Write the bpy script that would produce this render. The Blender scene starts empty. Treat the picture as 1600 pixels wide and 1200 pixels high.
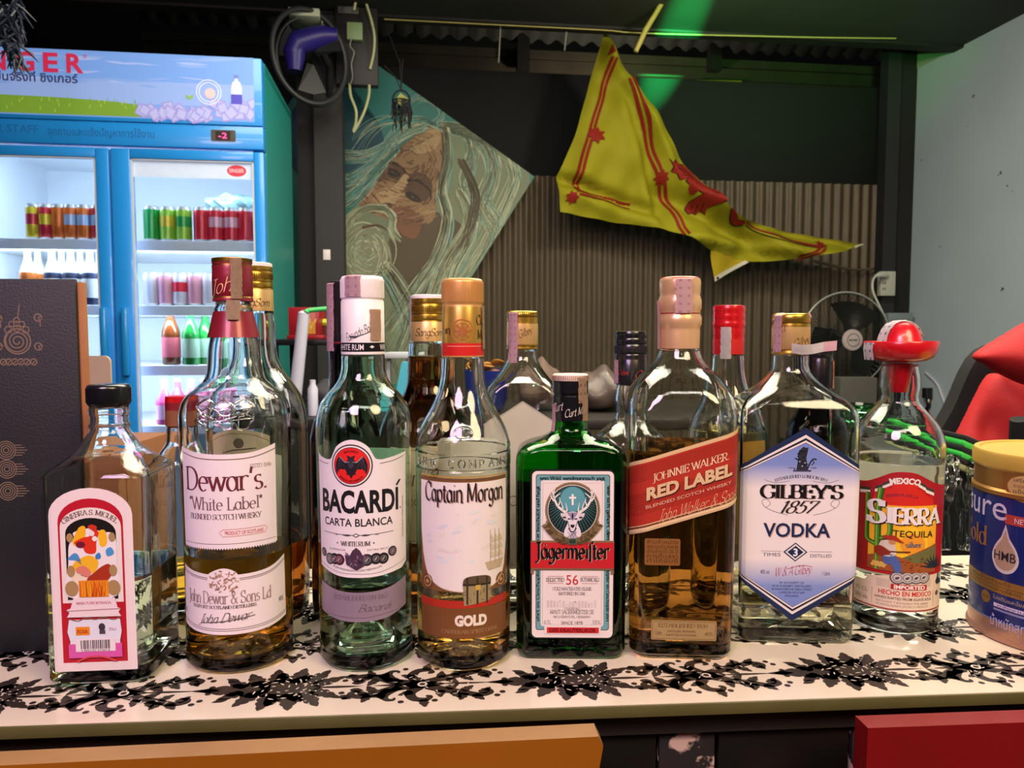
import bpy, bmesh, math, random
from mathutils import Vector, Matrix
from mathutils.geometry import tessellate_polygon
random.seed(7)
D = bpy.data
SC = bpy.context.scene
COL = SC.collection
R = math.radians

# ------------------------------------------------------------------ camera
F = 1200.0                       # focal length in pixels of a 1600 wide frame
CZ = 1.30                        # camera height
PITCH = math.atan(80 / F)
cd = D.cameras.new('camera'); cam = D.objects.new('camera', cd); COL.objects.link(cam)
cd.sensor_width = 36; cd.lens = 36 * F / 1600; cd.clip_start = 0.02
cam.location = (0, 0, CZ); cam.rotation_euler = (R(90) - PITCH, 0, 0)
cd.dof.use_dof = True; cd.dof.focus_distance = 0.60; cd.dof.aperture_fstop = 20
SC.camera = cam

# ------------------------------------------------------------------ world, exposure
w = D.worlds.new('night'); SC.world = w; w.use_nodes = True
w.node_tree.nodes['Background'].inputs[0].default_value = (0.55, 0.75, 0.70, 1)
w.node_tree.nodes['Background'].inputs[1].default_value = 0.045
SC.view_settings.view_transform = 'Standard'; SC.view_settings.look = 'None'
SC.view_settings.gamma = 1; SC.view_settings.use_curve_mapping = False
SC.view_settings.exposure = 0.42
cy = SC.cycles
cy.max_bounces = 20; cy.transmission_bounces = 20; cy.glossy_bounces = 6; cy.diffuse_bounces = 3
cy.transparent_max_bounces = 12; cy.use_denoising = True; cy.sample_clamp_indirect = 12.0
cy.blur_glossy = 0.3

def lamp(name, kind, loc, power, col, size=0.1, target=None, **kw):
    l = D.lights.new(name, kind); l.energy = power; l.color = col
    if kind == 'AREA':
        l.shape = kw.get('shape', 'DISK'); l.size = size
        if l.shape in ('RECTANGLE', 'ELLIPSE'): l.size_y = kw['size_y']
    elif kind == 'SPOT':
        l.shadow_soft_size = size; l.spot_size = kw['angle']; l.spot_blend = kw.get('blend', .5)
    else: l.shadow_soft_size = size
    o = D.objects.new(name, l); COL.objects.link(o); o.location = loc
    if target is not None:
        o.rotation_euler = (Vector(target) - Vector(loc)).to_track_quat('-Z', 'Y').to_euler()
    return o

# the bar's own lamps; added fills are marked at their lines
lamp('warm_bar_lamp', 'AREA', (0.95, -0.45, 2.35), 17, (1, .78, .48), .80, (0.3, .7, 1.1))
lamp('pink_bar_lamp', 'AREA', (-0.40, -0.45, 2.05), 10.5, (1, .62, .82), .60, (-.2, .6, 1.15))
lamp('white_bar_tube', 'AREA', (0.0, -0.6, 2.5), 6, (1, .93, .82), 1.4, (0, .6, 1.1), shape='RECTANGLE', size_y=.10)
lamp('added_back_fill', 'AREA', (0.25, 1.6, 2.62), 60, (1, .91, .72), 2.0, (0.25, 1.7, 0), shape='RECTANGLE', size_y=1.3)  # added fill to brighten the back and shine through the bottles
lamp('wall_lamp', 'POINT', (0.9, 2.5, 2.5), 30, (1, .90, .70), .08)
lamp('added_yard_fill', 'POINT', (0.6, 4.75, 2.55), 14, (1, .90, .70), .05)  # added fill, unseen, to bring out the roof sheet and purlins
gs = lamp('green_disco_spot', 'SPOT', (0.25, 0.0, 1.9), 9000, (.02, 1, .20), .012, (.83, 4.0, 2.78), angle=R(10), blend=1.0)
gs.rotation_euler.rotate_axis('Z', R(-24)); gs.scale = (.34, 1, 1)
lamp('green_disco_wash', 'SPOT', (0.7, 1.2, 1.9), 200, (.25, 1, .2), .05, (1.25, 3.3, 2.75), angle=R(40), blend=1.0)
for i, (x, y, z, c, p) in enumerate([(-.55, -.15, 1.75, (.25, .25, 1), 2.2), (.35, -.25, 2.0, (1, .9, .2), 1.5), (.12, -.35, 1.95, (.15, 1, .35), 1.8),
                                     (-.2, -.3, 2.1, (.9, .3, 1), 1.2), (.7, -.2, 1.8, (1, .55, .25), 1.5)]):
    lamp('disco_bulb', 'POINT', (x, y, z), p, c, .012)

# ------------------------------------------------------------------ pixel to place
CP, SP = math.cos(PITCH), math.sin(PITCH)
def ray(px, py):
    x = (px - 800) / F; y = (600 - py) / F
    return Vector((x, CP + y * SP, -SP + y * CP))
def P(px, py, Y):
    d = ray(px, py); return Vector((0, 0, CZ)) + d * (Y / d.y)
def G(px, py, z):
    d = ray(px, py); return Vector((0, 0, CZ)) + d * ((z - CZ) / d.z)
TH = R(7.5)
UX = Vector((math.cos(TH), math.sin(TH), 0)); UY = Vector((-math.sin(TH), math.cos(TH), 0))
def W(px, py, b):                       # point on the plane parallel to the back wall, b from the camera
    d = ray(px, py); return Vector((0, 0, CZ)) + d * (b / d.dot(UY))
def RM(a, b, z): return UX * a + UY * b + Vector((0, 0, z))
ZT = 1.048                              # top of the counter

# ------------------------------------------------------------------ materials
def lin(c):
    if isinstance(c, str):
        c = [int(c[i:i + 2], 16) / 255 for i in (0, 2, 4)]
        c = [v / 12.92 if v < .04045 else ((v + .055) / 1.055) ** 2.4 for v in c]
    return (c[0], c[1], c[2], 1)
MATS = {}
def mat(name, col, rough=.5, metal=0, var=.06, scale=40, bump=0, bscale=200, emit=0, coat=0, spec=.5, col2=None, ramp=None):
    if name in MATS: return MATS[name]
    m = D.materials.new(name); m.use_nodes = True; nt = m.node_tree; b = nt.nodes['Principled BSDF']
    MATS[name] = m; c = lin(col)
    b.inputs['Roughness'].default_value = rough; b.inputs['Metallic'].default_value = metal
    b.inputs['Coat Weight'].default_value = coat; b.inputs['Specular IOR Level'].default_value = spec
    tc = nt.nodes.new('ShaderNodeTexCoord'); n = nt.nodes.new('ShaderNodeTexNoise')
    n.inputs['Scale'].default_value = scale; n.inputs['Detail'].default_value = 3
    nt.links.new(tc.outputs['Object'], n.inputs['Vector'])
    mx = nt.nodes.new('ShaderNodeMix'); mx.data_type = 'RGBA'
    mx.inputs[6].default_value = c
    mx.inputs[7].default_value = lin(col2) if col2 else tuple(v * (1 - var * 3) for v in c[:3]) + (1,)
    if ramp:
        r = nt.nodes.new('ShaderNodeValToRGB'); r.color_ramp.elements[0].position = ramp[0]; r.color_ramp.elements[1].position = ramp[1]
        nt.links.new(n.outputs['Fac'], r.inputs[0]); nt.links.new(r.outputs[0], mx.inputs[0])
    else: nt.links.new(n.outputs['Fac'], mx.inputs[0])
    nt.links.new(mx.outputs[2], b.inputs['Base Color'])
    if bump:
        n2 = nt.nodes.new('ShaderNodeTexNoise'); n2.inputs['Scale'].default_value = bscale
        nt.links.new(tc.outputs['Object'], n2.inputs['Vector'])
        bp = nt.nodes.new('ShaderNodeBump'); bp.inputs['Strength'].default_value = bump; bp.inputs['Distance'].default_value = .002
        nt.links.new(n2.outputs['Fac'], bp.inputs['Height']); nt.links.new(bp.outputs[0], b.inputs['Normal'])
    if emit:
        nt.links.new(mx.outputs[2], b.inputs['Emission Color']); b.inputs['Emission Strength'].default_value = emit
    return m
def glass(name, col, ior=1.5, rough=0.0, bump=0.0, bscale=60):
    if name in MATS: return MATS[name]
    m = D.materials.new(name); m.use_nodes = True; nt = m.node_tree; b = nt.nodes['Principled BSDF']; MATS[name] = m
    b.inputs['Base Color'].default_value = lin(col); b.inputs['Transmission Weight'].default_value = 1
    b.inputs['IOR'].default_value = ior; b.inputs['Roughness'].default_value = rough
    if bump:
        tc = nt.nodes.new('ShaderNodeTexCoord'); n = nt.nodes.new('ShaderNodeTexNoise'); n.inputs['Scale'].default_value = bscale
        n.inputs['Detail'].default_value = 2
        nt.links.new(tc.outputs['Object'], n.inputs['Vector'])
        bp = nt.nodes.new('ShaderNodeBump'); bp.inputs['Strength'].default_value = bump; bp.inputs['Distance'].default_value = .002
        nt.links.new(n.outputs['Fac'], bp.inputs['Height']); nt.links.new(bp.outputs[0], b.inputs['Normal'])
    return m
def thin_glass(name, tint, refl=.08):       # a thin flat pane: straight through plus a faint mirror
    m = D.materials.new(name); m.use_nodes = True; nt = m.node_tree; nt.nodes.remove(nt.nodes['Principled BSDF'])
    t = nt.nodes.new('ShaderNodeBsdfTransparent'); t.inputs[0].default_value = lin(tint)
    g = nt.nodes.new('ShaderNodeBsdfGlossy'); g.inputs['Roughness'].default_value = .02
    fr = nt.nodes.new('ShaderNodeFresnel'); fr.inputs[0].default_value = 1.45
    mx = nt.nodes.new('ShaderNodeMixShader'); nt.links.new(fr.outputs[0], mx.inputs[0]); nt.links.new(t.outputs[0], mx.inputs[1]); nt.links.new(g.outputs[0], mx.inputs[2])
    nt.links.new(mx.outputs[0], nt.nodes['Material Output'].inputs[0]); MATS[name] = m
    return m
def ink(h, rough=.45): return mat('print_' + h, h, rough, var=.02, scale=300)

# ------------------------------------------------------------------ objects
def tag(o, label=None, cat=None, group=None, kind=None):
    if label: o['label'] = label
    if cat: o['category'] = cat
    if group: o['group'] = group
    if kind: o['kind'] = kind
    return o
def empty(name, loc, rz=0):
    o = D.objects.new(name, None); COL.objects.link(o); o.location = loc; o.rotation_euler = (0, 0, rz); o.empty_display_size = .02
    return o
def link(name, bm, mats, parent=None, smooth=35, loc=None, rz=None, nrm=True):
    if nrm: bmesh.ops.recalc_face_normals(bm, faces=bm.faces)
    me = D.meshes.new(name); bm.to_mesh(me); bm.free()
    for m in (mats if isinstance(mats, (list, tuple)) else [mats]): me.materials.append(m)
    if smooth:
        me.shade_smooth(); me.set_sharp_from_angle(angle=R(smooth))
    o = D.objects.new(name, me); COL.objects.link(o)
    if parent: o.parent = parent
    if loc is not None: o.location = loc
    if rz is not None: o.rotation_euler = (0, 0, rz)
    return o
def box(bm, x0, x1, y0, y1, z0, z1, mi=0, bev=0, M=None):
    vs = [bm.verts.new((x, y, z)) for z in (z0, z1) for y in (y0, y1) for x in (x0, x1)]
    fs = [bm.faces.new([vs[i] for i in f]) for f in ((0, 2, 3, 1), (4, 5, 7, 6), (0, 1, 5, 4), (1, 3, 7, 5), (3, 2, 6, 7), (2, 0, 4, 6))]
    for f in fs: f.material_index = mi
    if bev:
        es = list({e for f in fs for e in f.edges})
        r = bmesh.ops.bevel(bm, geom=es, offset=bev, segments=2, profile=.5, affect='EDGES')
        for f in r['faces']: f.material_index = mi
        if M:
            vv = list({v for f in r['faces'] for v in f.verts} | {v for v in vs if v.is_valid})
            bmesh.ops.transform(bm, matrix=M, verts=vv)
    elif M: bmesh.ops.transform(bm, matrix=M, verts=vs)
def lathe(bm, prof, segs=48, M=None, cap0=True, cap1=True, mis=None):
    rings = []; new = []
    for (r, z) in prof:
        ring = [bm.verts.new((r * math.sin(2 * math.pi * i / segs), -r * math.cos(2 * math.pi * i / segs), z)) for i in range(segs)]
        rings.append(ring); new += ring
    for k in range(len(rings) - 1):
        for i in range(segs):
            f = bm.faces.new((rings[k][i], rings[k][(i + 1) % segs], rings[k + 1][(i + 1) % segs], rings[k + 1][i]))
            f.material_index = mis[k] if mis else 0
    if cap0: f = bm.faces.new(rings[0][::-1]); f.material_index = mis[0] if mis else 0
    if cap1: f = bm.faces.new(rings[-1]); f.material_index = mis[-1] if mis else 0
    if M: bmesh.ops.transform(bm, matrix=M, verts=new)
def tube(bm, pts, r, segs=8, mi=0, closed=False):
    pts = [Vector(p) for p in pts]; n = len(pts); rings = []
    up = None
    for i, p in enumerate(pts):
        a = pts[(i - 1) % n] if (closed or i) else p; b = pts[(i + 1) % n] if (closed or i < n - 1) else p
        t = (b - a).normalized()
        if up is None:
            up = t.orthogonal().normalized()
        up = (up - t * up.dot(t)); up = up.normalized() if up.length > 1e-6 else t.orthogonal().normalized()
        s = t.cross(up); rr = r[i] if isinstance(r, (list, tuple)) else r
        rings.append([bm.verts.new(p + (up * math.cos(2 * math.pi * k / segs) + s * math.sin(2 * math.pi * k / segs)) * rr) for k in range(segs)])
    for i in range(n if closed else n - 1):
        for k in range(segs):
            f = bm.faces.new((rings[i][k], rings[i][(k + 1) % segs], rings[(i + 1) % n][(k + 1) % segs], rings[(i + 1) % n][k])); f.material_index = mi
    if not closed:
        bm.faces.new(rings[0][::-1]).material_index = mi; bm.faces.new(rings[-1]).material_index = mi
def spline(pts, n=8, closed=False):
    pts = [Vector(p) for p in pts]; out = []; N = len(pts)
    for i in range(N if closed else N - 1):
        if closed: p0, p1, p2, p3 = (pts[(i + k - 1) % N] for k in range(4))
        else: p0, p1, p2, p3 = pts[max(i - 1, 0)], pts[i], pts[i + 1], pts[min(i + 2, N - 1)]
        for k in range(n):
            t = k / n
            out.append(.5 * ((2 * p1) + (p2 - p0) * t + (2 * p0 - 5 * p1 + 4 * p2 - p3) * t * t + (3 * p1 - p0 - 3 * p2 + p3) * t ** 3))
    if not closed: out.append(pts[-1])
    return out
def setting(name, bm, m, **k): return tag(link(name, bm, m, **k), kind='structure')
# ------------------------------------------------------------------ flat artwork (labels, prints): polygons in a plane, then laid on a surface
GL = {
'A': ".8|.02,0 .4,1 .78,0|!.15,.34 .65,.34", 'B': ".68|.1,0 .1,1|!.1,1 @.35,.76,.23,.24,90,-90 .1,.52|!.1,.52 @.37,.26,.27,.26,90,-90 .1,0",
'C': ".78|!@.44,.5,.4,.5,45,315|!.72,.72 .72,1", 'D': ".8|.1,0 .1,1|!.1,1 @.33,.5,.42,.5,90,-90 .1,0", 'E': ".64|.1,0 .1,1|!.1,1 .58,1 .58,.8|!.1,.52 .45,.52|!.45,.64 .45,.4|!.1,0 .6,0 .6,.22",
'F': ".6|.1,0 .1,1|!.1,1 .56,1 .56,.8|!.1,.52 .42,.52", 'G': ".82|!@.44,.5,.4,.5,45,318|!.74,.1 .74,.42|!.54,.43 .86,.43|!.72,.72 .72,1", 'H': ".82|.12,0 .12,1|.7,0 .7,1|!.12,.52 .7,.52",
'I': ".3|.15,0 .15,1", 'J': ".45|!.28,1 .28,.1 @.1,.0,.18,.22,0,-120|!.1,1 .45,1", 'K': ".76|.12,0 .12,1|!.12,.4 .62,.98|!.5,1 .74,1|.3,.58 .68,0", 'L': ".6|.12,0 .12,1|!.12,0 .56,0 .56,.24",
'M': ".98|.1,0 .14,1|!.14,1 .48,.08 .82,1|.82,1 .86,0", 'N': ".84|.12,0 .12,1|!.12,1 .7,0|!.7,1 .7,0|!.58,1 .82,1", 'O': ".86|!@.43,.5,.4,.5,90,450", 'P': ".64|.1,0 .1,1|!.1,1 @.34,.74,.25,.26,90,-90 .1,.48",
'Q': ".86|!@.43,.5,.4,.5,90,450|!.45,.2 .8,-.12", 'R': ".72|.1,0 .1,1|!.1,1 @.34,.74,.25,.26,90,-90 .1,.48|!.3,.48 .58,.06 .72,0", 'S': ".64|!@.31,.75,.24,.25,35,270 @.31,.25,.27,.25,90,-150|!.52,.74 .52,1|!.06,.28 .06,0",
'T': ".72|.36,0 .36,1|!.04,.8 .04,1 .68,1 .68,.8", 'U': ".8|!.12,1 .12,.35 @.39,.3,.27,.3,180,360 .66,1|!0,1 .25,1|!.55,1 .78,1", 'V': ".78|.02,1 .4,0 .76,1", 'W': "1.1|.02,1 .32,0 .55,1 .8,0 1.06,1",
'X': ".76|.04,0 .7,1|.04,1 .72,0", 'Y': ".76|.02,1 .38,.46 .74,1|.38,.46 .38,0", 'Z': ".64|!.06,.8 .06,1 .58,1 .04,0 .6,0 .6,.2", '&': ".85|!.78,0 .2,.74 @.36,.8,.16,.2,180,0 .1,.3 @.32,.22,.24,.22,160,340 .74,.48",
"'": ".22|!.13,1 .08,.72", '.': ".2|!.1,.0 .1,.08", ',': ".2|!.12,.06 .06,-.15", '-': ".4|!.05,.35 .35,.35", ' ': ".32", '"': ".3|!.08,1 .06,.75|!.2,1 .18,.75",
'1': ".4|.22,0 .22,1|!.22,1 .05,.84", '8': ".6|!@.3,.76,.2,.24,-90,270|!@.3,.26,.25,.27,90,450", '5': ".56|!.5,1 .16,1 .1,.56 @.26,.32,.26,.32,120,-140", '7': ".56|!.06,.8 .06,1 .54,1 .2,0", '0': ".6|!@.3,.5,.25,.5,90,450",
'3': ".56|!@.26,.76,.2,.24,150,-90 @.26,.26,.24,.26,90,-150", '2': ".56|!@.26,.74,.22,.26,160,-30 .06,0 .52,0", '4': ".6|.42,0 .42,1|!.42,1 .04,.3 .56,.3", '6': ".58|!@.5,.5,.42,.5,100,180 @.3,.3,.23,.3,180,540", '9': ".58|!@.28,.7,.22,.3,0,360 @.1,.5,.4,.5,20,-70",
'a': ".58|!@.27,.31,.21,.31,90,450|!.48,.62 .48,.06 .56,0", 'b': ".6|.1,1 .1,0|!@.32,.31,.22,.31,180,540", 'c': ".52|!@.3,.31,.24,.31,50,310", 'd': ".6|!@.28,.31,.22,.31,0,360|.5,1 .5,0", 'e': ".56|!.06,.34 .5,.34 @.28,.31,.22,.31,5,310",
'f': ".36|.15,0 .15,.75 @.3,.78,.15,.22,180,60|!.02,.62 .32,.62", 'g': ".58|!@.28,.32,.21,.29,90,450|!.49,.62 .49,-.1 @.28,-.1,.21,.2,0,-150", 'h': ".62|.1,1 .1,0|!@.3,.4,.2,.23,180,0 .5,0|!.42,0 .6,0", 'i': ".28|.14,0 .14,.62|!.12,.84 .18,.92",
'j': ".3|!.16,.62 .16,-.1 @.0,-.1,.16,.2,0,-120|!.14,.84 .18,.92", 'k': ".58|.1,0 .1,1|!.1,.26 .46,.62|!.22,.38 .56,0", 'l': ".28|.14,0 .14,1", 'm': ".9|.1,.63 .1,0|!@.27,.4,.17,.22,180,0 .44,0|!@.61,.4,.17,.22,180,0 .78,0|!.7,0 .88,0", 'n': ".62|.1,.63 .1,0|!@.3,.4,.2,.23,180,0 .5,0|!.42,0 .6,0",
'o': ".58|!@.29,.31,.23,.31,90,450", 'p': ".6|.1,.63 .1,-.32|!@.32,.31,.22,.31,180,540", 'q': ".6|!@.28,.31,.22,.31,0,360|.5,.62 .5,-.3", 'r': ".44|.1,.63 .1,0|!.1,.36 @.3,.38,.2,.25,180,50", 's': ".46|!@.23,.47,.16,.15,40,270 @.23,.16,.17,.16,90,-150",
't': ".36|!.16,.86 .16,.12 @.28,.12,.12,.12,180,310|!.02,.62 .32,.62", 'u': ".62|!.1,.62 .1,.22 @.29,.22,.19,.22,180,360 .48,.62|!.48,.62 .48,.06 .58,0", 'v': ".54|.02,.62 .27,0 .52,.62", 'w': ".8|.02,.62 .22,0 .4,.62 .58,0 .78,.62", 'x': ".54|.04,0 .5,.62|.04,.62 .5,0",
'y': ".56|!.04,.62 .3,.04|!.54,.62 .26,-.2 .08,-.3", 'z': ".5|!.05,.62 .46,.62 .04,0 .48,0", 'ſ': ".3|.12,-.2 .12,.75 @.27,.78,.15,.22,180,50", 'ä': ".58|!@.27,.31,.21,.31,90,450|!.48,.62 .48,.06 .56,0|!.16,.84 .2,.9|!.36,.84 .4,.9",
}
def arcpts(cx, cy, rx, ry, a0, a1, n):
    n = max(2, int(n * abs(a1 - a0) / 90)); return [(cx + rx * math.cos(R(a0 + (a1 - a0) * i / n)), cy + ry * math.sin(R(a0 + (a1 - a0) * i / n))) for i in range(n + 1)]
def circ(cx, cy, rx, ry=None, n=40, a0=0, a1=360):
    ry = rx if ry is None else ry
    m = n if abs(a1 - a0) >= 360 else n + 1
    return [(cx + rx * math.cos(R(a0 + (a1 - a0) * i / n)), cy + ry * math.sin(R(a0 + (a1 - a0) * i / n))) for i in range(m)]
def rrect(x0, y0, x1, y1, r, n=6):
    o = []
    for cx, cy, a in ((x1 - r, y0 + r, -90), (x1 - r, y1 - r, 0), (x0 + r, y1 - r, 90), (x0 + r, y0 + r, 180)):
        o += [(cx + r * math.cos(R(a + 90 * i / n)), cy + r * math.sin(R(a + 90 * i / n))) for i in range(n + 1)]
    return o
def sp2(pts, n=6, closed=False): return [(p.x, p.y) for p in spline([(a, b, 0) for a, b in pts], n, closed)]
def earclip(P_):
    n = len(P_); idx = list(range(n)); out = []
    ar = sum(P_[i][0] * P_[(i + 1) % n][1] - P_[(i + 1) % n][0] * P_[i][1] for i in range(n))
    if ar < 0: idx.reverse()
    cr = lambda a, b, c: (b[0] - a[0]) * (c[1] - a[1]) - (b[1] - a[1]) * (c[0] - a[0])
    guard = 0
    while len(idx) > 3 and guard < 4 * n * n:
        m = len(idx); done = False
        for k in range(m):
            i, j, l = idx[k - 1], idx[k], idx[(k + 1) % m]; a, b, c = P_[i], P_[j], P_[l]
            if cr(a, b, c) <= 1e-14: continue
            if any(q not in (i, j, l) and cr(a, b, P_[q]) >= 0 and cr(b, c, P_[q]) >= 0 and cr(c, a, P_[q]) >= 0 for q in idx): continue
            out.append((i, j, l)); idx.pop(k); done = True; break
        guard += m
        if not done:                      # collinear or touching points: drop the flattest corner
            k = min(range(m), key=lambda k: abs(cr(P_[idx[k - 1]], P_[idx[k]], P_[idx[(k + 1) % m]])))
            if abs(cr(P_[idx[k - 1]], P_[idx[k]], P_[idx[(k + 1) % m]])) > 1e-12: out.append((idx[k - 1], idx[k], idx[(k + 1) % m]))
            idx.pop(k)
    if len(idx) == 3: out.append(tuple(idx))
    return out
_fontcache = {}
def font_mesh(s, bold):
    k = (s, bold)
    if k not in _fontcache:
        cu = D.curves.new('t', 'FONT'); cu.body = s; cu.offset = bold; cu.resolution_u = 3; cu.align_x = 'LEFT'
        o = D.objects.new('t', cu); me = o.to_mesh()
        V = [(v.co.x, v.co.y) for v in me.vertices]; Fc = [tuple(p.vertices) for p in me.polygons]
        o.to_mesh_clear(); D.objects.remove(o); D.curves.remove(cu)
        _fontcache[k] = (V, Fc)
    return _fontcache[k]
class Art:
    """Polygons in (u,v), v downwards as in the photograph; layers stack outwards."""
    def __init__(s, sc=1.0, cx=0, cy=0): s.f = []; s.mats = []; s.sc = sc; s.cx = cx; s.cy = cy
    def mi(s, m):
        m = ink(m) if isinstance(m, str) else m
        if m not in s.mats: s.mats.append(m)
        return s.mats.index(m)
    def tri(s, V, Fc, m, l): s.f.append((V, Fc, s.mi(m), l))
    def poly(s, pts, m, l=0, holes=()):
        q = [p for i, p in enumerate(pts) if math.hypot(p[0] - pts[i - 1][0], p[1] - pts[i - 1][1]) > 1e-7]
        s.tri(q, earclip(q), m, l)
    def rect(s, x0, y0, x1, y1, m, l=0): s.poly([(x0, y0), (x1, y0), (x1, y1), (x0, y1)], m, l)
    def disc(s, x, y, r, m, l=0, ry=None, n=40): s.poly(circ(x, y, r, ry, n), m, l)
    def ring(s, x, y, r0, r1, m, l=0, k=1.0, n=48): s.stroke(circ(x, y, (r0 + r1) / 2, (r0 + r1) / 2 * k, n) , r1 - r0, m, l, closed=True)
    def stroke(s, pts, wd, m, l=0, closed=False, w1=None):
        n = len(pts)
        if n < 2: return
        L = []; Rr = []
        for i in range(n):
            a = pts[(i - 1) % n] if closed or i else pts[i]; b = pts[(i + 1) % n] if closed or i < n - 1 else pts[i]
            dx, dy = b[0] - a[0], b[1] - a[1]; q = math.hypot(dx, dy) or 1
            ww = (wd if w1 is None else wd + (w1 - wd) * i / (n - 1)) / 2
            L.append((pts[i][0] - dy / q * ww, pts[i][1] + dx / q * ww)); Rr.append((pts[i][0] + dy / q * ww, pts[i][1] - dx / q * ww))
        V = L + Rr; s.tri(V, [(i, (i + 1) % n, n + (i + 1) % n, n + i) for i in range(n if closed else n - 1)], m, l)
    def leaf(s, x, y, ang, ln, wd, m, l=0):
        ca, sa = math.cos(ang), math.sin(ang); q = []
        for t, h in ((0, .15), (.2, .8), (.45, 1), (.75, .6), (1, 0), (.75, -.6), (.45, -1), (.2, -.8), (0, -.15)):
            q.append((x + ca * t * ln - sa * h * wd / 2, y + sa * t * ln + ca * h * wd / 2))
        s.poly(q, m, l)
    def text(s, st, x, y, h, m, l=1, width=None, font='sans', bold=0.0, wt=.16, thin=.04, nib=12, slant=0, sx=1.0, align='c', arc=None, rot=0, serif=.1, seg=5, track=0, fn=None):
        """baseline at y, capital height h, centred on x"""
        if font == 'sans':
            V, Fc = font_mesh(st, bold)
            if not V: return
            V = [(a / .73, b / .73) for a, b in V]; parts = [(V, Fc)]
        else:
            parts = []; X = 0
            for ch in st:
                g = GL.get(ch)
                if g is None: X += .4; continue
                g = g.split('|'); adv = float(g[0])
                for path in g[1:]:
                    ns = path[0] == '!'; toks = path.lstrip('!').split(); pts = []
                    kinds = []
                    for t in toks:
                        if t[0] == '@':
                            q = arcpts(*[float(v) for v in t[1:].split(',')], seg); pts += q; kinds.append('a')
                        else: pts.append(tuple(float(v) for v in t.split(','))); kinds.append('p')
                    q = [pts[0]]
                    for p in pts[1:]:
                        if math.hypot(p[0] - q[-1][0], p[1] - q[-1][1]) > 1e-4: q.append(p)
                    pts = [(X + a, b) for a, b in q]
                    if len(pts) < 2: continue
                    run = [pts[0]]; runs = []
                    for i in range(1, len(pts)):
                        run.append(pts[i])
                        if i < len(pts) - 1:
                            a1 = math.atan2(pts[i][1] - pts[i - 1][1], pts[i][0] - pts[i - 1][0]); a2 = math.atan2(pts[i + 1][1] - pts[i][1], pts[i + 1][0] - pts[i][0])
                            if abs((a2 - a1 + math.pi) % (2 * math.pi) - math.pi) > R(50): runs.append(run); run = [pts[i]]
                    runs.append(run)
                    for rn in runs:
                        n = len(rn); V = []; W2 = []
                        for i in range(n):
                            a = rn[max(i - 1, 0)]; b = rn[min(i + 1, n - 1)]; th = math.atan2(b[1] - a[1], b[0] - a[0])
                            ww = max(thin, wt * abs(math.sin(th - R(nib)))) / 2
                            V.append((rn[i][0] - math.sin(th) * ww, rn[i][1] + math.cos(th) * ww)); W2.append((rn[i][0] + math.sin(th) * ww, rn[i][1] - math.cos(th) * ww))
                        parts.append((V + W2, [(i, i + 1, n + i + 1, n + i) for i in range(n - 1)]))
                    if not ns and serif:
                        for (e, e2, kd) in ((pts[0], pts[1], kinds[0]), (pts[-1], pts[-2], kinds[-1])):
                            if kd == 'p' and abs(e[1] - e2[1]) > .3 * math.hypot(e[0] - e2[0], e[1] - e2[1]):
                                q = wt / 2 + serif; up = 1 if e2[1] > e[1] else -1; tk = max(thin, .05)
                                parts.append(([(e[0] - q, e[1]), (e[0] + q, e[1]), (e[0] + q, e[1] + up * tk), (e[0] - q, e[1] + up * tk)], [(0, 1, 2, 3)]))
                X += adv + track
        xs = [a + slant * b for V, _ in parts for a, b in V]
        if not xs: return
        x0, x1 = min(xs), max(xs); kx = h * sx
        if width: kx = width / (x1 - x0)
        off = {'c': (x0 + x1) / 2, 'l': x0, 'r': x1}[align]
        cr, sr = math.cos(R(rot)), math.sin(R(rot))
        for V, Fc in parts:
            Q = []
            for a, b in V:
                a = (a + slant * b - off) * kx; b = b * h
                if arc:                       # arc>0: letters along the top of a circle of that radius; <0: along the bottom
                    rr = abs(arc); an = a / rr
                    if arc > 0: px, py = math.sin(an) * (rr + b), rr - math.cos(an) * (rr + b)
                    else: px, py = math.sin(an) * (rr - b), -rr + math.cos(an) * (rr - b)
                    a, b = px, -py
                u, v = a * cr + b * sr, -b * cr + a * sr
                if fn: u, v = fn(u, v)
                Q.append((x + u, y + v))
            s.tri(Q, Fc, m, l)
    def bm(s, dz=.00012, base=.0001):
        bm = bmesh.new()
        for V, Fc, mi, l in s.f:
            vs = [bm.verts.new((a, b, base + l * dz)) for a, b in V]
            for f in Fc:
                if len(set(f)) < 3: continue
                try: bm.faces.new([vs[i] for i in f]).material_index = mi
                except ValueError: pass
        return bm
def cut(bm, axis, lo, hi, step):
    x = math.ceil(lo / step) * step
    while x < hi:
        no = [0, 0, 0]; no[axis] = 1; co = [0, 0, 0]; co[axis] = x
        bmesh.ops.bisect_plane(bm, geom=bm.verts[:] + bm.edges[:] + bm.faces[:], plane_co=co, plane_no=no, dist=1e-7)
        x += step
def sect(u, a, b, c, off):
    """point at arc length u round a rounded rectangle, u=0 in the middle of the front"""
    sg = 1 if u >= 0 else -1; u = abs(u); fl = a - c; al = c * math.pi / 2
    if u <= fl: x, y, nx, ny = u, -b, 0, -1
    elif u <= fl + al:
        t = (u - fl) / c; nx, ny = math.sin(t), -math.cos(t); x, y = fl + c * nx, -(b - c) + c * ny
    elif u <= fl + al + 2 * (b - c): x, y, nx, ny = a, -(b - c) + (u - fl - al), 1, 0
    else:
        t = (u - fl - al - 2 * (b - c)) / c if c else 0; nx, ny = math.cos(t), math.sin(t); x, y = fl + c * nx, (b - c) + c * ny
    return sg * (x + nx * off), y + ny * off
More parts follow.
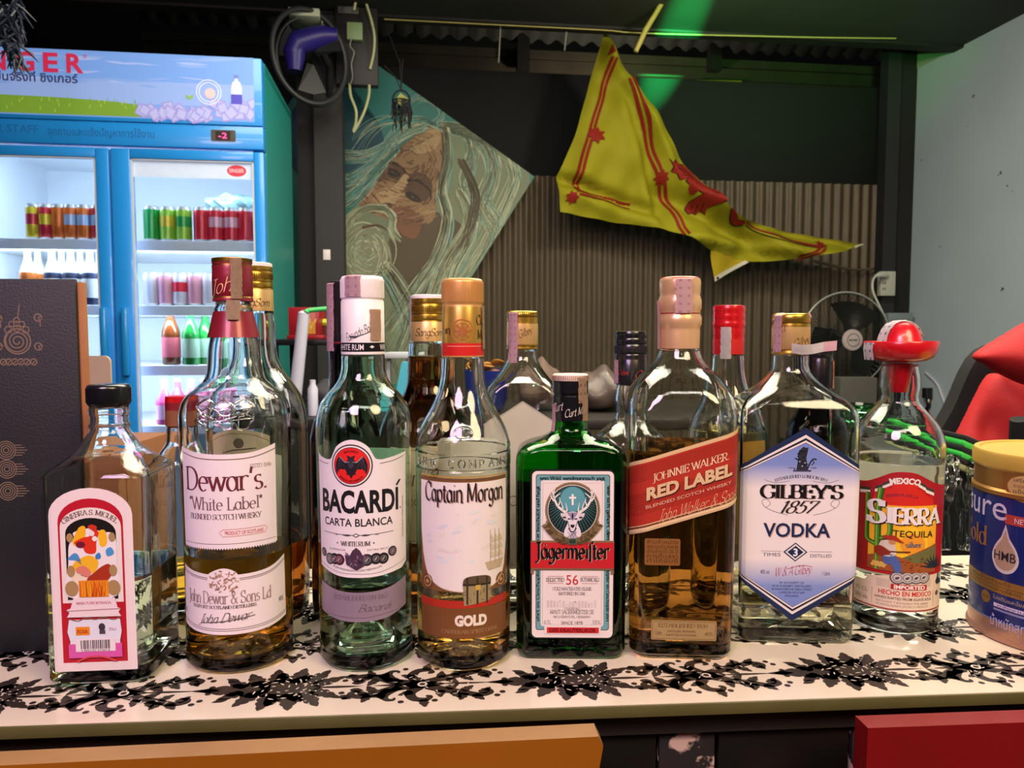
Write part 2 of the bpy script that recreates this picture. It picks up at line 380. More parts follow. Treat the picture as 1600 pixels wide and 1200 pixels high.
# ------------------------------------------------------------------ bottles
def pchip(xs, ys):
    n = len(xs); h = [xs[i + 1] - xs[i] for i in range(n - 1)]; dl = [(ys[i + 1] - ys[i]) / h[i] for i in range(n - 1)]
    m = [0] * n; m[0] = dl[0]; m[-1] = dl[-1]
    for i in range(1, n - 1):
        if dl[i - 1] * dl[i] > 0:
            w1 = 2 * h[i] + h[i - 1]; w2 = h[i] + 2 * h[i - 1]; m[i] = (w1 + w2) / (w1 / dl[i - 1] + w2 / dl[i])
    def f(x):
        if x <= xs[0]: return ys[0]
        if x >= xs[-1]: return ys[-1]
        i = max(k for k in range(n - 1) if xs[k] <= x); t = (x - xs[i]) / h[i]
        return (ys[i] * (1 + 2 * t) * (1 - t) ** 2 + m[i] * h[i] * t * (1 - t) ** 2 + ys[i + 1] * t * t * (3 - 2 * t) - m[i + 1] * h[i] * t * t * (1 - t))
    return f
def loft(bm, rows, K=10, cap0=True, cap1=True, flip=False):
    """rows of (z, a, b, c): rounded rectangles"""
    rings = []
    for z, a, b, c in rows:
        c = max(1e-4, min(c, a - 1e-5, b - 1e-5)); q = []
        for x0, y0, t0 in ((a - c, -(b - c), -90), (a - c, b - c, 0), (-(a - c), b - c, 90), (-(a - c), -(b - c), 180)):
            q += [bm.verts.new((x0 + c * math.cos(R(t0 + 90 * i / K)), y0 + c * math.sin(R(t0 + 90 * i / K)), z)) for i in range(K + 1)]
        rings.append(q)
    n = len(rings[0]); fs = []
    for k in range(len(rings) - 1):
        for i in range(n): fs.append(bm.faces.new((rings[k][i], rings[k][(i + 1) % n], rings[k + 1][(i + 1) % n], rings[k + 1][i])))
    if cap0: fs.append(bm.faces.new(rings[0][::-1]))
    if cap1: fs.append(bm.faces.new(rings[-1]))
    if flip:
        for f in fs: f.normal_flip()
    return rings
class Bottle:
    def __init__(s, name, label, cx, Y, prof, gm, phi=0, group=None, wall=.0022, liquid=None, floor=.007, punt=0, emboss=None, cat='bottle', N=90, ymid=780):
        s.cx, s.Y, s.phi = cx, Y, phi
        base = P(cx, ymid, Y); s.pos = Vector((base.x, Y, ZT)); s.ca = math.cos(math.atan2(base.x, Y))
        s.root = tag(empty(name, s.pos, R(phi)), label, cat, group)
        ks = []
        for e in prof:
            y, hw = e[0], e[1]; dr = e[2] if len(e) > 2 else 1; cr = e[3] if len(e) > 3 else 1
            a = hw * Y * (s.ca if cr == 1 and dr == 1 else 1) / F
            ks.append((s.z(y), a, a * dr, cr * min(a, a * dr)))
        ks.sort(); z0 = ks[0]; ks[0] = (0.0,) + z0[1:]
        zs = [k[0] for k in ks]; s.top = zs[-1]
        fa, fb, fc = (pchip(zs, [k[i] for k in ks]) for i in (1, 2, 3)); s.sec = lambda z: (fa(z), fb(z), fc(z))
        zz = sorted(set(zs + [zs[-1] * i / N for i in range(N + 1)]))
        zz = [z for i, z in enumerate(zz) if i == 0 or z - zz[i - 1] > 2e-5]
        bm = bmesh.new()
        c0 = fc(0); a0, b0 = fa(0), fb(0); e = .004
        rows = [(0, a0 - e, b0 - e, max(c0 - e, .001))] + [(e * (1 - math.cos(R(t))), a0 - e + e * math.sin(R(t)), b0 - e + e * math.sin(R(t)), c0) for t in (25, 50, 75, 90)]
        rows += [(z, fa(z), fb(z), fc(z)) for z in zz if z > e + 1e-4]
        loft(bm, rows)
        wi = wall; fl = floor
        def inner(z, o=0): return (z, fa(z) - wi + o, fb(z) - wi + o, max(fc(z) - wi + o, .001))
        zi = [z for z in zz if z > fl + .006 and z < s.top - .0015]
        rr = [(fl, max(fa(0) - .016, .003), max(fb(0) - .016, .003), max(fc(0) - .014, .002)), (fl + .0015, fa(0) - .008, fb(0) - .008, max(fc(0) - .007, .002)), (fl + .005, fa(fl) - wi - .0012, fb(fl) - wi - .0012, max(fc(fl) - wi - .001, .002))]
        inn = rr + [inner(z) for z in zi]
        if punt:
            p = [(fl + punt * (1 - (k / 5) ** 1.6), fa(0) * (.02 + .72 * k / 5), fb(0) * (.02 + .72 * k / 5), fc(0) * (.02 + .72 * k / 5)) for k in range(5)]
            loft(bm, p + inn, flip=True)
        else: loft(bm, inn, flip=True)
        bmesh.ops.remove_doubles(bm, verts=bm.verts[:], dist=2e-6)
        if emboss: emboss(s, bm)
        s.glass = link('glass_body', bm, gm, s.root, smooth=40, nrm=False)
        if liquid:
            zl = s.z(liquid[0]); bm = bmesh.new(); o = .0004
            rows = [(z + (-o if i < 3 else 0), a + o, b + o, c + o) for i, (z, a, b, c) in enumerate(rr)] + [inner(z, o) for z in zi if z < zl - .0008]
            rows += [inner(zl - .0003, o + .0004), inner(zl, o + .0006)]
            if punt: rows = [(z - o, a, b, c) for z, a, b, c in p] + rows
            loft(bm, rows)
            bmesh.ops.remove_doubles(bm, verts=bm.verts[:], dist=2e-6)
            link('liquid', bm, liquid[1], s.root, smooth=40, nrm=False)
    def z(s, y): return P(s.cx, y, s.Y).z - ZT
    def front(s, z): return s.Y - s.sec(z)[1]
    def label(s, name, art, y0, y1, u0=None, lab=None, parent=None, off=.0002, step=None, r=None, rot=0):
        """art in photo pixels; u = 0 at art.cx; wrapped on the glass (or on a cap radius r)"""
        zr = s.z((y0 + y1) / 2); Yf = s.Y - (r or s.sec(zr)[1]); k = Yf / F / (s.ca if r or s.sec(zr)[2] > .9 * s.sec(zr)[0] else 1)
        zt = P(s.cx, y0, Yf).z - ZT; zb = P(s.cx, y1, Yf).z - ZT
        bm = art.bm()
        us = [v.co.x for v in bm.verts]
        if step is None: step = .0028 / k
        cut(bm, 0, min(us), max(us), step)
        if u0 is not None and not r: cut(bm, 1, y0, y1, .006 / k)
        for v in bm.verts:
            z = zt + (zb - zt) * (v.co.y - y0) / (y1 - y0); u = (v.co.x - art.cx) * k; o = v.co.z + off
            if r: rr = r(z) if callable(r) else r; x, y = math.sin(u / rr + rot) * (rr + o), -math.cos(u / rr + rot) * (rr + o)
            else:
                a, b, c = s.sec(z); x, y = sect(u, a, b, min(c, a, b), o)
            v.co = (x, y, z)
        o = link(name, bm, art.mats, parent or s.root, smooth=0, nrm=False)
        if lab: o['label'] = lab
        return o
    def cap(s, rows, lab=None, name='cap', knurl=None, segs=64):
        """rows of (y, hw, material) from the top down; the material colours the band below its row"""
        mats = []; prof = []; mis = []
        for y, hw, m in rows[::-1]:
            prof.append((hw * s.Y * s.ca / F, s.z(y)))
        for y, hw, m in rows[::-1][1:]:
            if m not in mats: mats.append(m)
            mis.append(mats.index(m))
        bm = bmesh.new(); lathe(bm, prof, segs, mis=mis)
        if knurl:                       # (y0, y1, hw, count, material)
            y0, y1, hw, n, m = knurl
            if m not in mats: mats.append(m)
            r = hw * s.Y * s.ca / F; z0, z1 = s.z(y1), s.z(y0)
            for i in range(n):
                a = 2 * math.pi * i / n
                box(bm, -.0003, .0003, -r - .0004, -r + .001, z0, z1, mats.index(m), M=Matrix.Rotation(a, 4, 'Z'))
        o = link(name, bm, mats, s.root, smooth=50)
        if lab: o['label'] = lab
        return o
    def strip(s, pts, ang, wpx, m, name='tax_stamp', lab=None, jag=.0004, art=None, lift=.0006):
        """a paper strip laid over cap and neck: pts of (y, signed radius in px) along its length, turned by ang about the axis"""
        k = s.Y * s.ca / F; wd = wpx * s.Y / F / 2
        L = [(r * k, s.z(y)) for y, r in pts]; bm = bmesh.new(); rows = []
        Q = []
        for i in range(len(L) - 1):
            n = max(2, int(math.hypot(L[i + 1][0] - L[i][0], L[i + 1][1] - L[i][1]) / .002))
            Q += [(L[i][0] + (L[i + 1][0] - L[i][0]) * t / n, L[i][1] + (L[i + 1][1] - L[i][1]) * t / n) for t in range(n)]
        Q.append(L[-1]); rnd = random.Random(len(Q) + int(ang))
        for i, (r, z) in enumerate(Q):
            row = []
            for t in range(7):
                x = -wd + 2 * wd * t / 6
                if t in (0, 6): x += rnd.uniform(-jag, jag)
                ra = abs(r) + lift
                yy = -math.sqrt(max(ra * ra - x * x, 0)) if abs(x) < ra else 0
                yy *= 1 if r >= 0 else -1
                zz = z
                row.append(bm.verts.new((x, yy, zz)))
            rows.append(row)
        for i in range(len(rows) - 1):
            for t in range(6): bm.faces.new((rows[i][t], rows[i][t + 1], rows[i + 1][t + 1], rows[i + 1][t])).material_index = 1 if (t in (1, 4) and i % 3 == 0 and len(m) > 1) else 0
        bmesh.ops.solidify(bm, geom=bm.faces[:], thickness=.0002)
        bmesh.ops.rotate(bm, cent=(0, 0, 0), matrix=Matrix.Rotation(R(ang), 3, 'Z'), verts=bm.verts)
        o = link(name, bm, m, s.root, smooth=50)
        if lab: o['label'] = lab
        return o
CLEAR = glass('clear_glass', (.96, .985, .97), bump=.04); WAVY = glass('wavy_clear_glass', (.95, .985, .965), bump=.10, bscale=45)
GREENISH = glass('pale_green_glass', (.80, .96, .86), bump=.06); JG = glass('dark_green_glass', (.035, .50, .05), bump=.05)
WATER = glass('clear_spirit', (.97, .99, .98), 1.36); PALEG = glass('pale_spirit', (.82, .95, .86), 1.36)
AMBER = glass('whisky', (.99, .62, .07), 1.36); GOLDL = glass('golden_rum', (.99, .68, .22), 1.36); DARKA = glass('dark_rum', (.50, .17, .03), 1.36)
JWL = glass('brown_whisky', (.46, .19, .04), 1.36); BLACKL = glass('dark_liqueur', (.05, .03, .01), 1.36)
PAP = mat('label_paper', 'e9e0e0', .55, var=.03, scale=60); STAMP = mat('stamp_paper', 'e3c3cc', .7, var=.15, scale=300, col2='c99aac'); STAMPW = mat('white_stamp_paper', 'e8e2e4', .7, var=.12, scale=200)
GOLD = mat('gold_metal', 'd8b04a', .28, .9, scale=90); GOLDD = mat('gold_groove', '8a6a22', .35, .9); BLK = mat('black_plastic', '15151a', .25, 0, coat=.4); WHT = mat('white_plastic', 'f1e9ea', .4)
MAROON = mat('maroon_foil', '8a1f2e', .35, .2, coat=.3); PEACH = mat('peach_gold_foil', 'f3c493', .3, .45); REDM = mat('red_foil', 'd01420', .25, .2, coat=.5)
STP = [STAMP, ink('c596aa')]
FRONT = 'spirit bottles in the front row on the counter'; BACK = 'spirit bottles in the second row on the counter'
def Yof(ybase, rpx):
    """axis distance of a bottle whose front foot shows at ybase with half depth rpx"""
    yf = G(800, ybase, ZT).y; return yf / (1 - rpx / F)

# 1 --- square gin bottle, black cap
b = Bottle('gin_bottle', 'small square clear gin bottle with black screw cap and arched red and white label', 178, Yof(1066, 62), [(632, 31), (640, 33), (646, 33), (649, 31), (660, 31.5), (664, 34), (668, 32), (684, 36, 1, .95), (702, 47, 1, .8), (717, 62, 1, .6), (728, 74, 1, .42), (735, 78, 1, .34), (1040, 76, 1, .3), (1078, 72, 1, .34)],
           WAVY, phi=5, group=FRONT, liquid=(880, PALEG), ymid=850)
b.cap([(600, 30, BLK), (602, 34, BLK), (606, 35.5, BLK), (629, 35.5, BLK), (633, 33, BLK), (634, 28, BLK)], knurl=(606, 628, 35.5, 60, BLK))
a = Art(cx=153)
def arch(x0, x1, y0, y1, rise, n=14):          # straight sides, arched top
    cx = (x0 + x1) / 2; rx = (x1 - x0) / 2
    return [(x0, y1), (x1, y1)] + [(cx + rx * math.cos(t * math.pi / n), y0 + rise - rise * math.sin(t * math.pi / n)) for t in range(n + 1)]
PW = 'ead9da'; RD = 'b7152a'; TN = 'a8885a'
a.poly(arch(90, 217, 762, 1048, 42), PW, 0); a.poly(arch(104, 203, 778, 1034, 36), RD, 1)
a.poly(arch(107, 200, 792, 940, 30), 'e8dcd8', 2); a.poly(arch(115, 192, 808, 935, 24), '16120f', 3)
a.text('GINEBRA S. MIGUEL', 153, 803, 7.5, '6a4a44', 4, width=86, font='serif', wt=.14, arc=62)
a.poly(sp2([(118, 880), (120, 850), (128, 838), (128, 830), (150, 824), (172, 830), (190, 836), (192, 880), (190, 930), (116, 930)], 4, True), 'ece4e6', 4)
a.poly(sp2([(126, 845), (136, 823), (146, 822), (144, 842), (134, 852)], 4, True), 'f0b31e', 5); a.poly(sp2([(166, 830), (176, 828), (178, 848), (168, 852)], 4, True), 'f2b822', 5)
a.poly(sp2([(128, 846), (142, 838), (152, 836), (158, 826), (166, 830), (162, 846), (160, 862), (146, 862), (140, 852)], 4, True), 'd8331c', 6); a.disc(138, 849, 7, '6d1430', 7, 5)
a.poly(sp2([(150, 822), (156, 818), (164, 822), (160, 828)], 4, True), 'c9321f', 7); a.disc(156, 832, 4, 'eadfe0', 8); a.disc(160, 840, 4, 'f2e6e2', 8)
a.poly(sp2([(120, 868), (128, 862), (134, 866), (138, 880), (130, 874), (118, 872)], 4, True), '4c8fc8', 5); a.poly(sp2([(176, 858), (184, 854), (188, 864), (178, 868)], 4, True), '4c97d0', 5); a.poly(sp2([(160, 866), (166, 862), (168, 870), (161, 872)], 4, True), '3a80c4', 6)
a.poly(sp2([(128, 876), (150, 866), (164, 876), (156, 894), (140, 886), (124, 890)], 4, True), 'eeb62a', 5); a.poly(sp2([(146, 902), (158, 892), (168, 884), (180, 880), (186, 892), (176, 906), (160, 914), (148, 910)], 4, True), 'a5331b', 6)
a.poly(sp2([(130, 886), (142, 882), (152, 892), (146, 900), (132, 894)], 4, True), 'd88070', 6); a.poly(sp2([(120, 896), (136, 894), (146, 906), (132, 912)], 4, True), 'e9d9c0', 6)
a.rect(133, 905, 178, 931, 'e58a1c', 7)
rg = random.Random(3)
for i in range(22):
    x = rg.uniform(134, 177); a.stroke([(x, 930), (x + rg.uniform(-3, 3), 918), (x + rg.uniform(-3, 3), 906)], 2, rg.choice(['d85f12', 'f3a62c', 'c74a10']), 8, w1=.4)
for x in (122, 186): a.disc(x, 917, 10, TN, 7, 12); a.disc(x, 890, 6, TN, 7, 9); a.disc(x, 838, 5, TN, 7, 7)
a.poly([(124, 932), (187, 932), (191, 948), (196, 950), (192, 955), (196, 962), (113, 962), (117, 955), (113, 950), (119, 948)], 'ead7dd', 9); a.stroke([(113, 952), (196, 950)], 1.2, 'a87a74', 10)
a.text('MARCA REGISTRADA', 155, 942, 4, 'c05a70', 10, width=54, font='serif'); a.stroke(sp2([(116, 964), (130, 968), (142, 963), (156, 966), (170, 963), (184, 967), (194, 963)]), 1.5, '7a6250', 11)
a.poly([(116, 966), (194, 966), (196, 985), (193, 1000), (195, 1024), (114, 1024), (117, 1000), (113, 985)], 'dfe0ee', 10); a.rect(114, 1004, 196, 1026, 'd657a8', 11)
a.rect(126, 977, 147, 990, 'e8861c', 12); a.text('ROSA', 136.5, 987, 6, 'a83c12', 13, width=16, bold=.02)
a.disc(166, 978, 5, '3a3540', 12, 6); a.rect(162, 983, 171, 989, '4a4452', 12); a.text('70cl', 182, 984, 5, 'c98ba4', 12, width=11)
a.rect(125, 996, 186, 1016, 'ecdfe4', 13)
x = 133
while x < 178:
    q = rg.uniform(.7, 2); a.rect(x, 998, x + q, 1012, '2d2a30', 14); x += q + rg.uniform(.7, 2)
a.text('4 800162 010014', 155, 1015.5, 2.8, '2d2a30', 14, width=44)
a.stroke(sp2([(126, 1032), (140, 1026), (155, 1024), (170, 1026), (186, 1032)]), 2.5, 'd9474c', 12)
b.label('front_label', a, 760, 1050, lab='arched red and white label with a small colourful scene and a bar code')

# 2 --- whisky with maroon cap and cream-pink double label
def neckrim(bm): pass
b = Bottle('whisky_bottle', 'tall clear whisky bottle with maroon cap, maroon neck collar and two pale labels', 371, Yof(1058, 84), [(470, 27), (478, 28), (484, 31), (488, 29), (526, 37), (545, 41), (572, 43), (590, 47), (603, 60), (616, 76), (630, 85), (648, 88.5), (700, 88.5), (860, 86), (990, 86), (1012, 87.5), (1040, 86), (1060, 84)],
           WAVY, phi=8, group=FRONT, liquid=(852, AMBER), punt=.012, ymid=760)
b.cap([(404, 28, GOLD), (405, 30.5, GOLD), (411, 31.5, MAROON), (414, 30.8, GOLDD), (416, 31.8, MAROON), (424, 31.2, MAROON), (427, 32, MAROON), (462, 32, MAROON), (464, 30.8, GOLDD), (466, 32, MAROON), (471, 32, MAROON), (472, 28, MAROON)], knurl=(405, 411, 31, 90, GOLDD))
a = Art(cx=367); a.text('John', 357, 456, 22, 'e2b48c', 0, font='script', wt=.075, thin=.05, nib=30, slant=.5, serif=0, width=58, rot=-14)
b.label('cap_signature', a, 420, 465, r=32 * b.Y * b.ca / F, rot=R(8), off=.0001)
bm = bmesh.new(); kk = b.Y * b.ca / F
lathe(bm, [(31.2 * kk, b.z(487)), (41.5 * kk, b.z(527)), (41 * kk, b.z(527)), (30.6 * kk, b.z(487))], 64, cap0=False, cap1=False); link('neck_collar', bm, MAROON, b.root)
b.strip([(468, 33), (406, 33), (403, 20), (403, -20)], 22, 17, [mat('beige_stamp', 'c9a98c', .75, var=.15, scale=250), ink('b8987c')]); b.strip([(470, 33), (484, 35.5), (500, 38)], 12, 20, [mat('beige_stamp', 'c9a98c'), ink('b8987c')], name='torn_stamp_end')
a = Art(cx=372); LP = 'efe3ea'; LB = mat('label_pinkwhite', 'efe2e6', .5, var=.02); BR = '5a2630'
top = sp2([(292, 700), (330, 708), (372, 710), (412, 708), (450, 698)])
a.poly(top + [(450, 857)] + [(450 - 2 - i * 2, 857 + (i % 2) * 3) for i in range(78)] + [(292, 857)], LB, 0)
a.stroke([(x, y + 8) for x, y in top], 1.3, '6b5030', 1); a.stroke([(294, 851), (448, 850)], .7, '6b5030', 1)
a.text('Dewar’s.'.replace('’', "'"), 368, 767, 36, '6a2a34', 1, width=129, font='serif', wt=.13, thin=.05, serif=.07)
a.text('ESTD 1846', 425, 733, 6, '6a4a40', 1, width=34, font='serif', wt=.1)
a.text('"White Label"', 368, 797, 20, '7a5560', 1, width=114, font='serif', wt=.12, thin=.05, serif=.07)
a.text('BLENDED SCOTCH WHISKY', 368, 812, 8.5, '5e3f4a', 1, width=112, font='serif', wt=.15)
a.stroke([(362, 832), (367, 828), (428, 827), (432, 831), (428, 838), (367, 839), (362, 833)], 1, 'd08a86', 1); a.text('PRODUCT OF SCOTLAND', 398, 836, 6, 'd2605c', 2, width=56, bold=.01)
b.label('front_label', a, 690, 860, lab='pale curved front label with dark maroon lettering and a saw-tooth lower edge')
a = Art(cx=372)
def sw(v): return v
lo = sp2([(286, 890), (320, 896), (372, 899), (430, 896), (466, 882)])
a.poly(lo + sp2([(468, 982), (430, 990), (372, 992), (320, 990), (284, 984)]), LB, 0)
for dy, cl in ((6, '5b4a4a'), (8.5, '8a7a78')): a.stroke([(x, y + dy) for x, y in lo], 1, cl, 1)
for dy in (0, 3): a.stroke(sp2([(286, 974 + dy), (320, 981 + dy), (372, 983 + dy), (430, 981 + dy), (466, 973 + dy)]), .9, '6b5a5a', 1)
a.poly(sp2([(342, 900), (352, 892), (366, 888), (380, 892), (388, 902), (388, 920), (378, 930), (352, 930), (343, 920)], 4, True), LB, 2)
for i in range(70):
    an = rg.uniform(0, 6.28); rr = rg.uniform(0, 1) ** .5; a.leaf(365 + 20 * rr * math.cos(an), 910 + 18 * rr * math.sin(an), rg.uniform(0, 6.28), rg.uniform(4, 9), 2.4, rg.choice(['b09080', '8a6a58', 'c8a890', '9a7468']), 3)
a.text('John Dewar & Sons Ld', 369, 943, 19, '9a7880', 4, width=134, font='serif', wt=.11, serif=.06); a.text('TAYPORT SCOTLAND DISTILLERS', 362, 951, 5, '5c4448', 4, width=100, font='serif')
a.text('John Dewar', 365, 972, 14, '4a3540', 4, width=84, font='script', slant=.6, wt=.09, thin=.04, nib=35, serif=0, rot=-4); a.stroke(sp2([(328, 974), (350, 972), (410, 965)]), 1, '4a3540', 4); a.text('40%', 455, 955, 8, '6a5a5a', 4, width=10); a.text('1L', 292, 964, 7, '6a5a5a', 4, width=8)
b.label('lower_label', a, 880, 995, lab='pale lower label with small crest and signature')
def paper_through(name, c):        # paper that light shines through from behind
    m = mat(name, c, .6, var=.04); nt = m.node_tree; p = nt.nodes['Principled BSDF']; t_ = nt.nodes.new('ShaderNodeBsdfTranslucent'); mx = nt.nodes.new('ShaderNodeMixShader'); mx.inputs[0].default_value = .5
    t_.inputs[0].default_value = lin(c); nt.links.new(p.outputs[0], mx.inputs[1]); nt.links.new(t_.outputs[0], mx.inputs[2]); nt.links.new(mx.outputs[0], nt.nodes['Material Output'].inputs[0]); return m
BLP = paper_through('back_label_paper', 'e6dcc8'); BLG = paper_through('back_label_green', 'a9c4b0')
def backlabel(b, y0, y1, hw, half, m):
    """the paper label on the far side, seen through the glass"""
    a = Art(cx=b.cx); a.poly(rrect(b.cx + math.pi * hw - half, y0, b.cx + math.pi * hw + half, y1, 5), m, 0); b.label('back_label', a, y0, y1, lab='pale back label seen through the glass')
backlabel(b, 735, 985, 87, 85, BLP)
def relief(b, uvs, y0, y1, name, lab, rr=.0011, cx=None):
    """raised glass lines on the bottle wall"""
    bm = bmesh.new(); zr = b.z((y0 + y1) / 2)
    for pts in uvs:
        q = []
        for u, v in pts:
            z = b.z(v); A, B, C = b.sec(z); x, y = sect((u - (cx or b.cx)) * b.Y / F, A, B, min(C, A, B), -.0002); q.append((x, y, z))
        tube(bm, q, rr, 6)
    o = link(name, bm, CLEAR, b.root); o['label'] = lab; return o
kn = []
for j in range(3):
    for dx in (-26, 0, 26):
        ph = rg.uniform(0, 6); kn.append([(368 + dx + (15 + 3 * math.sin(3 * t + ph)) * math.cos(t), 640 + (j - 1) * 10 + (9 + 3 * math.cos(2 * t + ph)) * math.sin(t)) for t in [i * 6.2832 / 28 for i in range(29)]])
relief(b, kn, 620, 665, 'glass_relief', 'knotwork moulded into the clear glass shoulder', .0008, 368)

# 3 --- white rum
b = Bottle('rum_bottle', 'clear rum bottle with white cap and round red bat emblem on its white label', 570, Yof(1054, 72), [(552, 33), (556, 34), (575, 34.5), (590, 38), (604, 47), (618, 60), (632, 69), (648, 74), (665, 75.5), (880, 74), (1000, 74), (1030, 73), (1056, 70)],
           GREENISH, phi=4, group=FRONT, liquid=(896, PALEG), punt=.028, ymid=760)
WC = WHT
b.cap([(432, 28, WC), (433, 31.5, WC), (437, 33.5, WC), (466, 33.5, WC), (468, 32.4, WC), (470, 32.6, WC), (471, 33.6, WC), (535, 34, mat('black_band', '131116', .3)), (549, 34.2, WC), (553, 34.2, WC), (553.5, 31, WC)], knurl=(438, 466, 33.5, 72, WC))
a = Art(cx=567)
a.text('Facundo Bacardi', 569, 522, 13, '1c1820', 0, width=62, font='script', slant=.5, wt=.09, thin=.045, nib=40, serif=0, rot=-24); a.stroke(sp2([(556, 526), (574, 520), (588, 509), (592, 504)]), 1, '1c1820', 0)
a.stroke([(545, 526), (560, 526)], .8, '3a3540', 0); a.rect(547, 525, 558, 527.5, '3a3540', 1)
a.text('WHITE RUM', 543, 547, 9.5, 'e6dde2', 0, width=50, bold=.01); a.text('WHITE RUM', 621, 547, 9.5, 'e6dde2', 0, width=50, bold=.01); a.poly([(577, 542), (581, 539.5), (585, 542), (581, 544.5)], 'e6dde2', 0)
b.label('cap_print', a, 480, 550, r=34.1 * b.Y * b.ca / F, rot=R(7), off=.0001)
b.strip([(465, 34), (434, 34), (431, 24), (431, -10)], -20, 26, STP)
b.strip([(532, 34.3), (484, 34.1)], 42, 20, [mat('tan_stamp', 'd8b598', .7, var=.1, scale=250)], name='paper_seal')
a = Art(cx=567); LB2 = mat('label_white', 'ece3e6', .42, var=.02); K = '17141a'
a.poly([(496, 716)] + sp2([(510, 719), (520, 718), (526, 708), (532, 698), (544, 690), (557, 687), (570, 690), (582, 698), (588, 708), (594, 717), (604, 719)]) + [(636, 714), (652, 711), (652, 888)] + sp2([(640, 897), (600, 902), (567, 903), (530, 901), (490, 890)]) + [(488, 712)], LB2, 0)
a.stroke(sp2([(490, 723), (504, 725), (516, 726)]), .9, '4a4048', 1); a.stroke(sp2([(600, 725), (625, 722), (650, 716)]), .9, '4a4048', 1); a.stroke(sp2([(490, 884), (530, 895), (567, 897), (600, 896), (650, 884)]), .8, '8a7a82', 1)
ex, ey = 556, 727
a.disc(ex, ey, 33, K, 1); a.disc(ex, ey, 31, LB2, 2); a.disc(ex, ey, 28.6, K, 3); a.disc(ex, ey, 27.6, 'df2222', 4)
bat = [(0, -13), (3, -15), (4, -11), (7, -6), (10, -5), (18, -15), (22, -10), (25, -2), (25, 7), (23, 14), (21, 9), (17, 5), (13, 6), (10, 5), (8, 8), (6, 12), (3, 15), (0, 20)]
bat = bat + [(-x, y) for x, y in bat[::-1][1:-1]]
a.poly([(ex + x, ey + y) for x, y in bat], '1d1820', 5)
for sg in (-1, 1):
    a.stroke([(ex + sg * x, ey + y) for x, y in ((2, -6), (9, -5), (18, -14))], 1.5, '8a8490', 6); a.disc(ex + sg * 6, ey + 13, 1.4, '1d1820', 5)
    for q in ((23, 12), (17, 5), (11, 4)): a.stroke([(ex + sg * 18, ey - 12), (ex + sg * (q[0] - 1), ey + q[1] - 2)], .7, '4a4450', 6)
    a.leaf(ex + sg * 2, ey - 10, -1.57 + sg * .6, 8, 3, '1d1820', 5)
a.disc(ex, ey - 9, 4, '2a2430', 6, 4.6); a.disc(ex, ey - 2, 4.2, '3a3442', 6, 6)
a.text('BACARDI', ex, ey - 21, 3.6, '6a0f12', 6, width=20, arc=22, bold=.02); a.text('MARCA DE FABRICA', ex, ey + 25.5, 3.4, '6a0f12', 6, width=42, arc=-25, bold=.02)
a.text('BACARDI', 566, 800, 35, K, 1, width=133, bold=.035); a.poly([(627, 762), (634, 754), (639, 754), (631, 763)], K, 1); a.disc(637, 799, 1.4, '5a4a50', 1)
a.text('CARTA BLANCA', 563, 822, 12.5, '241d22', 1, width=116, bold=.015)
a.stroke([(502, 834), (562, 836), (622, 834)], .9, '4a4248', 1); a.poly([(556, 836), (562, 832.5), (568, 836), (562, 839.5)], '4a4248', 2); a.poly([(558.5, 836), (562, 834), (565.5, 836), (562, 838)], LB2, 3)
for sg in (-1, 1): a.leaf(562 + sg * 8, 836, 0 if sg > 0 else math.pi, 14, 3, '4a4248', 2); a.disc(562 + sg * 32, 835.4, 3.5, '8a8288', 2, 1.2)
a.text('WHITE RUM', 560, 853, 7.2, '5a4a4c', 1, width=48, font='serif', wt=.2); a.disc(531, 849, 1.3, '5a4a4c', 1); a.disc(589, 849, 1.3, '5a4a4c', 1)
a.text('SUPERIOR', 530, 861, 3, '7a6a70', 1, width=30); a.text('EXTRA SECO', 596, 861, 3, '7a6a70', 1, width=34)
for i, (x, y, r, cl) in enumerate([(500, 868, 7, '6b655c'), (515, 876, 9, '7b7468'), (525, 875, 9, '2b2a30'), (534, 875, 9, '6a2338'), (578, 875, 9.5, '2f3b3c'), (592, 874, 9, '2a2228'), (604, 875, 9, '262025'), (620, 866, 8, '5a4656')]):
    a.disc(x, y, r, '1e1a1e', 1 + i % 2); a.disc(x, y, r * .82, cl, 3); a.ring(x, y, r * .45, r * .55, '8a7f84', 4); a.leaf(x - r * .3, y + r * .3, -.9, r * .9, r * .4, '9a8f90', 5)
a.poly([(544, 866), (552, 868), (556, 860), (562, 855), (568, 860), (572, 868), (580, 866), (578, 882), (562, 891), (546, 882)], '4a3046', 4)
for i in range(14): a.leaf(562 + rg.uniform(-13, 13), 875 + rg.uniform(-12, 8), rg.uniform(0, 6), 7, 2.5, rg.choice(['7a4a6a', '2a2030', '8a6a80', '4a5068']), 5)
a.text('RUM PREMIADO CON MEDALLAS', 562, 893, 3.2, '6a5a60', 2, width=80, arc=-150)
a.text('BACARDI COMPANY LIMITED BAHAMAS', 641, 815, 3.2, '5a4c50', 1, width=66, rot=90)
b.label('front_label', a, 685, 905, lab='white label with black lettering under a red disc with a black bat')
a = Art(cx=567); a.poly(sp2([(490, 915), (530, 924), (570, 926), (610, 923), (650, 912)]) + sp2([(650, 958), (610, 969), (570, 972), (530, 970), (490, 962)]), mat('clear_film_label', '9c8a9c', .35, .2, var=.05), 0)
a.text('ESTABLISHED EN 1862', 566, 938, 7, '6c5b6a', 1, width=88, font='serif', wt=.12); a.text('Bacardi', 592, 956, 11, '5d4a58', 1, width=56, font='script', slant=.4, wt=.09, nib=40, serif=0); a.stroke([(505, 963), (570, 966), (640, 960)], .8, '6c5b6a', 1)
b.label('lower_label', a, 910, 975, lab='greyish lilac strip label below the white one')

backlabel(b, 722, 900, 74, 64, BLG)
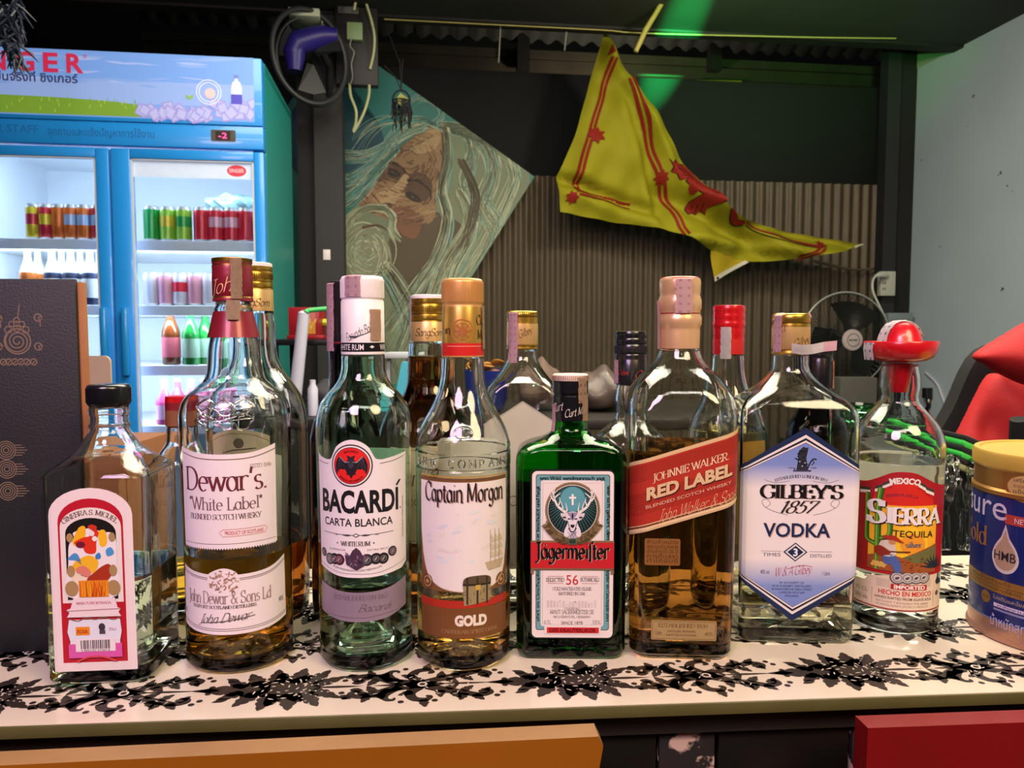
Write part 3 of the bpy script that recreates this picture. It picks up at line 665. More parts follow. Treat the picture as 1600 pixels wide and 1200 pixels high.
# 4 --- golden rum with gold cap
b = Bottle('rum_bottle', 'clear rum bottle with gold cap and a picture label of a treasure chest and ship', 724, Yof(1054, 72), [(556, 32), (560, 32.5), (590, 34.5), (610, 39), (630, 47), (648, 57), (665, 66), (680, 72), (692, 75), (697, 74.6), (699, 73), (701, 75), (723, 75), (725, 73.2), (727, 74.6), (960, 74), (1010, 73), (1040, 71), (1056, 66)],
           CLEAR, phi=4, group=FRONT, liquid=(915, GOLDL), punt=.008, ymid=760)
CG = mat('orange_gold_plastic', 'd9a25e', .38, .35); CW = mat('gold_foil_print', 'c9a04a', .3, .6)
b.cap([(436, 27, CG), (437, 30, CG), (441, 32, CG), (474, 32, CG), (476, 31, CG), (478, 31.2, CG), (480, 32, CW), (536, 32.6, mat('red_band', 'cf2420', .35)), (555, 33, CG), (557, 33, CG), (557.5, 30, CG)], knurl=(442, 473, 32, 80, CG))
a = Art(cx=720); a.ring(716, 517, 17, 19, 'b87030', 0); a.ring(716, 517, 12, 13, 'b87030', 0)
for i in range(8): a.leaf(716, 517, i * math.pi / 4, 15, 3.5, 'a65e28', 1)
a.text('Captain', 762, 507, 15, '4a3214', 0, width=46, font='black', wt=.19, nib=38, thin=.06, serif=0, seg=3); a.text('Morgan', 764, 530, 15, '4a3214', 0, width=44, font='black', wt=.19, nib=38, thin=.06, serif=0, seg=3)
a.text('in', 690, 522, 14, '4a3214', 0, font='black', wt=.19, nib=38, serif=0, seg=3)
a.stroke([(690, 541), (760, 541)], .8, 'f0b0a0', 0)
b.label('cap_print', a, 480, 557, r=32.5 * b.Y * b.ca / F, rot=R(6), off=.0001)
b.strip([(545, 33.3), (478, 32.6)], 74, 15, [mat('beige_stamp', 'c9a98c')])
a = Art(cx=724); LW = mat('label_cream', 'ece2df', .42, var=.02); BRN = '7c5430'
a.rect(642, 752, 806, 925, BRN, 0); a.stroke([(642, 746), (806, 746)], 2, 'b58a3a', 0); a.rect(642, 748, 806, 752, '6a4a2a', 0)
sh = [(643, 754), (806, 754), (806, 850)] + sp2([(800, 888), (792, 905), (780, 915), (762, 921), (725, 924), (690, 920), (668, 909), (656, 893), (648, 866), (643, 830)])
a.poly(sh, LW, 1); a.stroke(sp2([(648, 866), (656, 893), (668, 909), (690, 920), (725, 924), (762, 921), (780, 915), (792, 905), (800, 888)]), 1.5, 'd8c8b0', 2)
for x in (659, 791): a.disc(x, 913, 12, '6b4626', 2); a.ring(x, 913, 7, 8.5, 'c89c66', 3); a.disc(x, 913, 3, 'c89c66', 3)
for dx, dy, cl, l in ((1.6, 1.4, 'b58c84', 2), (0, 0, '1f1a1e', 3)):
    a.text('Captain Morgan', 725 + dx, 784 + dy, 29, cl, l, width=140, font='black', wt=.17, nib=36, thin=.05, serif=0, seg=3)
# open sea, ship and the treasure chest
for i in range(26):
    x, y = rg.uniform(655, 790), rg.uniform(800, 880); a.leaf(x, y, rg.uniform(-.4, .2), rg.uniform(8, 22), rg.uniform(3, 8), rg.choice(['dfe3e6', 'e4dcd6', 'd9dde4', 'e6e0d2']), 2)
for dx in (0, 9, 18):
    for k in range(3): a.poly(sp2([(768 + dx, 838 + k * 12), (774 + dx, 843 + k * 12), (776 + dx, 850 + k * 12), (768 + dx, 848 + k * 12)], 3, True), 'cfc2a8', 3)
    a.stroke([(768 + dx, 830), (768 + dx, 884)], .7, '9a8a70', 4)
a.poly([(758, 880), (796, 878), (790, 892), (764, 893)], 'bfae90', 4)
a.poly(sp2([(722, 912), (724, 904), (734, 900), (758, 900), (768, 905), (768, 914)], 3) , '5a4a36', 5); a.poly([(722, 912), (768, 914), (768, 940), (724, 946)], '9a8a62', 5)
for x in (729, 745, 761): a.stroke([(x, 902), (x, 944)], 3, '3a2e22', 6)
a.stroke([(722, 913), (768, 914)], 3, '2e241a', 6); a.rect(742, 914, 750, 922, 'c9a64a', 7)
for i in range(12): a.leaf(rg.uniform(726, 764), rg.uniform(918, 938), rg.uniform(0, 3), 7, 1.2, '6a5a3c', 6)
a.stroke([(642, 945), (806, 943)], 12, 'b02c1c', 3); a.rect(642, 950, 806, 998, mat('brown_translucent_band', '7a4c26', .4), 2)
a.text('GOLD', 735, 977, 16, 'e8dccf', 4, width=52, bold=.06); a.text('CARIBBEAN SPIRIT DRINK', 735, 990, 6, 'a88458', 4, width=96, font='serif', wt=.12)
b.label('front_label', a, 746, 998, lab='cream picture label with black lettering, brown corner rosettes and a brown band')
ri = [[(724 + 14 * math.cos(t), 668 + 9 * math.sin(t)) for t in [i * 6.2832 / 30 for i in range(31)]], [(727 - 8 * math.cos(t), 668 + 6 * math.sin(t)) for t in [(.9 + i * 4.4 / 14) for i in range(15)]], [(724, 672), (725, 663), (729, 671), (733, 663), (734, 672)]]
relief(b, ri, 655, 680, 'glass_relief', 'round monogram moulded into the clear shoulder', .0006, 724)
def glass_text(b, st, y, h, cx, pitch, lab):
    bm = bmesh.new()
    for i, ch in enumerate(st):
        if ch not in GL: continue
        for path in GL[ch].split('|')[1:]:
            pts = []
            for t in path.lstrip('!').split():
                pts += arcpts(*[float(v) for v in t[1:].split(',')], 4) if t[0] == '@' else [tuple(float(v) for v in t.split(','))]
            q = []
            for u, v in pts:
                uu = (cx + (i - len(st) / 2) * pitch + u * h - b.cx) * b.Y / F; z = b.z(y - v * h); A, B, C = b.sec(z); x, yy = sect(uu, A, B, min(A, B, C), -.0003); q.append((x, yy, z))
            q = [p for j, p in enumerate(q) if j == 0 or (Vector(p) - Vector(q[j - 1])).length > 1e-5]
            if len(q) > 1: tube(bm, q, .0007, 5)
    o = link('glass_lettering', bm, CLEAR, b.root); o['label'] = lab
glass_text(b, 'RUM COMPANY', 719, 12, 724, 16, 'RUM COMPANY moulded into the clear glass')

backlabel(b, 705, 920, 74, 62, BLP)
# 5 --- dark green herbal liqueur
dr = .66
b = Bottle('liqueur_bottle', 'short flat dark green liqueur bottle with black cap and stag label', 890, Yof(1032, 56), [(655, 25.5), (658, 26), (668, 27, 1, .97), (677, 34, .95, .8), (684, 48, .85, .7), (688, 62, .78, .62), (693, 72, .74, .55), (700, 80.5, .7, .42), (711, 84.5, dr, .36), (735, 85, dr, .34), (1010, 84, dr, .34), (1036, 82, dr, .36)],
           JG, phi=-1, group=FRONT, liquid=(742, BLACKL), ymid=820)
CBT = mat('cap_beige_top', 'e3c9b6', .5)
b.cap([(584, 26, CBT), (586, 28, CBT), (594, 28, BLK), (613, 28, BLK), (614, 26, BLK), (617, 26, BLK), (618, 28.4, BLK), (655, 28, BLK), (656, 25, BLK)], knurl=(586, 593, 28, 60, mat('cap_groove', '9a7a6a', .5)))
a = Art(cx=888); a.text('Curt', 868, 643, 13, 'd8c8c0', 0, font='script', slant=.5, wt=.1, thin=.06, nib=40, serif=0, width=24, rot=-12); a.text('Curt Mast', 902, 649, 12, 'e3d3ca', 0, font='script', slant=.5, wt=.1, thin=.06, nib=40, serif=0, width=42, rot=-10)
b.label('cap_signature', a, 625, 655, r=28.4 * b.Y * b.ca / F, rot=R(-5), off=.0001)
b.strip([(628, 29), (590, 28.6), (585, 22), (584, 0), (585, -24)], 38, 17, [mat('beige_stamp', 'c9a98c'), ink('8a6a50')]); b.strip([(655, 29.5), (615, 29)], 48, 14, [mat('beige_stamp', 'c9a98c')], name='torn_stamp_end'); b.strip([(672, 31), (655, 28.8), (630, 28.8)], -62, 10, STP, name='paper_seal')
a = Art(cx=895); JP = mat('label_ivory', 'ebdedb', .42, var=.02); TL = '6fa3aa'; DK = '1c2b2b'
a.poly(rrect(829, 733, 963, 998, 9), '0d1410', 0); a.poly(rrect(832, 736, 961, 996, 8), JP, 1)
a.poly(rrect(838, 741, 955, 984, 4), DK, 2); a.poly(rrect(839, 742, 954, 983, 3.5), TL, 3)
a.poly(rrect(846, 750, 946, 978, 4), JP, 4); a.stroke([(849, 975), (849, 754), (943, 754), (943, 975)], .5, 'b0a09a', 5, closed=True)
a.rect(852, 978, 942, 990, JP, 4)
BLs = dict(font='black', wt=.24, nib=38, thin=.09, serif=0, seg=3)
a.text('sein Wild, weidmannisch jagt,', 896, 749, 5.5, '20302e', 5, width=104, **BLs)
a.text('da er beschutzt und hegt', 843.5, 805, 5, '20302e', 5, width=92, rot=-90, **BLs); a.text('wie sich gehort, den', 950.5, 800, 5, '20302e', 5, width=84, rot=90, **BLs)
a.text('ehrt im Geschopfe', 843.5, 930, 4.6, '2c4644', 5, width=80, rot=-90, **BLs); a.text('Schopfer im Geschopfe ehrt', 950.5, 925, 4.6, '2c4644', 5, width=90, rot=90, **BLs)
X, Y0 = 896, 796
a.disc(X, Y0, 43.5, '6e5a40', 5); a.ring(X, Y0, 41.5, 43, '9a835c', 6); a.disc(X, Y0, 39.5, 'e8dcd8', 6); a.disc(X, Y0, 38.4, '12201f', 7)
a.disc(X, Y0 - 17, 19.5, '5c9fac', 8, n=40)
for i in range(60):
    t = 2 * math.pi * i / 60; r0, r1 = 19, 40
    ex, ey = X + math.cos(t) * r1, Y0 - 17 + math.sin(t) * r1
    k = 1.0
    while math.hypot(X + math.cos(t) * r1 * k - X, Y0 - 17 + math.sin(t) * r1 * k - Y0) < 38: k += .03
    while math.hypot(X + math.cos(t) * r1 * k - X, Y0 - 17 + math.sin(t) * r1 * k - Y0) > 38: k -= .03
    a.stroke([(X + math.cos(t) * r0, Y0 - 17 + math.sin(t) * r0), (X + math.cos(t) * r1 * k, Y0 - 17 + math.sin(t) * r1 * k)], 1.1, '4f8d92', 8, w1=.35)
a.rect(X - 1.6, 771, X + 1.6, 788, 'f2ece8', 9); a.rect(X - 5.5, 775, X + 5.5, 778, 'f2ece8', 9)
IV = 'efe6e2'
for sg in (-1, 1):
    f = lambda q: [(X + sg * x, y) for x, y in q]
    a.stroke(f(sp2([(7, 803), (14, 797), (22, 791), (27, 783), (30, 774), (32, 766)])), 4.6, IV, 9, w1=2.2)
    a.stroke(f(sp2([(29, 782), (34, 775), (34, 770)])), 3, IV, 9, w1=.6); a.stroke(f(sp2([(30, 774), (29, 766), (27, 760)])), 2.6, IV, 9, w1=.5); a.stroke(f(sp2([(30, 778), (23, 772), (19, 769)])), 2.6, IV, 9, w1=.5)
    a.stroke(f(sp2([(23, 790), (20, 782), (21, 776)])), 2.4, IV, 9, w1=.5); a.stroke(f(sp2([(15, 797), (16, 790), (19, 782)])), 2.6, IV, 9, w1=.5); a.stroke(f(sp2([(10, 801), (9, 794), (11, 784)])), 2.8, IV, 9, w1=.5)
    a.poly(f(sp2([(7, 806), (13, 801), (19, 801), (17, 807), (11, 812), (7, 810)], 4, True)), 'd9ccd2', 9); a.leaf(X + sg * 10, 807, 0 if sg > 0 else math.pi, 7, 3, '3a3440', 10)
a.poly(sp2([(X - 8, 800), (X, 798), (X + 8, 800), (X + 9, 808), (X + 8, 816), (X + 13, 828), (X + 12, 838), (X, 840), (X - 12, 838), (X - 13, 828), (X - 8, 816), (X - 9, 808)], 4, True), 'e6dce2', 10)
a.poly(sp2([(X - 8, 800), (X, 799), (X + 8, 800), (X + 4, 806), (X, 812), (X - 4, 806)], 3, True), '9a8fae', 11); a.leaf(X, 800, 1.57, 11, 3, '2a2433', 12)
for sg in (-1, 1): a.leaf(X + sg * 8, 809, 0 if sg < 0 else math.pi, 6, 2, '201a26', 12); a.stroke(sp2([(X + sg * 8, 812), (X + sg * 5, 822), (X + sg * 4, 826)]), 1.2, '6a6072', 11)
a.poly([(X - 3.6, 818), (X + 3.6, 818), (X + 2.2, 822), (X, 823), (X - 2.2, 822)], '1c1720', 12); a.stroke(sp2([(X - 6, 823), (X - 3, 828), (X, 829), (X + 3, 828), (X + 6, 823)]), 1.8, '2a2230', 12)
for i in range(14): a.stroke([(X + rg.uniform(-9, 9), 829), (X + rg.uniform(-11, 11), 839)], .7, rg.choice(['9a8fae', '7a7088', 'c8bccb']), 12)
a.poly(rrect(830, 843, 962, 888, 3), 'c3222b', 8); a.rect(830, 843, 962, 846, '8a6a4a', 9); a.rect(830, 886, 962, 889, '7a5c46', 9)
for sx_ in (830, 957): a.rect(sx_, 886, sx_ + 5, 895, '8a6a55', 8)
for sg in (-1, 1):
    for i in range(16):
        t = i / 15; bx, by = X + sg * (8 + 32 * t), 846 - 4 * math.sin(t * 2) - 24 * t * t
        for q in (-1, 1): a.leaf(bx, by, math.atan2(-.9, sg) + q * sg * .9, 9, 4.5, rg.choice(['6f5c3e', '86704c', '58482e']), 13)
a.rect(X - 7, 839, X + 7, 849, '55634f', 14); a.rect(X - 5, 841, X + 5, 847, '2a3a30', 15)
for dx, cl, l in ((1.2, 'c9a090', 10), (0, '0d0a0c', 11)): a.text('Jägermeiſter', 896 + dx, 871 + dx * .6, 25, cl, l, width=118, font='black', wt=.22, nib=36, thin=.07, serif=0, seg=3)
a.text('56', 896, 912, 16, 'c3272f', 6, width=19); 
for q in ((857, 882), (911, 937)):
    for y in (899, 910): a.stroke([(q[0], y), (q[1], y)], .5, 'c06a60', 6)
TX = '5a4448'
a.text('SELECTED', 869, 907.5, 6, TX, 6, width=29, font='serif', wt=.13, thin=.06); a.text('BOTANICALS', 924, 907, 6, TX, 6, width=30, font='serif', wt=.13, thin=.06)
a.text('COLD MACERATED ELIXIR', 896, 921, 5, '7a6a6c', 6, width=62, font='serif', wt=.13, thin=.06); a.text('MATURED IN OAK', 896, 928.5, 5, '7a6a6c', 6, width=43, font='serif', wt=.13, thin=.06)
for i in range(16): a.rect(856 + i * 5, 936 + rg.uniform(0, 6), 859.5 + i * 5, 948, rg.choice(['d9cccc', 'd3c4c6', 'dfd3d2']), 5)
a.disc(876, 938, .7, '8a7a7a', 6); a.disc(901, 939, .9, '5a4a4a', 6)
a.text('CHATEAU', 896, 951, 3, 'a89a9a', 6, width=24, font='serif'); a.text('MAST-JAGERMEISTER SE', 896, 958, 6.3, '8a7a7c', 6, width=70, font='serif', wt=.12, thin=.06); a.text('WOLFENBUTTEL, GERMANY', 896, 964.5, 3.6, '9a8a8c', 6, width=60, font='serif', wt=.14)
a.text('SINCE 1878', 896, 974.5, 5, '7a6a6c', 6, width=34, bold=.0); a.text('35%', 935, 974, 6.5, 'a89898', 6, width=13); a.text('0.7L', 857, 974, 6, 'a89898', 6, width=11)
a.rect(856, 979.5, 939, 988.5, 'cf222b', 5); a.text('DER KRAUTERLIKOR', 897.5, 987, 6, '6a0c12', 6, width=74, bold=.03)
b.label('front_label', a, 733, 998, lab='ivory label with a white stag in a dark disc over a red blackletter banner')

# 6 --- square whisky bottle with slanting red label
cs = .36
b = Bottle('whisky_bottle', 'square clear whisky bottle with peach gold cap and slanting red label', 1058, Yof(1031, 72), [(545, 32), (549, 33), (560, 37), (575, 48, 1, 1), (588, 61, 1, .9), (600, 70, 1, .78), (612, 76, 1, .66), (626, 79.5, 1, .54), (645, 80.5, 1, cs), (700, 80, 1, cs), (1000, 76, 1, cs), (1034, 74, 1, cs)],
           CLEAR, phi=-4, group=FRONT, liquid=(694, JWL), punt=.004, ymid=760)
PB = PEACH
b.cap([(433, 24, PB), (434, 29, mat('red_rim', 'b83a2a', .35, .2)), (436, 31, PB), (440, 32.5, PB), (457, 32, PB), (461, 31, PB), (464, 32, PB), (470, 34, PB), (482, 34, PB), (487, 32, PB), (489, 32, mat('red_line', '8a2a1c', .4)), (491, 32, PB), (496, 34.5, PB), (506, 34.5, PB), (512, 32, PB), (515, 31.6, PB), (518, 32, PB), (544, 31.5, PB), (545.5, 29, PB)])
b.strip([(490, 34.8), (470, 34.6), (438, 33), (433, 24), (433, -20)], 4, 26, [mat('pink_stamp', 'e8c0c2', .6, var=.08, scale=200), ink('c79aa0')], jag=.001); b.strip([(545, 33), (490, 34), (470, 35)], -78, 14, [mat('pink_stamp', '')], name='torn_stamp_end')
a = Art(cx=1062); RL = 'b53325'; GE = 'd8b486'; m = -.31
def J(x, y): return (x, y + (x - 1062) * m)
def Jr(x0, y0, x1, y1, c, l):
    n = 24; a.poly([J(x0 + (x1 - x0) * i / n, y0) for i in range(n + 1)] + [J(x1 - (x1 - x0) * i / n, y1) for i in range(n + 1)], c, l)
Jr(940, 698, 1165, 813, GE, 0); Jr(940, 704, 1165, 801, mat('red_label', RL, .4, var=.05, scale=20), 1); Jr(940, 803, 1165, 805.5, '6a2a1a', 1); Jr(940, 807, 1165, 810, 'e6cba0', 2)
for i in range(30):
    if i < 9 or 14 < i < 27: a.stroke([J(x, 708 + i * 2.9) for x in (942, 1000, 1060, 1120, 1160)], .55, '7d1f17', 2)
rot = math.degrees(math.atan(m)); ff = lambda u, v: (u, v + u * m)
a.text('JOHNNIE WALKER.', 1070, 735, 12, 'ecc9a4', 4, width=118, font='serif', wt=.14, thin=.05, serif=.07, fn=ff); a.rect(1060, 709, 1060.1, 709.1, RL, 2)
for dx, cl, l in ((1.8, '4a1410', 4), (0, 'd9b88e', 5)): a.text('RED LABEL', 1069 + dx, 761 + dx * .8, 19, cl, l, width=134, bold=.045, fn=ff)
a.text('BLENDED SCOTCH WHISKY', 1068, 775, 5.2, 'e0a890', 4, width=134, bold=.01, fn=ff)
a.text('John Walker & Sons', 1082, 798, 19, 'e6b08c', 4, width=128, font='script', slant=.5, wt=.075, thin=.045, nib=35, serif=0, fn=ff)
b.label('front_label', a, 660, 860, u0=1, lab='slanting red label with gold edges wrapped round the square bottle')
a = Art(cx=1062); a.poly(rrect(1012, 969, 1115, 1000, 2), mat('gold_paper', 'b79a68', .45, .2), 0); a.ring(1012, 969, 0, .01, GE, 0)
a.stroke(rrect(1014, 971, 1113, 998, 2), .7, '7a5c34', 1, closed=True)
a.text('ESTABLISHED 1820', 1062, 980, 6, '6a4a28', 1, width=78, font='serif', wt=.13); a.text('DISTILLED, BLENDED', 1060, 987.5, 3.4, '5a3c22', 1, width=44); a.text('& BOTTLED IN SCOTLAND', 1060, 993.5, 3.4, '5a3c22', 1, width=48); a.text('1 Litre', 1023, 992, 7, '6a4a28', 1, width=11); a.text('40%', 1103, 992, 6, '6a4a28', 1, width=13)
b.label('lower_label', a, 969, 1000, lab='small gold paper strip label near the foot')
a = Art(cx=1062); a.poly(rrect(1000, 842, 1056, 884, 3), mat('amber_back_paper', '8a5a2a', .5), 0)
for i in range(5): a.text(['ห้ามจำหน่าย', 'สุราแก่บุคคล', 'อายุต่ำกว่า 20 ปี', 'การดื่มสุรา', 'ทำให้ขับขี่'][i], 1028, 850 + i * 7.4, 6, '5a3416', 1, width=48)
b.label('warning_sticker', a, 840, 886, lab='small brown sticker of Thai warning lines under the red label')

# 7 --- vodka with hexagonal label
dr = .74
b = Bottle('vodka_bottle', 'broad clear vodka bottle with gold cap and blue edged hexagonal label', 1230, Yof(1008, 66), [(553, 28), (556, 29), (572, 29.5), (580, 32), (592, 39, .98, .95), (604, 52, .9, .85), (616, 68, .82, .6), (626, 79, .78, .42), (638, 86, .76, .26), (652, 88, dr, .18), (700, 88, dr, .16), (990, 85.5, dr, .16), (1012, 83, dr, .2)],
           CLEAR, phi=-3, group=FRONT, liquid=(920, glass('faint_gold_spirit', (.95, .90, .72), 1.36)), punt=.003, ymid=760)
b.cap([(490, 26, GOLD), (491, 29, GOLD), (494, 30.5, GOLD), (502, 30.5, GOLD), (504, 29.6, GOLDD), (506, 30, GOLD), (511, 30.6, mat('gold_print_foil', 'e0b878', .35, .5)), (545, 30.6, GOLD), (547, 29.6, GOLDD), (549, 30.6, GOLD), (553, 30.6, GOLD), (554, 28, GOLD)])
a = Art(cx=1233); a.text('W&A', 1216, 520, 9, '6a4a20', 0, font='script', slant=.5, wt=.12, nib=40, serif=0, width=14, rot=-10); a.text('Gilbey', 1250, 540, 14, '6a4a20', 0, font='script', slant=.5, wt=.12, nib=40, serif=0, width=30, rot=-18)
b.label('cap_signature', a, 510, 546, r=30.6 * b.Y * b.ca / F, rot=R(-10), off=.0001)
b.strip([(550, 31.2), (494, 31.2), (489, 24), (489, -20)], -58, 15, STP); b.strip([(496, 31), (490, 28)], 62, 16, [STAMP], name='torn_stamp_end')
bm = bmesh.new(); q = [(-.004, -.0155, .001), (.004, -.0165, -.0005), (.012, -.0165, .0), (.022, -.015, .002), (.033, -.013, .003)]; vs = []
zz = b.z(545)
for i, (x, y, z) in enumerate(q): vs.append((bm.verts.new((x, y, zz + z - .004)), bm.verts.new((x, y - .0005, zz + z + .004))))
for i in range(len(q) - 1): bm.faces.new((vs[i][0], vs[i + 1][0], vs[i + 1][1], vs[i][1])).material_index = 1 if i == 3 else 0
bmesh.ops.solidify(bm, geom=bm.faces[:], thickness=.0003); link('peeling_stamp', bm, [STAMPW, STAMP], b.root)['label'] = 'white stamp end peeling away to the right'
a = Art(cx=1241); N = '16284f'; LW3 = mat('label_offwhite', 'e8dee0', .42, var=.02)
def hexa(k): # inset k
    return [(1247, 668 + k * 1.22), (1247 + 86, 727 + k * .62), (1247 + 86, 905 - k * .62), (1233, 971 - k * 1.22), (1241 - 94, 905 - k * .62), (1241 - 94, 727 + k * .62)]
gm = D.materials.new('label_blue_fade'); gm.use_nodes = True; nt = gm.node_tree; gb = nt.nodes['Principled BSDF']; gb.inputs['Roughness'].default_value = .42
tc = nt.nodes.new('ShaderNodeTexCoord'); sx = nt.nodes.new('ShaderNodeSeparateXYZ'); rp = nt.nodes.new('ShaderNodeValToRGB'); mr = nt.nodes.new('ShaderNodeMapRange')
nt.links.new(tc.outputs['Object'], sx.inputs[0]); nt.links.new(sx.outputs['Z'], mr.inputs['Value']); nt.links.new(mr.outputs[0], rp.inputs[0]); nt.links.new(rp.outputs[0], gb.inputs['Base Color'])
mr.inputs['From Min'].default_value = P(1230, 955, b.Y - .04).z - ZT; mr.inputs['From Max'].default_value = P(1230, 690, b.Y - .04).z - ZT
el = rp.color_ramp.elements; el[0].position = 0; el[0].color = lin('6f84c8'); el[1].position = 1; el[1].color = lin('6f84c8')
for p_, c_ in ((.14, '7f92cc'), (.30, 'e8dee0'), (.72, 'e8dee0'), (.86, '7a8ccc')): e = el.new(p_); e.color = lin(c_)
a.poly(hexa(0), N, 0); a.poly(hexa(9), LW3, 1); a.poly(hexa(13), '14182a', 2); a.poly(hexa(16), LW3, 3); a.poly(hexa(18.5), '5a4a60', 4); a.poly(hexa(19.2), gm, 5)
TW = '20202c'
for i in range(40):
    y = rg.uniform(702, 732); hw_ = 5 + (y - 702) * .16; a.leaf(1241 + rg.uniform(-hw_, hw_), y, rg.uniform(0, 6.3), rg.uniform(3, 6), 2, TW, 6)
a.poly([(1233, 733), (1236, 713), (1234, 708), (1240, 700), (1243, 697), (1247, 699), (1251, 698), (1250, 705), (1248, 714), (1251, 733)], '2a2a38', 6)
for q in ((1238, 720), (1246, 722), (1242, 727)): a.disc(q[0], q[1], 1.2, '9aa0c8', 7)
a.stroke(sp2([(1250, 732), (1254, 722), (1259, 716), (1264, 717)]), 2.2, TW, 6); a.stroke(sp2([(1258, 718), (1260, 722), (1256, 725)]), 1.4, TW, 6); a.rect(1228, 733, 1256, 735.5, '3a3c58', 6)
a.text('TRADE', 1225, 731, 2.6, TW, 6, width=10); a.text('MARK', 1260, 731, 2.6, TW, 6, width=9)
a.text('ESTABLISHED LONDON 1857', 1241, 745, 4.6, '2c2c3a', 6, width=82, font='serif', wt=.15, arc=120)
for sg in (-1, 1):
    a.stroke(sp2([(1241 + sg * 18, 750), (1241 + sg * 40, 753), (1241 + sg * 58, 748)]), .5, '4a4a5a', 6); a.stroke(sp2([(1241 + sg * 20, 803), (1241 + sg * 40, 798), (1241 + sg * 56, 790), (1241 + sg * 60, 781), (1241 + sg * 52, 779), (1241 + sg * 47, 786), (1241 + sg * 54, 792)]), .6, '3a3a48', 6)
for dx, cl, l in ((1.4, 'b79a94', 6), (0, '0e0c10', 7)): a.text("GILBEY'S", 1242 + dx, 777 + dx * .6, 21, cl, l, width=130, font='serif', wt=.21, thin=.045, nib=4, serif=.08)
for dx, cl, l in ((1.2, 'b79a94', 6), (0, '1a171d', 7)): a.text('1857', 1241 + dx, 800 + dx * .6, 19, cl, l, width=62, font='script', slant=.45, wt=.13, thin=.045, nib=10, serif=0)
for dx, cl, l in ((1.6, 'caa8a0', 6), (0, N, 7)): a.text('VODKA', 1236 + dx, 837 + dx * .8, 22, cl, l, bold=.02, width=104, track=.2)
a.poly([(1235, 846), (1254, 861), (1235, 876), (1216, 861)], N, 6); a.poly([(1235, 848), (1251, 861), (1235, 874), (1219, 861)], LW3, 7); a.poly([(1235, 851), (1247.5, 861), (1235, 871), (1222.5, 861)], N, 8); a.text('3', 1235, 867, 12, 'efe8ea', 9, bold=.03)
for q in ((1181, 1213), (1257, 1292)): a.stroke([(q[0], 860), (q[1], 860)], .6, '7a6a78', 6)
a.text('TIMES', 1198, 868, 5.5, '4a4458', 6, width=28); a.text('DISTILLED', 1275, 869, 5.5, '4a4458', 6, width=33)
a.text('W & A Gilbey', 1234, 897, 14, 'b03048', 6, width=58, font='script', slant=.5, wt=.1, thin=.05, nib=40, serif=0, rot=-6); a.stroke(sp2([(1222, 888), (1245, 882), (1262, 884)]), .8, 'b03048', 6)
a.text('40% vol', 1188, 896, 7, '4a4458', 6, width=14); a.text('1 Litre', 1284, 897, 7, '4a4458', 6, width=11)
for i, (t, ww) in enumerate((('BY AUTHORITY OF', 38), ('W & A GILBEY, DISTILLERY', 62), ('78 MARYLEBONE HIGH STREET', 64), ('LONDON W1U 5AP', 40), ('ENGLAND', 20))): a.text(t, 1231, 911 + i * 5.2, 3.4, '2c3054', 6, width=ww)
b.label('front_label', a, 668, 971, u0=1, lab='six sided label with dark blue border and black serif lettering')
a = Art(cx=1330); a.rect(1282, 735, 1310, 880, 'd8ccc8', 0)
for i in range(9): a.rect(1284 + rg.uniform(0, 3), 742 + i * 15, 1306, 750 + i * 15, '3a3440', 1)

backlabel(b, 725, 950, 130, 60, BLP)
# 8 --- tequila with red sombrero
b = Bottle('tequila_bottle', 'clear tequila bottle wearing a red sombrero shaped cap', 1400, Yof(1000, 74), [(568, 29), (574, 30), (590, 33), (605, 34), (618, 32), (626, 33), (636, 40), (648, 52), (660, 63), (672, 70), (684, 74), (697, 76), (720, 75.5), (960, 73), (985, 72), (1003, 67)],
           WAVY, phi=-18, group=FRONT, liquid=(716, WATER), punt=.010, ymid=760)
k = b.Y * b.ca / F; RP = mat('red_plastic', 'cf1222', .28, coat=.4)
bm = bmesh.new(); zc = b.z(565)
lathe(bm, [(28 * k, zc), (40 * k, zc + .001), (52 * k, zc + .004), (58 * k, zc + .0105), (60 * k, zc + .0165), (58.5 * k, zc + .0175), (55 * k, zc + .013), (47 * k, zc + .010), (40 * k, zc + .0105), (36 * k, zc + .014), (33 * k, zc + .020), (28 * k, zc + .0265), (20 * k, zc + .0315), (10 * k, zc + .0340), (1 * k, zc + .0345)], 64)
o = link('sombrero_cap', bm, RP, b.root, smooth=60); o['label'] = 'red plastic sombrero cap with upturned brim'
bm = bmesh.new(); lathe(bm, [(13 * k, b.z(612)), (16 * k, b.z(600)), (20 * k, b.z(580)), (21 * k, b.z(567))], 40); link('stopper', bm, RP, b.root)
b.strip([(562, 59.5), (546, 62.2), (535, 60.5), (540, 54), (544, 46), (541, 41), (536, 38), (527, 35.5), (515, 30.5), (506, 23), (501, 11), (500, 2), (500, -2), (503, -16), (512, -27), (525, -35)], -62, 23, [STAMPW, ink('8a86a8')], lift=.0012)
a = Art(cx=1411); RS = 'a81c26'
def wv(y, amp=20): return sp2([(1337, y + amp + 2), (1360, y + amp), (1378, y + amp * .6), (1396, y + amp * .12), (1412, y), (1428, y + amp * .12), (1446, y + amp * .6), (1464, y + amp), (1486, y + amp + 2)], 5)
bt = wv(920, 0)
a.poly(wv(738) + [(1486, 899), (1337, 902)], mat('crimson_label', 'b51c24', .4), 0); a.poly([(x, y + 3) for x, y in wv(738)] + [(1482, 800), (1340, 800)], RS, 1)
a.poly([(1368, 795)] + sp2([(1374, 775), (1390, 760), (1412, 756), (1436, 760), (1452, 776)]) + [(1458, 795)], 'd3281e', 2)
a.rect(1366, 790, 1462, 895, 'f0b429', 2); a.disc(1420, 850, 27, 'f4c52e', 3); a.disc(1426, 851, 17, 'e89a2c', 4)
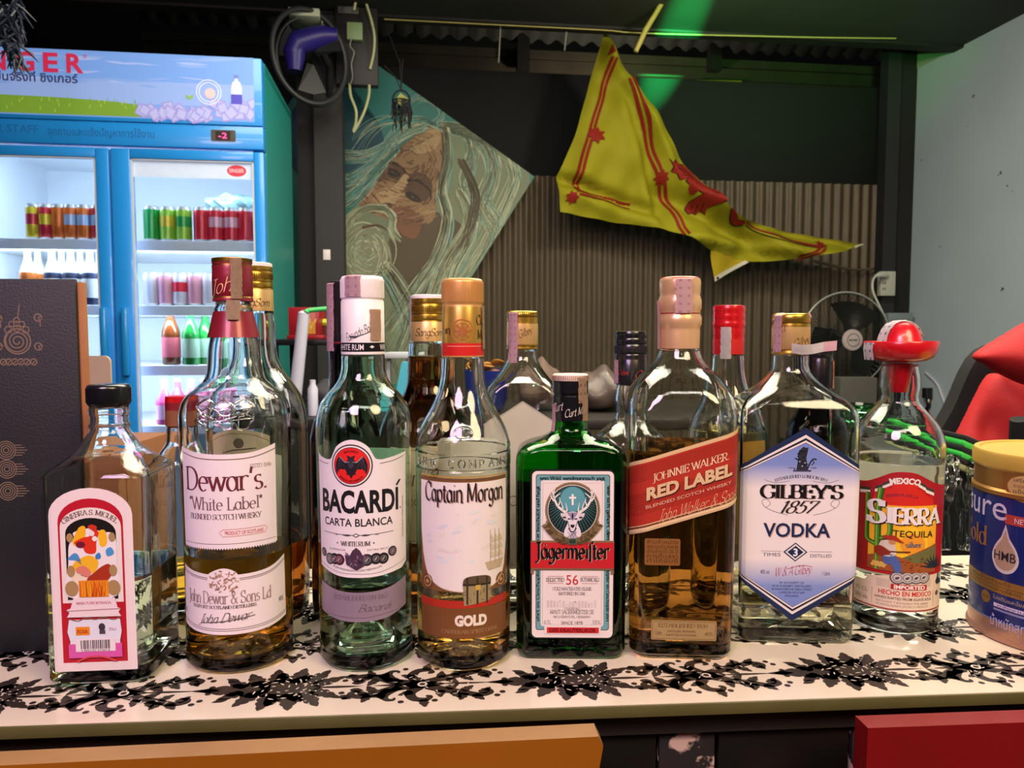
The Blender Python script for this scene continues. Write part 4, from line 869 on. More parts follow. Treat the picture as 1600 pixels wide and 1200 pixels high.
a.text('MEXICO', 1413, 756, 9, 'f0e2dc', 3, width=38, arc=70, bold=.05)
for x0, x1, y0, y1 in ((1350, 1367, 769, 767), (1374, 1384, 764, 760), (1384, 1397, 758, 750), (1430, 1441, 751, 758), (1441, 1455, 760, 766)):
    for dy, c in ((0, '3c4034'), (4.5, 'ece4dc'), (9, 'b51c24')): a.poly([(x0, y0 + dy), (x1, y1 + dy), (x1, y1 + dy + 4.6), (x0, y0 + dy + 4.6)], c, 3 if c != 'b51c24' else 2)
a.text('RESERVA DE LA', 1410, 776, 5, '6a2a4a', 4, width=40, arc=60)
GRN = '4f8a26'; GR2 = '8ab63a'
for pts, wd in (([(1380, 895), (1380, 800), (1383, 765)], 9), ([(1378, 855), (1366, 850), (1364, 838), (1364, 775)], 7), ([(1384, 845), (1394, 840), (1396, 828), (1395, 815)], 7)):
    q = sp2(pts); a.stroke(q, wd, '2f5a1c', 4); a.stroke([(x - 1, y) for x, y in q], wd * .6, GRN, 5); a.stroke([(x - 1.8, y) for x, y in q], wd * .22, GR2, 6)
a.poly([(1366, 875), (1390, 866), (1412, 872), (1440, 858), (1462, 850), (1462, 895), (1366, 895)], '9a5226', 5); a.poly([(1412, 872), (1440, 860), (1462, 852), (1462, 878), (1430, 880)], '6a6a3c', 6)
for i in range(26): a.leaf(rg.uniform(1405, 1458), rg.uniform(870, 892), -.3, 5, 1.2, '5a3018', 6)
for i in range(9): a.leaf(1458, 888, -1.57 + (i - 4) * .34, 22, 3, '1e2a36', 7)
for i in range(8): a.disc(1376 + (i % 4) * 5 - (i // 4) * 2, 884 + (i // 4) * 4, 2.6, 'd8b05a', 7); 
# small seated guitarist
a.poly(sp2([(1388, 872), (1400, 868), (1408, 876), (1412, 892), (1404, 896), (1398, 884), (1390, 884)], 3, True), '4a62a0', 8); a.poly(sp2([(1384, 850), (1394, 846), (1402, 852), (1404, 868), (1390, 872), (1382, 864)], 3, True), 'd9c8b8', 8)
a.poly(sp2([(1376, 860), (1384, 856), (1392, 860), (1398, 866), (1386, 872), (1378, 870)], 3, True), '8a2a18', 9); a.stroke([(1392, 864), (1422, 862)], 2, '5a2a14', 9); a.disc(1399, 848, 4.5, 'c98a5c', 9); a.poly(sp2([(1386, 843), (1394, 845), (1404, 846), (1414, 849), (1408, 843), (1402, 838), (1394, 838)], 3, True), 'a8301c', 10)
for dx, cl, l in ((2, '2a0d12', 7), (0, 'efe6e4', 8)): 
    a.text('S', 1377 + dx, 821 + dx * .7, 36, cl, l, width=28, font='serif', wt=.26, thin=.09, serif=.05); a.text('IERRA', 1430 + dx, 819 + dx * .7, 25, cl, l, width=80, font='serif', wt=.25, thin=.08, serif=.07)
a.text('TEQUILA', 1427, 839, 10.5, '2a1a14', 7, width=55, bold=.005); a.text('silver', 1427, 855, 9, '6a6472', 7, width=22, font='serif', wt=.2, serif=.04)
b.label('front_label', a, 738, 903, lab='red and yellow desert picture label with white lettering')
a = Art(cx=1411); CRM = mat('label_sand', 'e3cdb6', .45, var=.02)
a.poly([(1345 - 8, 906), (1352, 905), (1360, 908), (1374, 906), (1400, 901), (1440, 900), (1470, 899), (1470, 905), (1466, 912), (1470, 917), (1486, 917), (1486, 957), (1412, 957), (1337, 957), (1337, 917), (1362, 916), (1366, 911), (1362, 908)][3:] + [], CRM, 0)
a.rect(1380, 908, 1398, 921, 'cdb9a4', 1); a.rect(1440, 905, 1456, 918, 'cdb9a4', 1)
for i, x in enumerate((1407, 1420, 1432, 1443)):
    a.disc(x, 904 - i * .7, 10, '5a5258', 2); a.disc(x, 904 - i * .7, 8, 'c8beba', 3); a.ring(x, 904 - i * .7, 5.2, 6.2, '6a6468', 4); a.leaf(x - 3, 906 - i * .7, -.5, 7, 4, '4a4448', 4)
a.rect(1399, 914, 1448, 922, 'b51c24', 4); a.text('IMPORTED', 1424, 921, 6, 'efe2da', 5, width=42, bold=.04)
a.text('HECHO EN MEXICO', 1420, 932, 7.5, 'c02a24', 1, width=74, bold=.02); a.text('HANDCRAFTED FROM AGAVE AZUL', 1418, 939, 4.4, '5a3c34', 1, width=80, bold=.01)
for y, t in ((945, 'DESTILADO Y ENVASADO POR SIERRA'), (950, 'GUADALAJARA JALISCO MEXICO')): a.text(t, 1416, y, 3.4, '9a8478', 1, width=72)
for x in (1374, 1462): a.stroke([(x, 924), (x, 950)], .5, '8a766a', 1)
a.text('70 CL', 1357, 934, 6, '7a6458', 1, width=22); a.text('38% alc.', 1357, 946, 6, '7a6458', 1, width=24); a.disc(1471, 930, 4, '5a4a44', 1); a.stroke([(1340, 954), (1412, 955), (1484, 954)], 2, '8a1c20', 1)
backlabel(b, 725, 930, 74, 66, BLP)
b.label('lower_label', a, 898, 958, lab='sand coloured lower label with red IMPORTED strip')

# 9 --- tin of milk powder
TB = mat('tin_blue', '1c2a78', .3, .3, coat=.4); TG = mat('tin_gold', 'b98a4a', .35, .7); TPK = mat('tin_copper', 'c4947c', .35, .6); LID = mat('lid_gold_plastic', 'd3ad4c', .4, .3)
ty = .632; tx = P(1660, 850, ty).x; t = tag(empty('milk_powder_tin', (tx, ty, ZT), R(-100)), 'big blue and gold milk powder tin with gold lid at the counter end', 'tin')
tr = .0665
zt = lambda y: P(1513, y, ty).z - ZT
bm = bmesh.new(); H = zt(762); lathe(bm, [(tr - .001, 0), (tr + .001, .001), (tr + .001, .003), (tr - .0005, .005), (tr - .0005, .016), (tr - .0005, .0165), (tr - .0005, H - .006), (tr - .0015, H - .004), (tr - .0015, H)], 96, mis=[0, 0, 0, 0, 0, 1, 1, 0]); link('tin_body', bm, [TPK, TB], t)
bm = bmesh.new(); Ht = zt(704); lathe(bm, [(tr - .001, H - .004), (tr + .0006, H - .003), (tr + .0006, H), (tr - .001, H + .002), (tr - .001, Ht - .014), (tr + .0008, Ht - .012), (tr + .0008, Ht - .002), (tr - .0005, Ht), (tr - .004, Ht), (tr - .006, Ht - .0015), (.001, Ht - .0015)], 96, mis=[1, 1, 1, 1, 0, 0, 0, 0, 0, 0]); link('lid', bm, [LID, TG], t)['label'] = 'gold plastic lid with turned rim'
def tin_label(name, art, lab):
    bm = art.bm(); us = [v.co.x for v in bm.verts]; cut(bm, 0, min(us), max(us), .004)
    for v in bm.verts: u, z, o = v.co.x, v.co.y, v.co.z + .0001; rr = tr - .0005; v.co = (math.sin(u / rr) * (rr + o), -math.cos(u / rr) * (rr + o), z)
    link(name, bm, art.mats, t, smooth=0, nrm=False)['label'] = lab
class ArtZ(Art):
    """same, but v upwards in metres"""
    def text(s, st, x, y, h, m, l=1, **k):
        n = len(s.f); Art.text(s, st, x, 0, h, m, l, **k)
        for i in range(n, len(s.f)): V, Fc, mi, ll = s.f[i]; s.f[i] = ([(a_, y - b_) for a_, b_ in V], [tuple(f[::-1]) for f in Fc], mi, ll)
a = ArtZ(); LIL = 'd9cfe6'
a.rect(-.11, .040, .12, .0515, TG, 0); a.stroke([(-.11, .0457), (.12, .0457)], .0005, '5a4020', 1)
a.text('สารอาหารครบถ้วน เสริมสร้างกล้ามเนื้อ', -.005, .0475, .0028, '4a3820', 1, width=.09); a.text('สูตรผู้ใหญ่และผู้สูงอายุ วิตามินและแร่ธาตุ', -.002, .0418, .0028, '4a3820', 1, width=.1)
a.poly(circ(.017, .0335, .0052), TG, 0); a.text('วิตามิน', .017, .0326, .0022, '3a2c18', 1, width=.008); a.poly(circ(-.021, .038, .0045), 'b0905a', 0)
for i in range(2): a.rect(-.018, .032 - i * .003, .008, .0335 - i * .003, '4a4a86', 0)
a.text('โปรตีนและใยอาหาร', .043, .0345, .003, 'b8a88a', 0, width=.036); a.rect(.026, .0285, .07, .0315, 'd8c8e0', 0); a.text('พลังงานครบ', .046, .029, .0022, '2a3290', 1, width=.034); a.rect(.026, .0255, .07, .0272, '8a86b8', 0)
tear = [(.036, .098)] + sp2([(.0395, .087), (.0455, .078), (.0475, .069), (.0435, .0605), (.036, .0575), (.0285, .0605), (.0245, .069), (.0265, .078), (.0325, .087)])
tear = [(x - .002, y) for x, y in tear]; a.poly(tear, 'd8ccd0', 1); a.poly([(.034 + (x - .034) * .84, .073 + (y - .073) * .82) for x, y in tear], 'b79a80', 2); a.text('HMB', .034, .068, .0078, '241f30', 3, width=.0185, bold=.01)
a.text('Ensure', -.0095, .1005, .0215, LIL, 1, width=.088, font='sans', bold=.0); a.text('Gold', -.0055, .0755, .0165, '9a6a38', 1, width=.043, font='serif', wt=.16, serif=.03)
a.poly(rrect(.033, .0985, .07, .1065, .002), 'b8403c', 1); a.text('NEW', .047, .1003, .0045, 'e8d8dc', 2, width=.012)
a.poly(circ(.052, .1305, .021, .013), TG, 1); a.poly(circ(.052, .130, .018, .010), 'c9a468', 2)
for i in range(3): a.text(('เสริมสร้าง', 'ระบบภูมิคุ้มกัน', 'แข็งแรง')[i], .049, .134 - i * .0045, .003, '4a3a28', 3, width=.02)
a.text('น้ำหนักสุทธิ 850', .047, .0125, .0085, 'b9b0d2', 1, width=.047); a.text('NET WEIGHT', .032, .0098, .0025, '8a7a8a', 1, width=.016); a.rect(-.11, .0168, .12, .0176, '5f83c0', 1)
tin_label('print', a, 'white, gold and copper lettering with an HMB drop emblem')

# 10 --- black board with gold ornament
bf = G(60, 1016, ZT).y; x1 = P(119, 500, bf).x; wd = .20; hh = P(60, 436, bf).z - ZT; t = tag(empty('menu_board', (x1, bf, ZT), R(4)), 'tall black hardboard folder with gold sacred drawings standing at the left end of the counter', 'board')
bm = bmesh.new(); box(bm, -wd, 0, 0, .004, 0, hh, bev=.0006); link('front_cover', bm, mat('black_linen', '1b1b1f', .6, var=.15, scale=25, bump=.2, bscale=500), t)
bm = bmesh.new(); box(bm, -wd, .0035, .004, .0115, 0, hh - .002, bev=.0006); link('brown_edge', bm, mat('brown_card', 'a5683c', .7, var=.1, scale=60), t)
a = ArtZ(); KG = mat('dull_gold_print', '8a7260', .5, .2)
s_ = bf / F; xo = x1; U = lambda px: (px - 119) * s_; V = lambda py: (1016 - py) * s_ * .995
def ringz(px, py, r, w_=1.3): a.stroke([(U(px + r * math.cos(q / 15)), V(py + r * math.sin(q / 15))) for q in range(95)], w_ * s_, KG, 0)
cx_, cy_ = 30, 519
a.stroke([(U(cx_ + (3 + q * .155) * math.cos(q / 6)), V(cy_ + (3 + q * .155) * math.sin(q / 6))) for q in range(0, 100)], 1.8 * s_, KG, 0); ringz(cx_, cy_, 19.5, 2)
for q in (-13, 0, 13): ringz(cx_ + q, 499 + abs(q) * .15, 5, 1.6); ringz(cx_ + q * .6, 492, 4, 1.5)
ringz(cx_, 486, 4, 1.6); a.stroke([(U(cx_ + 2), V(482)), (U(cx_ + 3), V(474)), (U(cx_ + 5), V(462))], 1.4 * s_, KG, 0)
for x, y in ((3, 484), (62, 482), (2, 527), (61, 527)):
    ringz(x, y, 5.5, 1.8); ringz(x + 3, y + 1, 2.4, 1.5)
    if y < 500: a.stroke([(U(x + 3), V(y + 3)), (U(x + 3), V(y + 14))], 1.6 * s_, KG, 0)
for x in (8, 16, 25, 34, 43, 53): ringz(x, 551, 4.6, 1.9); a.stroke([(U(x - 3), V(555)), (U(x + 4), V(547))], 1.5 * s_, KG, 0)
VT = Matrix(((1, 0, 0, 0), (0, 0, -1, 0), (0, 1, 0, 0), (0, 0, 0, 1)))
bm = a.bm(); bmesh.ops.transform(bm, matrix=VT, verts=bm.verts); link('gold_emblem', bm, a.mats, t, smooth=0, nrm=False)['label'] = 'dull gold sacred emblem of coils and letters'; a = ArtZ()
for x, y in ((6, 690), (6, 720), (6, 755)):
    for q in range(4): ringz(x, y, 4 + q * 3.4, 1.5)
    for q in range(5): a.stroke([(U(x + 12), V(y - 8 + q * 4)), (U(x + 32 - abs(q - 2) * 4), V(y - 8 + q * 4))], 1.3 * s_, KG, 0)
bm = a.bm(); bmesh.ops.transform(bm, matrix=Matrix(((1, 0, 0, 0), (0, 0, -1, 0), (0, 1, 0, 0), (0, 0, 0, 1))), verts=bm.verts); link('gold_rings', bm, a.mats, t, smooth=0, nrm=False)['label'] = 'dull gold rings with rays low on the cover'

# ------------------------------------------------------------------ second row
def simple(name, label, cx, Y, prof, gm, phi=0, liquid=None, ymid=700, **k): return Bottle(name, label, cx, Y, prof, gm, phi, BACK, .0022, liquid, ymid=ymid, **k)
def gcap(b, y0, y1, hw, txt=None, top=WHT):
    b.cap([(y0, hw - 3, top), (y0 + 1, hw - .5, top), (y0 + 6, hw, GOLD), (y0 + 12, hw, GOLD), (y0 + 14, hw - 1, GOLDD), (y0 + 16, hw, GOLD), (y0 + 27, hw, GOLD), (y0 + 29, hw - .8, GOLDD), (y0 + 31, hw, GOLD), (y0 + 39, hw, GOLD), (y0 + 40, hw - .6, GOLDD), (y0 + 42, hw + .4, mat('gold_print_foil', '')), (y1, hw + .8, GOLD), (y1 + .5, hw - 2, GOLD)], knurl=(y0 + 17, y0 + 26, hw, 60, GOLDD))
    if txt:
        a = Art(cx=b.cx); a.text(txt, b.cx, y1 - 8, 12, '3a2a18', 0, font='script', slant=.3, wt=.11, thin=.06, nib=40, serif=0, width=hw * 1.7)
        b.label('cap_print', a, y1 - 28, y1, r=(hw + .6) * b.Y * b.ca / F, rot=-b.root.rotation_euler.z + math.atan2(-b.pos.x, b.pos.y), off=.0001)
RUMP = lambda y0, hw: [(y0, 31), (y0 + 4, 32), (y0 + 70, 36), (y0 + 90, 44), (y0 + 112, 60), (y0 + 135, 74), (y0 + 160, 81), (y0 + 185, 83), (y0 + 400, 83)]
b = simple('rum_bottle', 'clear gold capped rum bottle behind the maroon capped whisky, dark dregs at its foot', 401, .685, RUMP(486, 83) + [(956, 80)], CLEAR, liquid=(838, DARKA))
gcap(b, 411, 486, 31, 'SangSom')
a = Art(cx=401); OL = mat('label_old_gold', 'd9c9a0', .5, var=.05)
a.poly([(352, 690)] + sp2([(352, 682), (376, 674), (401, 671), (426, 674), (450, 682)]) + [(450, 850), (352, 850)], OL, 0); a.stroke(sp2([(353, 690), (376, 680), (401, 677), (426, 680), (449, 690)]), 1, '8a7440', 1)
a.disc(401, 692, 8, '6a5a4a', 1); a.text('SangSom', 401, 760, 30, '5a4a30', 1, width=84, font='script', slant=.2, wt=.14, nib=40, serif=0); a.text('SPECIAL RUM', 401, 790, 10, '6a5a3a', 1, width=70); a.stroke([(375, 708), (392, 703), (428, 700)], 2, '6a5a4a', 1)
b.label('front_label', a, 671, 850)
b = simple('rum_bottle', 'gold capped bottle of dark amber rum between white and gold capped rums', 672, .70, RUMP(533, 75)[:2] + [(595, 35), (612, 40), (632, 54), (652, 68), (675, 76), (700, 78), (930, 78), (945, 75)], CLEAR, liquid=(556, DARKA))
gcap(b, 461, 533, 28, 'SangSom')
a = Art(cx=672); a.poly(rrect(615, 700, 729, 850, 6), OL, 0); a.stroke(rrect(618, 704, 726, 846, 5), 1, '8a7440', 1, closed=True); a.text('SangSom', 672, 760, 28, '5a3a22', 1, width=92, font='script', slant=.2, wt=.14, nib=40, serif=0); a.text('SPECIAL RUM', 672, 790, 10, '6a4a2a', 1, width=70)
b.label('front_label', a, 700, 850)
b.strip([(520, 29), (464, 29), (460, 20)], -70, 12, [STAMPW])
b = simple('rum_bottle', 'slim dark bottle with pink stamp half hidden behind the white capped rum', 541, .675, [(535, 24), (538, 24.5), (600, 26), (618, 31), (640, 43), (665, 53), (690, 57), (920, 57), (958, 55)], glass('smoke_glass', (.10, .08, .09)), liquid=(600, DARKA))
b.cap([(440, 22, BLK), (441, 25, BLK), (530, 26, BLK), (534, 26, MAROON), (548, 26, BLK), (590, 26.5, mat('green_ring', '2c7a3a', .35)), (600, 26.5, BLK)][:4] + [(536, 26, BLK)])
b.strip([(548, 27.5), (445, 26.6), (440, 20)], -44, 19, STP)
FD = mat('old_label_grey', 'd6cfc2', .55, var=.06)
b = simple('vodka_bottle', 'clear flat vodka bottle with short gold signed cap, behind the green liqueur', 816, .74, [(545, 21), (549, 22), (556, 22), (562, 24), (575, 31, 1, .95), (590, 42, .9, .8), (603, 53, .8, .6), (614, 58, .75, .4), (630, 60, .72, .3), (900, 60, .72, .3), (918, 58, .72, .3)], CLEAR, liquid=(760, WATER))
b.cap([(486, 19, GOLD), (487, 23, GOLD), (490, 24.5, GOLD), (494, 24.5, GOLDD), (496, 24, GOLD), (499, 24.6, GOLD), (503, 24, GOLD), (506, 24.6, mat('gold_print_foil', '')), (538, 24.6, GOLD), (540, 24, GOLDD), (542, 24.6, GOLD), (545, 24.6, GOLD), (546, 21, GOLD)], knurl=(488, 493, 24, 50, GOLDD))
a = Art(cx=818); a.text('Gilbey', 824, 524, 12, '4a3418', 0, font='script', slant=.5, wt=.1, nib=40, serif=0, width=24, rot=-22); b.label('cap_signature', a, 505, 540, r=24.7 * b.Y / F, rot=R(2), off=.0001)
b.strip([(566, 27), (545, 25), (490, 25.2), (486, 18), (486, -10)], -36, 17, STP)
a = Art(cx=812); a.poly(hexf := [(812, 628), (866, 662), (866, 860), (812, 890), (758, 860), (758, 662)], FD, 0); a.stroke(hexf, 3, 'b8b0a4', 1, closed=True); a.text('VODKA', 812, 790, 18, '8a8478', 1, width=70); b.label('front_label', a, 628, 890)
b = simple('spirit_bottle', 'slim clear bottle with tall ridged black cap between green liqueur and square whisky', 984, .73, [(598, 20), (602, 21), (625, 24), (645, 23), (655, 25), (668, 40), (680, 54), (692, 60), (720, 62), (900, 62), (925, 60)], CLEAR, liquid=(820, WATER))
b.cap([(517, 20, BLK), (518, 24, BLK), (521, 25, BLK), (526, 25, BLK), (528, 24, BLK), (530, 25, BLK), (535, 25, BLK), (537, 24, BLK), (539, 25.5, BLK), (551, 25.5, BLK), (553, 24.3, BLK), (556, 25.5, BLK), (560, 24.5, BLK), (562, 25.6, BLK), (600, 25.6, BLK), (601, 22, BLK)], knurl=(540, 550, 25.4, 60, mat('soft_black', '2a2a30', .4)))
a = Art(cx=984); a.text('Cream', 972, 586, 8, 'b03028', 0, font='script', slant=.4, wt=.12, nib=40, serif=0, width=18); a.text('Q', 998, 592, 13, 'c03a30', 0, font='script', slant=.4, wt=.1, nib=40, serif=0); b.label('cap_print', a, 565, 600, r=25.7 * b.Y / F, rot=R(-8), off=.0001)
b.strip([(598, 26.2), (562, 26)], -66, 12, STP)
ri = []
for i in range(14):
    a_ = -1.3 + i * .2; ri.append([(984 + 24 * math.sin(a_), y) for y in (604, 616, 628, 640, 650)])
b = simple('vodka_bottle', 'clear bottle with ridged red cap and white stamp behind the square whisky', 1135, .73, [(552, 24), (556, 25), (580, 27), (600, 31), (618, 38), (636, 48), (655, 57), (680, 62), (700, 63), (900, 63), (922, 60)], CLEAR, liquid=(668, glass('yellow_spirit', (.95, .80, .35), 1.36)))
b.cap([(477, 20, REDM), (478, 25, REDM), (482, 26, REDM), (486, 26, REDM), (489, 25, REDM), (492, 26, REDM), (498, 26, REDM), (501, 25, REDM), (504, 26.4, REDM), (510, 26.4, REDM), (512, 25.2, REDM), (515, 25.6, REDM), (519, 25.2, REDM), (524, 25.2, REDM), (527, 24.6, REDM), (530, 25, mat('red_print_foil', 'c02222', .35)), (553, 25, REDM), (554, 22, REDM)])
b.strip([(560, 26.6), (545, 26.2), (511, 27)], -24, 16, [STAMPW])
a = Art(cx=1150); a.poly(rrect(1095, 690, 1205, 850, 6), mat('yellow_label', 'd9a23a', .5), 0); a.text('Gilbeys', 1152, 740, 22, 'a8461c', 1, width=60, font='script', slant=.4, wt=.12, nib=40, serif=0); b.label('front_label', a, 690, 850)
b = simple('liqueur_bottle', 'dark bottle with black cap and torn stamp standing before the fan', 1277, .76, [(600, 20), (604, 20), (625, 23), (645, 36), (662, 48), (680, 52), (890, 52), (905, 50)], glass('black_bottle_glass', (.08, .05, .03)), liquid=(640, DARKA))
b.cap([(538, 17, BLK), (539, 20, BLK), (556, 21, BLK), (558, 20, BLK), (560, 21, BLK), (604, 21, BLK), (605, 19, BLK)], knurl=(541, 554, 20.6, 50, mat('soft_black', '')))
b.strip([(606, 22.6), (580, 22), (563, 22)], 62, 11, [mat('peach_stamp', 'e6a98a', .7, var=.1, scale=250)], jag=.0012)
b = simple('liqueur_bottle', 'small red capped bottle seen between the square gin and the maroon capped whisky', 281, .70, [(664, 17), (668, 18), (690, 20), (705, 30), (722, 42), (745, 48), (900, 48), (940, 46)], CLEAR, liquid=(880, AMBER), ymid=760)
b.cap([(618, 16, REDM), (619, 19.5, REDM), (628, 20, MAROON), (640, 20, mat('brown_label_band', '8a5638', .5)), (664, 20, MAROON), (665, 18, MAROON)])
# ------------------------------------------------------------------ bar counter
A_, B_ = G(0, 1134, ZT), G(1600, 1080, ZT); cdir = (B_ - A_).normalized(); cang = math.atan2(cdir.y, cdir.x); cn = Vector((-cdir.y, cdir.x, 0)); cm = (A_ + B_) / 2
CDEP = (G(1490, 868, ZT) - cm).dot(cn)
ctr = tag(empty('bar_counter', (cm.x, cm.y, 0), cang), 'bar counter topped with white board printed with black damask flowers', 'bar counter')
rg = random.Random(11)
a = Art(); DB = mat('damask_black', '201a17', .42, var=.1, scale=120, col2='3a302a'); DW = 'd9cfc0'
def blob(cx, cy, r, m, l, n=7, k=.28, ph=0):
    """a lobed rosette petal"""
    a.poly([(cx + r * (1 + k * math.cos(n * t + ph)) * math.cos(t), cy + r * (1 + k * math.cos(n * t + ph)) * math.sin(t)) for t in [i * 2 * math.pi / 42 for i in range(42)]], m, l)
def lobed(x, y, an, ln, wd, m=DB, l=0, n=4):
    """an acanthus leaf: scalloped on both sides, pointed at the end"""
    top = []; ca, sa = math.cos(an), math.sin(an)
    for i in range(n * 6 + 1):
        t = i / (n * 6); e = math.sin(math.pi * (t * .92 + .08) ** .8) ** .7 * (1 - .35 * t) if t < 1 else 0; sc = .72 + .28 * abs(math.sin(math.pi * n * t)) ** .6; top.append((t * ln, wd / 2 * e * sc))
    q = top + [(u, -v) for u, v in top[::-1][1:]]
    a.poly([(x + u * ca - v * sa, y + u * sa + v * ca) for u, v in q], m, l)
def mA(x, y, s):
    lobed(x - .004, y, math.pi, .052, .026, n=5); a.leaf(x - .040, y, math.pi, .022, .006, DB, 0)
    for sg in (-1, 1):
        for px, py, an, ln, wd in ((-.022, .004, 2.55, .020, .013), (-.012, .006, 2.1, .024, .016), (.0, .008, 1.75, .026, .018), (.012, .008, 1.4, .027, .018), (.022, .007, 1.0, .027, .017), (.028, .004, .55, .027, .014)):
            lobed(x + px, y + sg * py, sg * an, ln, wd)
        for q in ((.056, .005, .25), (.062, .010, .5), (.050, .014, .6)): a.leaf(x + q[0], y + sg * q[1], sg * q[2], .011, .007, DB, 0)
        a.leaf(x - .030, y + sg * .014, sg * 2.7, .012, .006, DB, 0)
    blob(x + .006, y, .022, DB, 0)
    a.leaf(x + .03, y, 0, .036, .004, DB, 0)
    for ring_, n in ((.006, 6), (.012, 9), (.018, 12)):
        for i in range(n):
            t = 2 * math.pi * i / n + ring_ * 40; a.leaf(x + .004 + ring_ * math.cos(t), y + ring_ * math.sin(t) * .9, t + rg.uniform(.8, 1.6), rg.uniform(.003, .006), .0013, DW, 1)
    for sg in (-1, 1):
        for an in (.25, .55, .9): 
            for k in range(5): a.disc(x + .010 + (.012 + k * .0048) * math.cos(an), y + sg * (.012 + k * .0048) * math.sin(an), .0007, DW, 1, n=8)
def mB(x, y, s):
    def C(pts, w0, w1, m=DB, l=0): a.stroke([(x + p[0], y + p[1]) for p in sp2(pts)], w0, m, l, w1=w1)
    a.leaf(x - .018, y, 0, .040, .016, DB, 0); a.leaf(x, y, math.pi, .046, .005, DB, 0); a.leaf(x + .016, y, 0, .048, .004, DB, 0)
    for sg in (-1, 1):
        C([(-.008, sg * .002), (-.026, sg * .007), (-.042, sg * .016), (-.055, sg * .020), (-.062, sg * .015), (-.058, sg * .010), (-.054, sg * .012)], .013, .003)
        C([(.002, sg * .002), (.018, sg * .011), (.034, sg * .017), (.050, sg * .023), (.060, sg * .020), (.059, sg * .014), (.055, sg * .015)], .013, .003)
        C([(-.002, sg * .004), (-.010, sg * .016), (-.006, sg * .027), (.004, sg * .029), (.008, sg * .024), (.004, sg * .022)], .012, .003)
        C([(-.020, sg * .004), (-.031, sg * .018), (-.030, sg * .027), (-.024, sg * .028), (-.023, sg * .024)], .009, .002)
        for px, py, an in ((-.036, .013, 1.4), (-.046, .018, 1.9), (-.028, .008, 2.4), (.016, .012, 1.5), (.028, .016, 1.1), (.038, .019, 1.9), (.046, .022, .9), (-.008, .014, 2.7), (.002, .029, 1.4), (-.031, .018, 2.9), (.022, .010, -.7), (.036, .015, -.8), (-.042, .012, -2.1), (.052, .020, -.9)): lobed(x + px, y + sg * py, sg * an, .014, .011, n=3)
        for px, py in ((-.066, .022), (.066, .025), (.071, .019), (.012, .031), (-.017, .032), (.074, .006), (-.07, .012)): a.disc(x + px, y + sg * py, .0028, DB, 0, n=12)
        for i in range(16): a.leaf(x + rg.uniform(-.045, .045), y + sg * rg.uniform(.002, .02), rg.uniform(0, 6), .005, .0011, DW, 1)
    a.disc(x, y, .0045, DW, 1, n=16); a.disc(x, y, .0026, DB, 2, n=12)
LX = .208; xa = (G(887, 1070, ZT) - cm).dot(cdir)
xb_hi = .62; xb_lo = -.62
for j in range(5):
    for i in range(-5, 6):
        x = xa + i * LX + (.5 * LX if j % 2 else 0); y = .040 + j * .076
        if y > CDEP - .02: continue
        for fn_, xx, k_ in ((mA, x, .95), (mB, x + LX / 2, .80)):
            n0 = len(a.f)
            if xb_lo + .08 < xx < xb_hi - .08: fn_(xx, y, 1)
            for q in range(n0, len(a.f)): V, Fc, mi, l = a.f[q]; a.f[q] = ([(xx + (u - xx) * k_, y + (v - y) * k_) for u, v in V], Fc, mi, l)
for i in range(len(a.f)):           # trim what runs over the board's front and back edge
    V, Fc, mi, l = a.f[i]; a.f[i] = ([(q[0], min(max(q[1], .004), CDEP - .002)) for q in V], Fc, mi, l)
bm = a.bm(dz=.00008, base=.00006)
for v in bm.verts: v.co.z += ZT
WB = mat('white_laminate', 'e2d6c3', .16, var=.03, scale=15, coat=.3); a.mi(WB)
box(bm, xb_lo, xb_hi, .0, CDEP, ZT - .006, ZT, a.mats.index(WB))
link('worktop', bm, a.mats, ctr, smooth=0, nrm=False)
bm = bmesh.new(); box(bm, xb_lo, xb_hi, -.002, 0, ZT - .0085, ZT - .0002, bev=.0007); link('edge_trim', bm, mat('olive_edge_strip', '5f5b34', .45, var=.12, scale=30), ctr)['label'] = 'olive plastic edging along the counter front'
bm = bmesh.new(); box(bm, xb_lo, xb_hi, .012, CDEP - .01, ZT - .028, ZT - .006); link('board_core', bm, mat('dark_board', '1d1714', .6), ctr)
FP = mat('flaking_black_paint', '1a1517', .55, var=.1, scale=48, col2='b59a8e', ramp=(.53, .57), bump=.4, bscale=30)
FB = mat('black_painted_tile', '17120f', .4, var=.3, scale=30, bump=.3, bscale=40)
bm = bmesh.new(); box(bm, xb_lo, xb_hi, .03, CDEP - .03, 0.0, ZT - .028); link('counter_base', bm, FB, ctr)
lx = lambda px: (G(px, 1150, ZT - .03) - cm).dot(cdir)
for x0, x1, m in ((-.62, lx(560), FB), (lx(560), lx(905), FB), (lx(908), lx(1030), FB), (lx(1032), lx(1125), FP), (lx(1128), lx(1345), FB), (lx(1348), lx(1460), FP), (lx(1462), .62, FB)):
    bm = bmesh.new(); box(bm, x0 + .0006, x1 - .0006, .018, .0305, .02, ZT - .0285, bev=.001); link('front_tile', bm, m, ctr)
bm = bmesh.new(); box(bm, xb_lo, xb_hi, .012, .03, 0, .02); link('plinth', bm, FB, ctr)

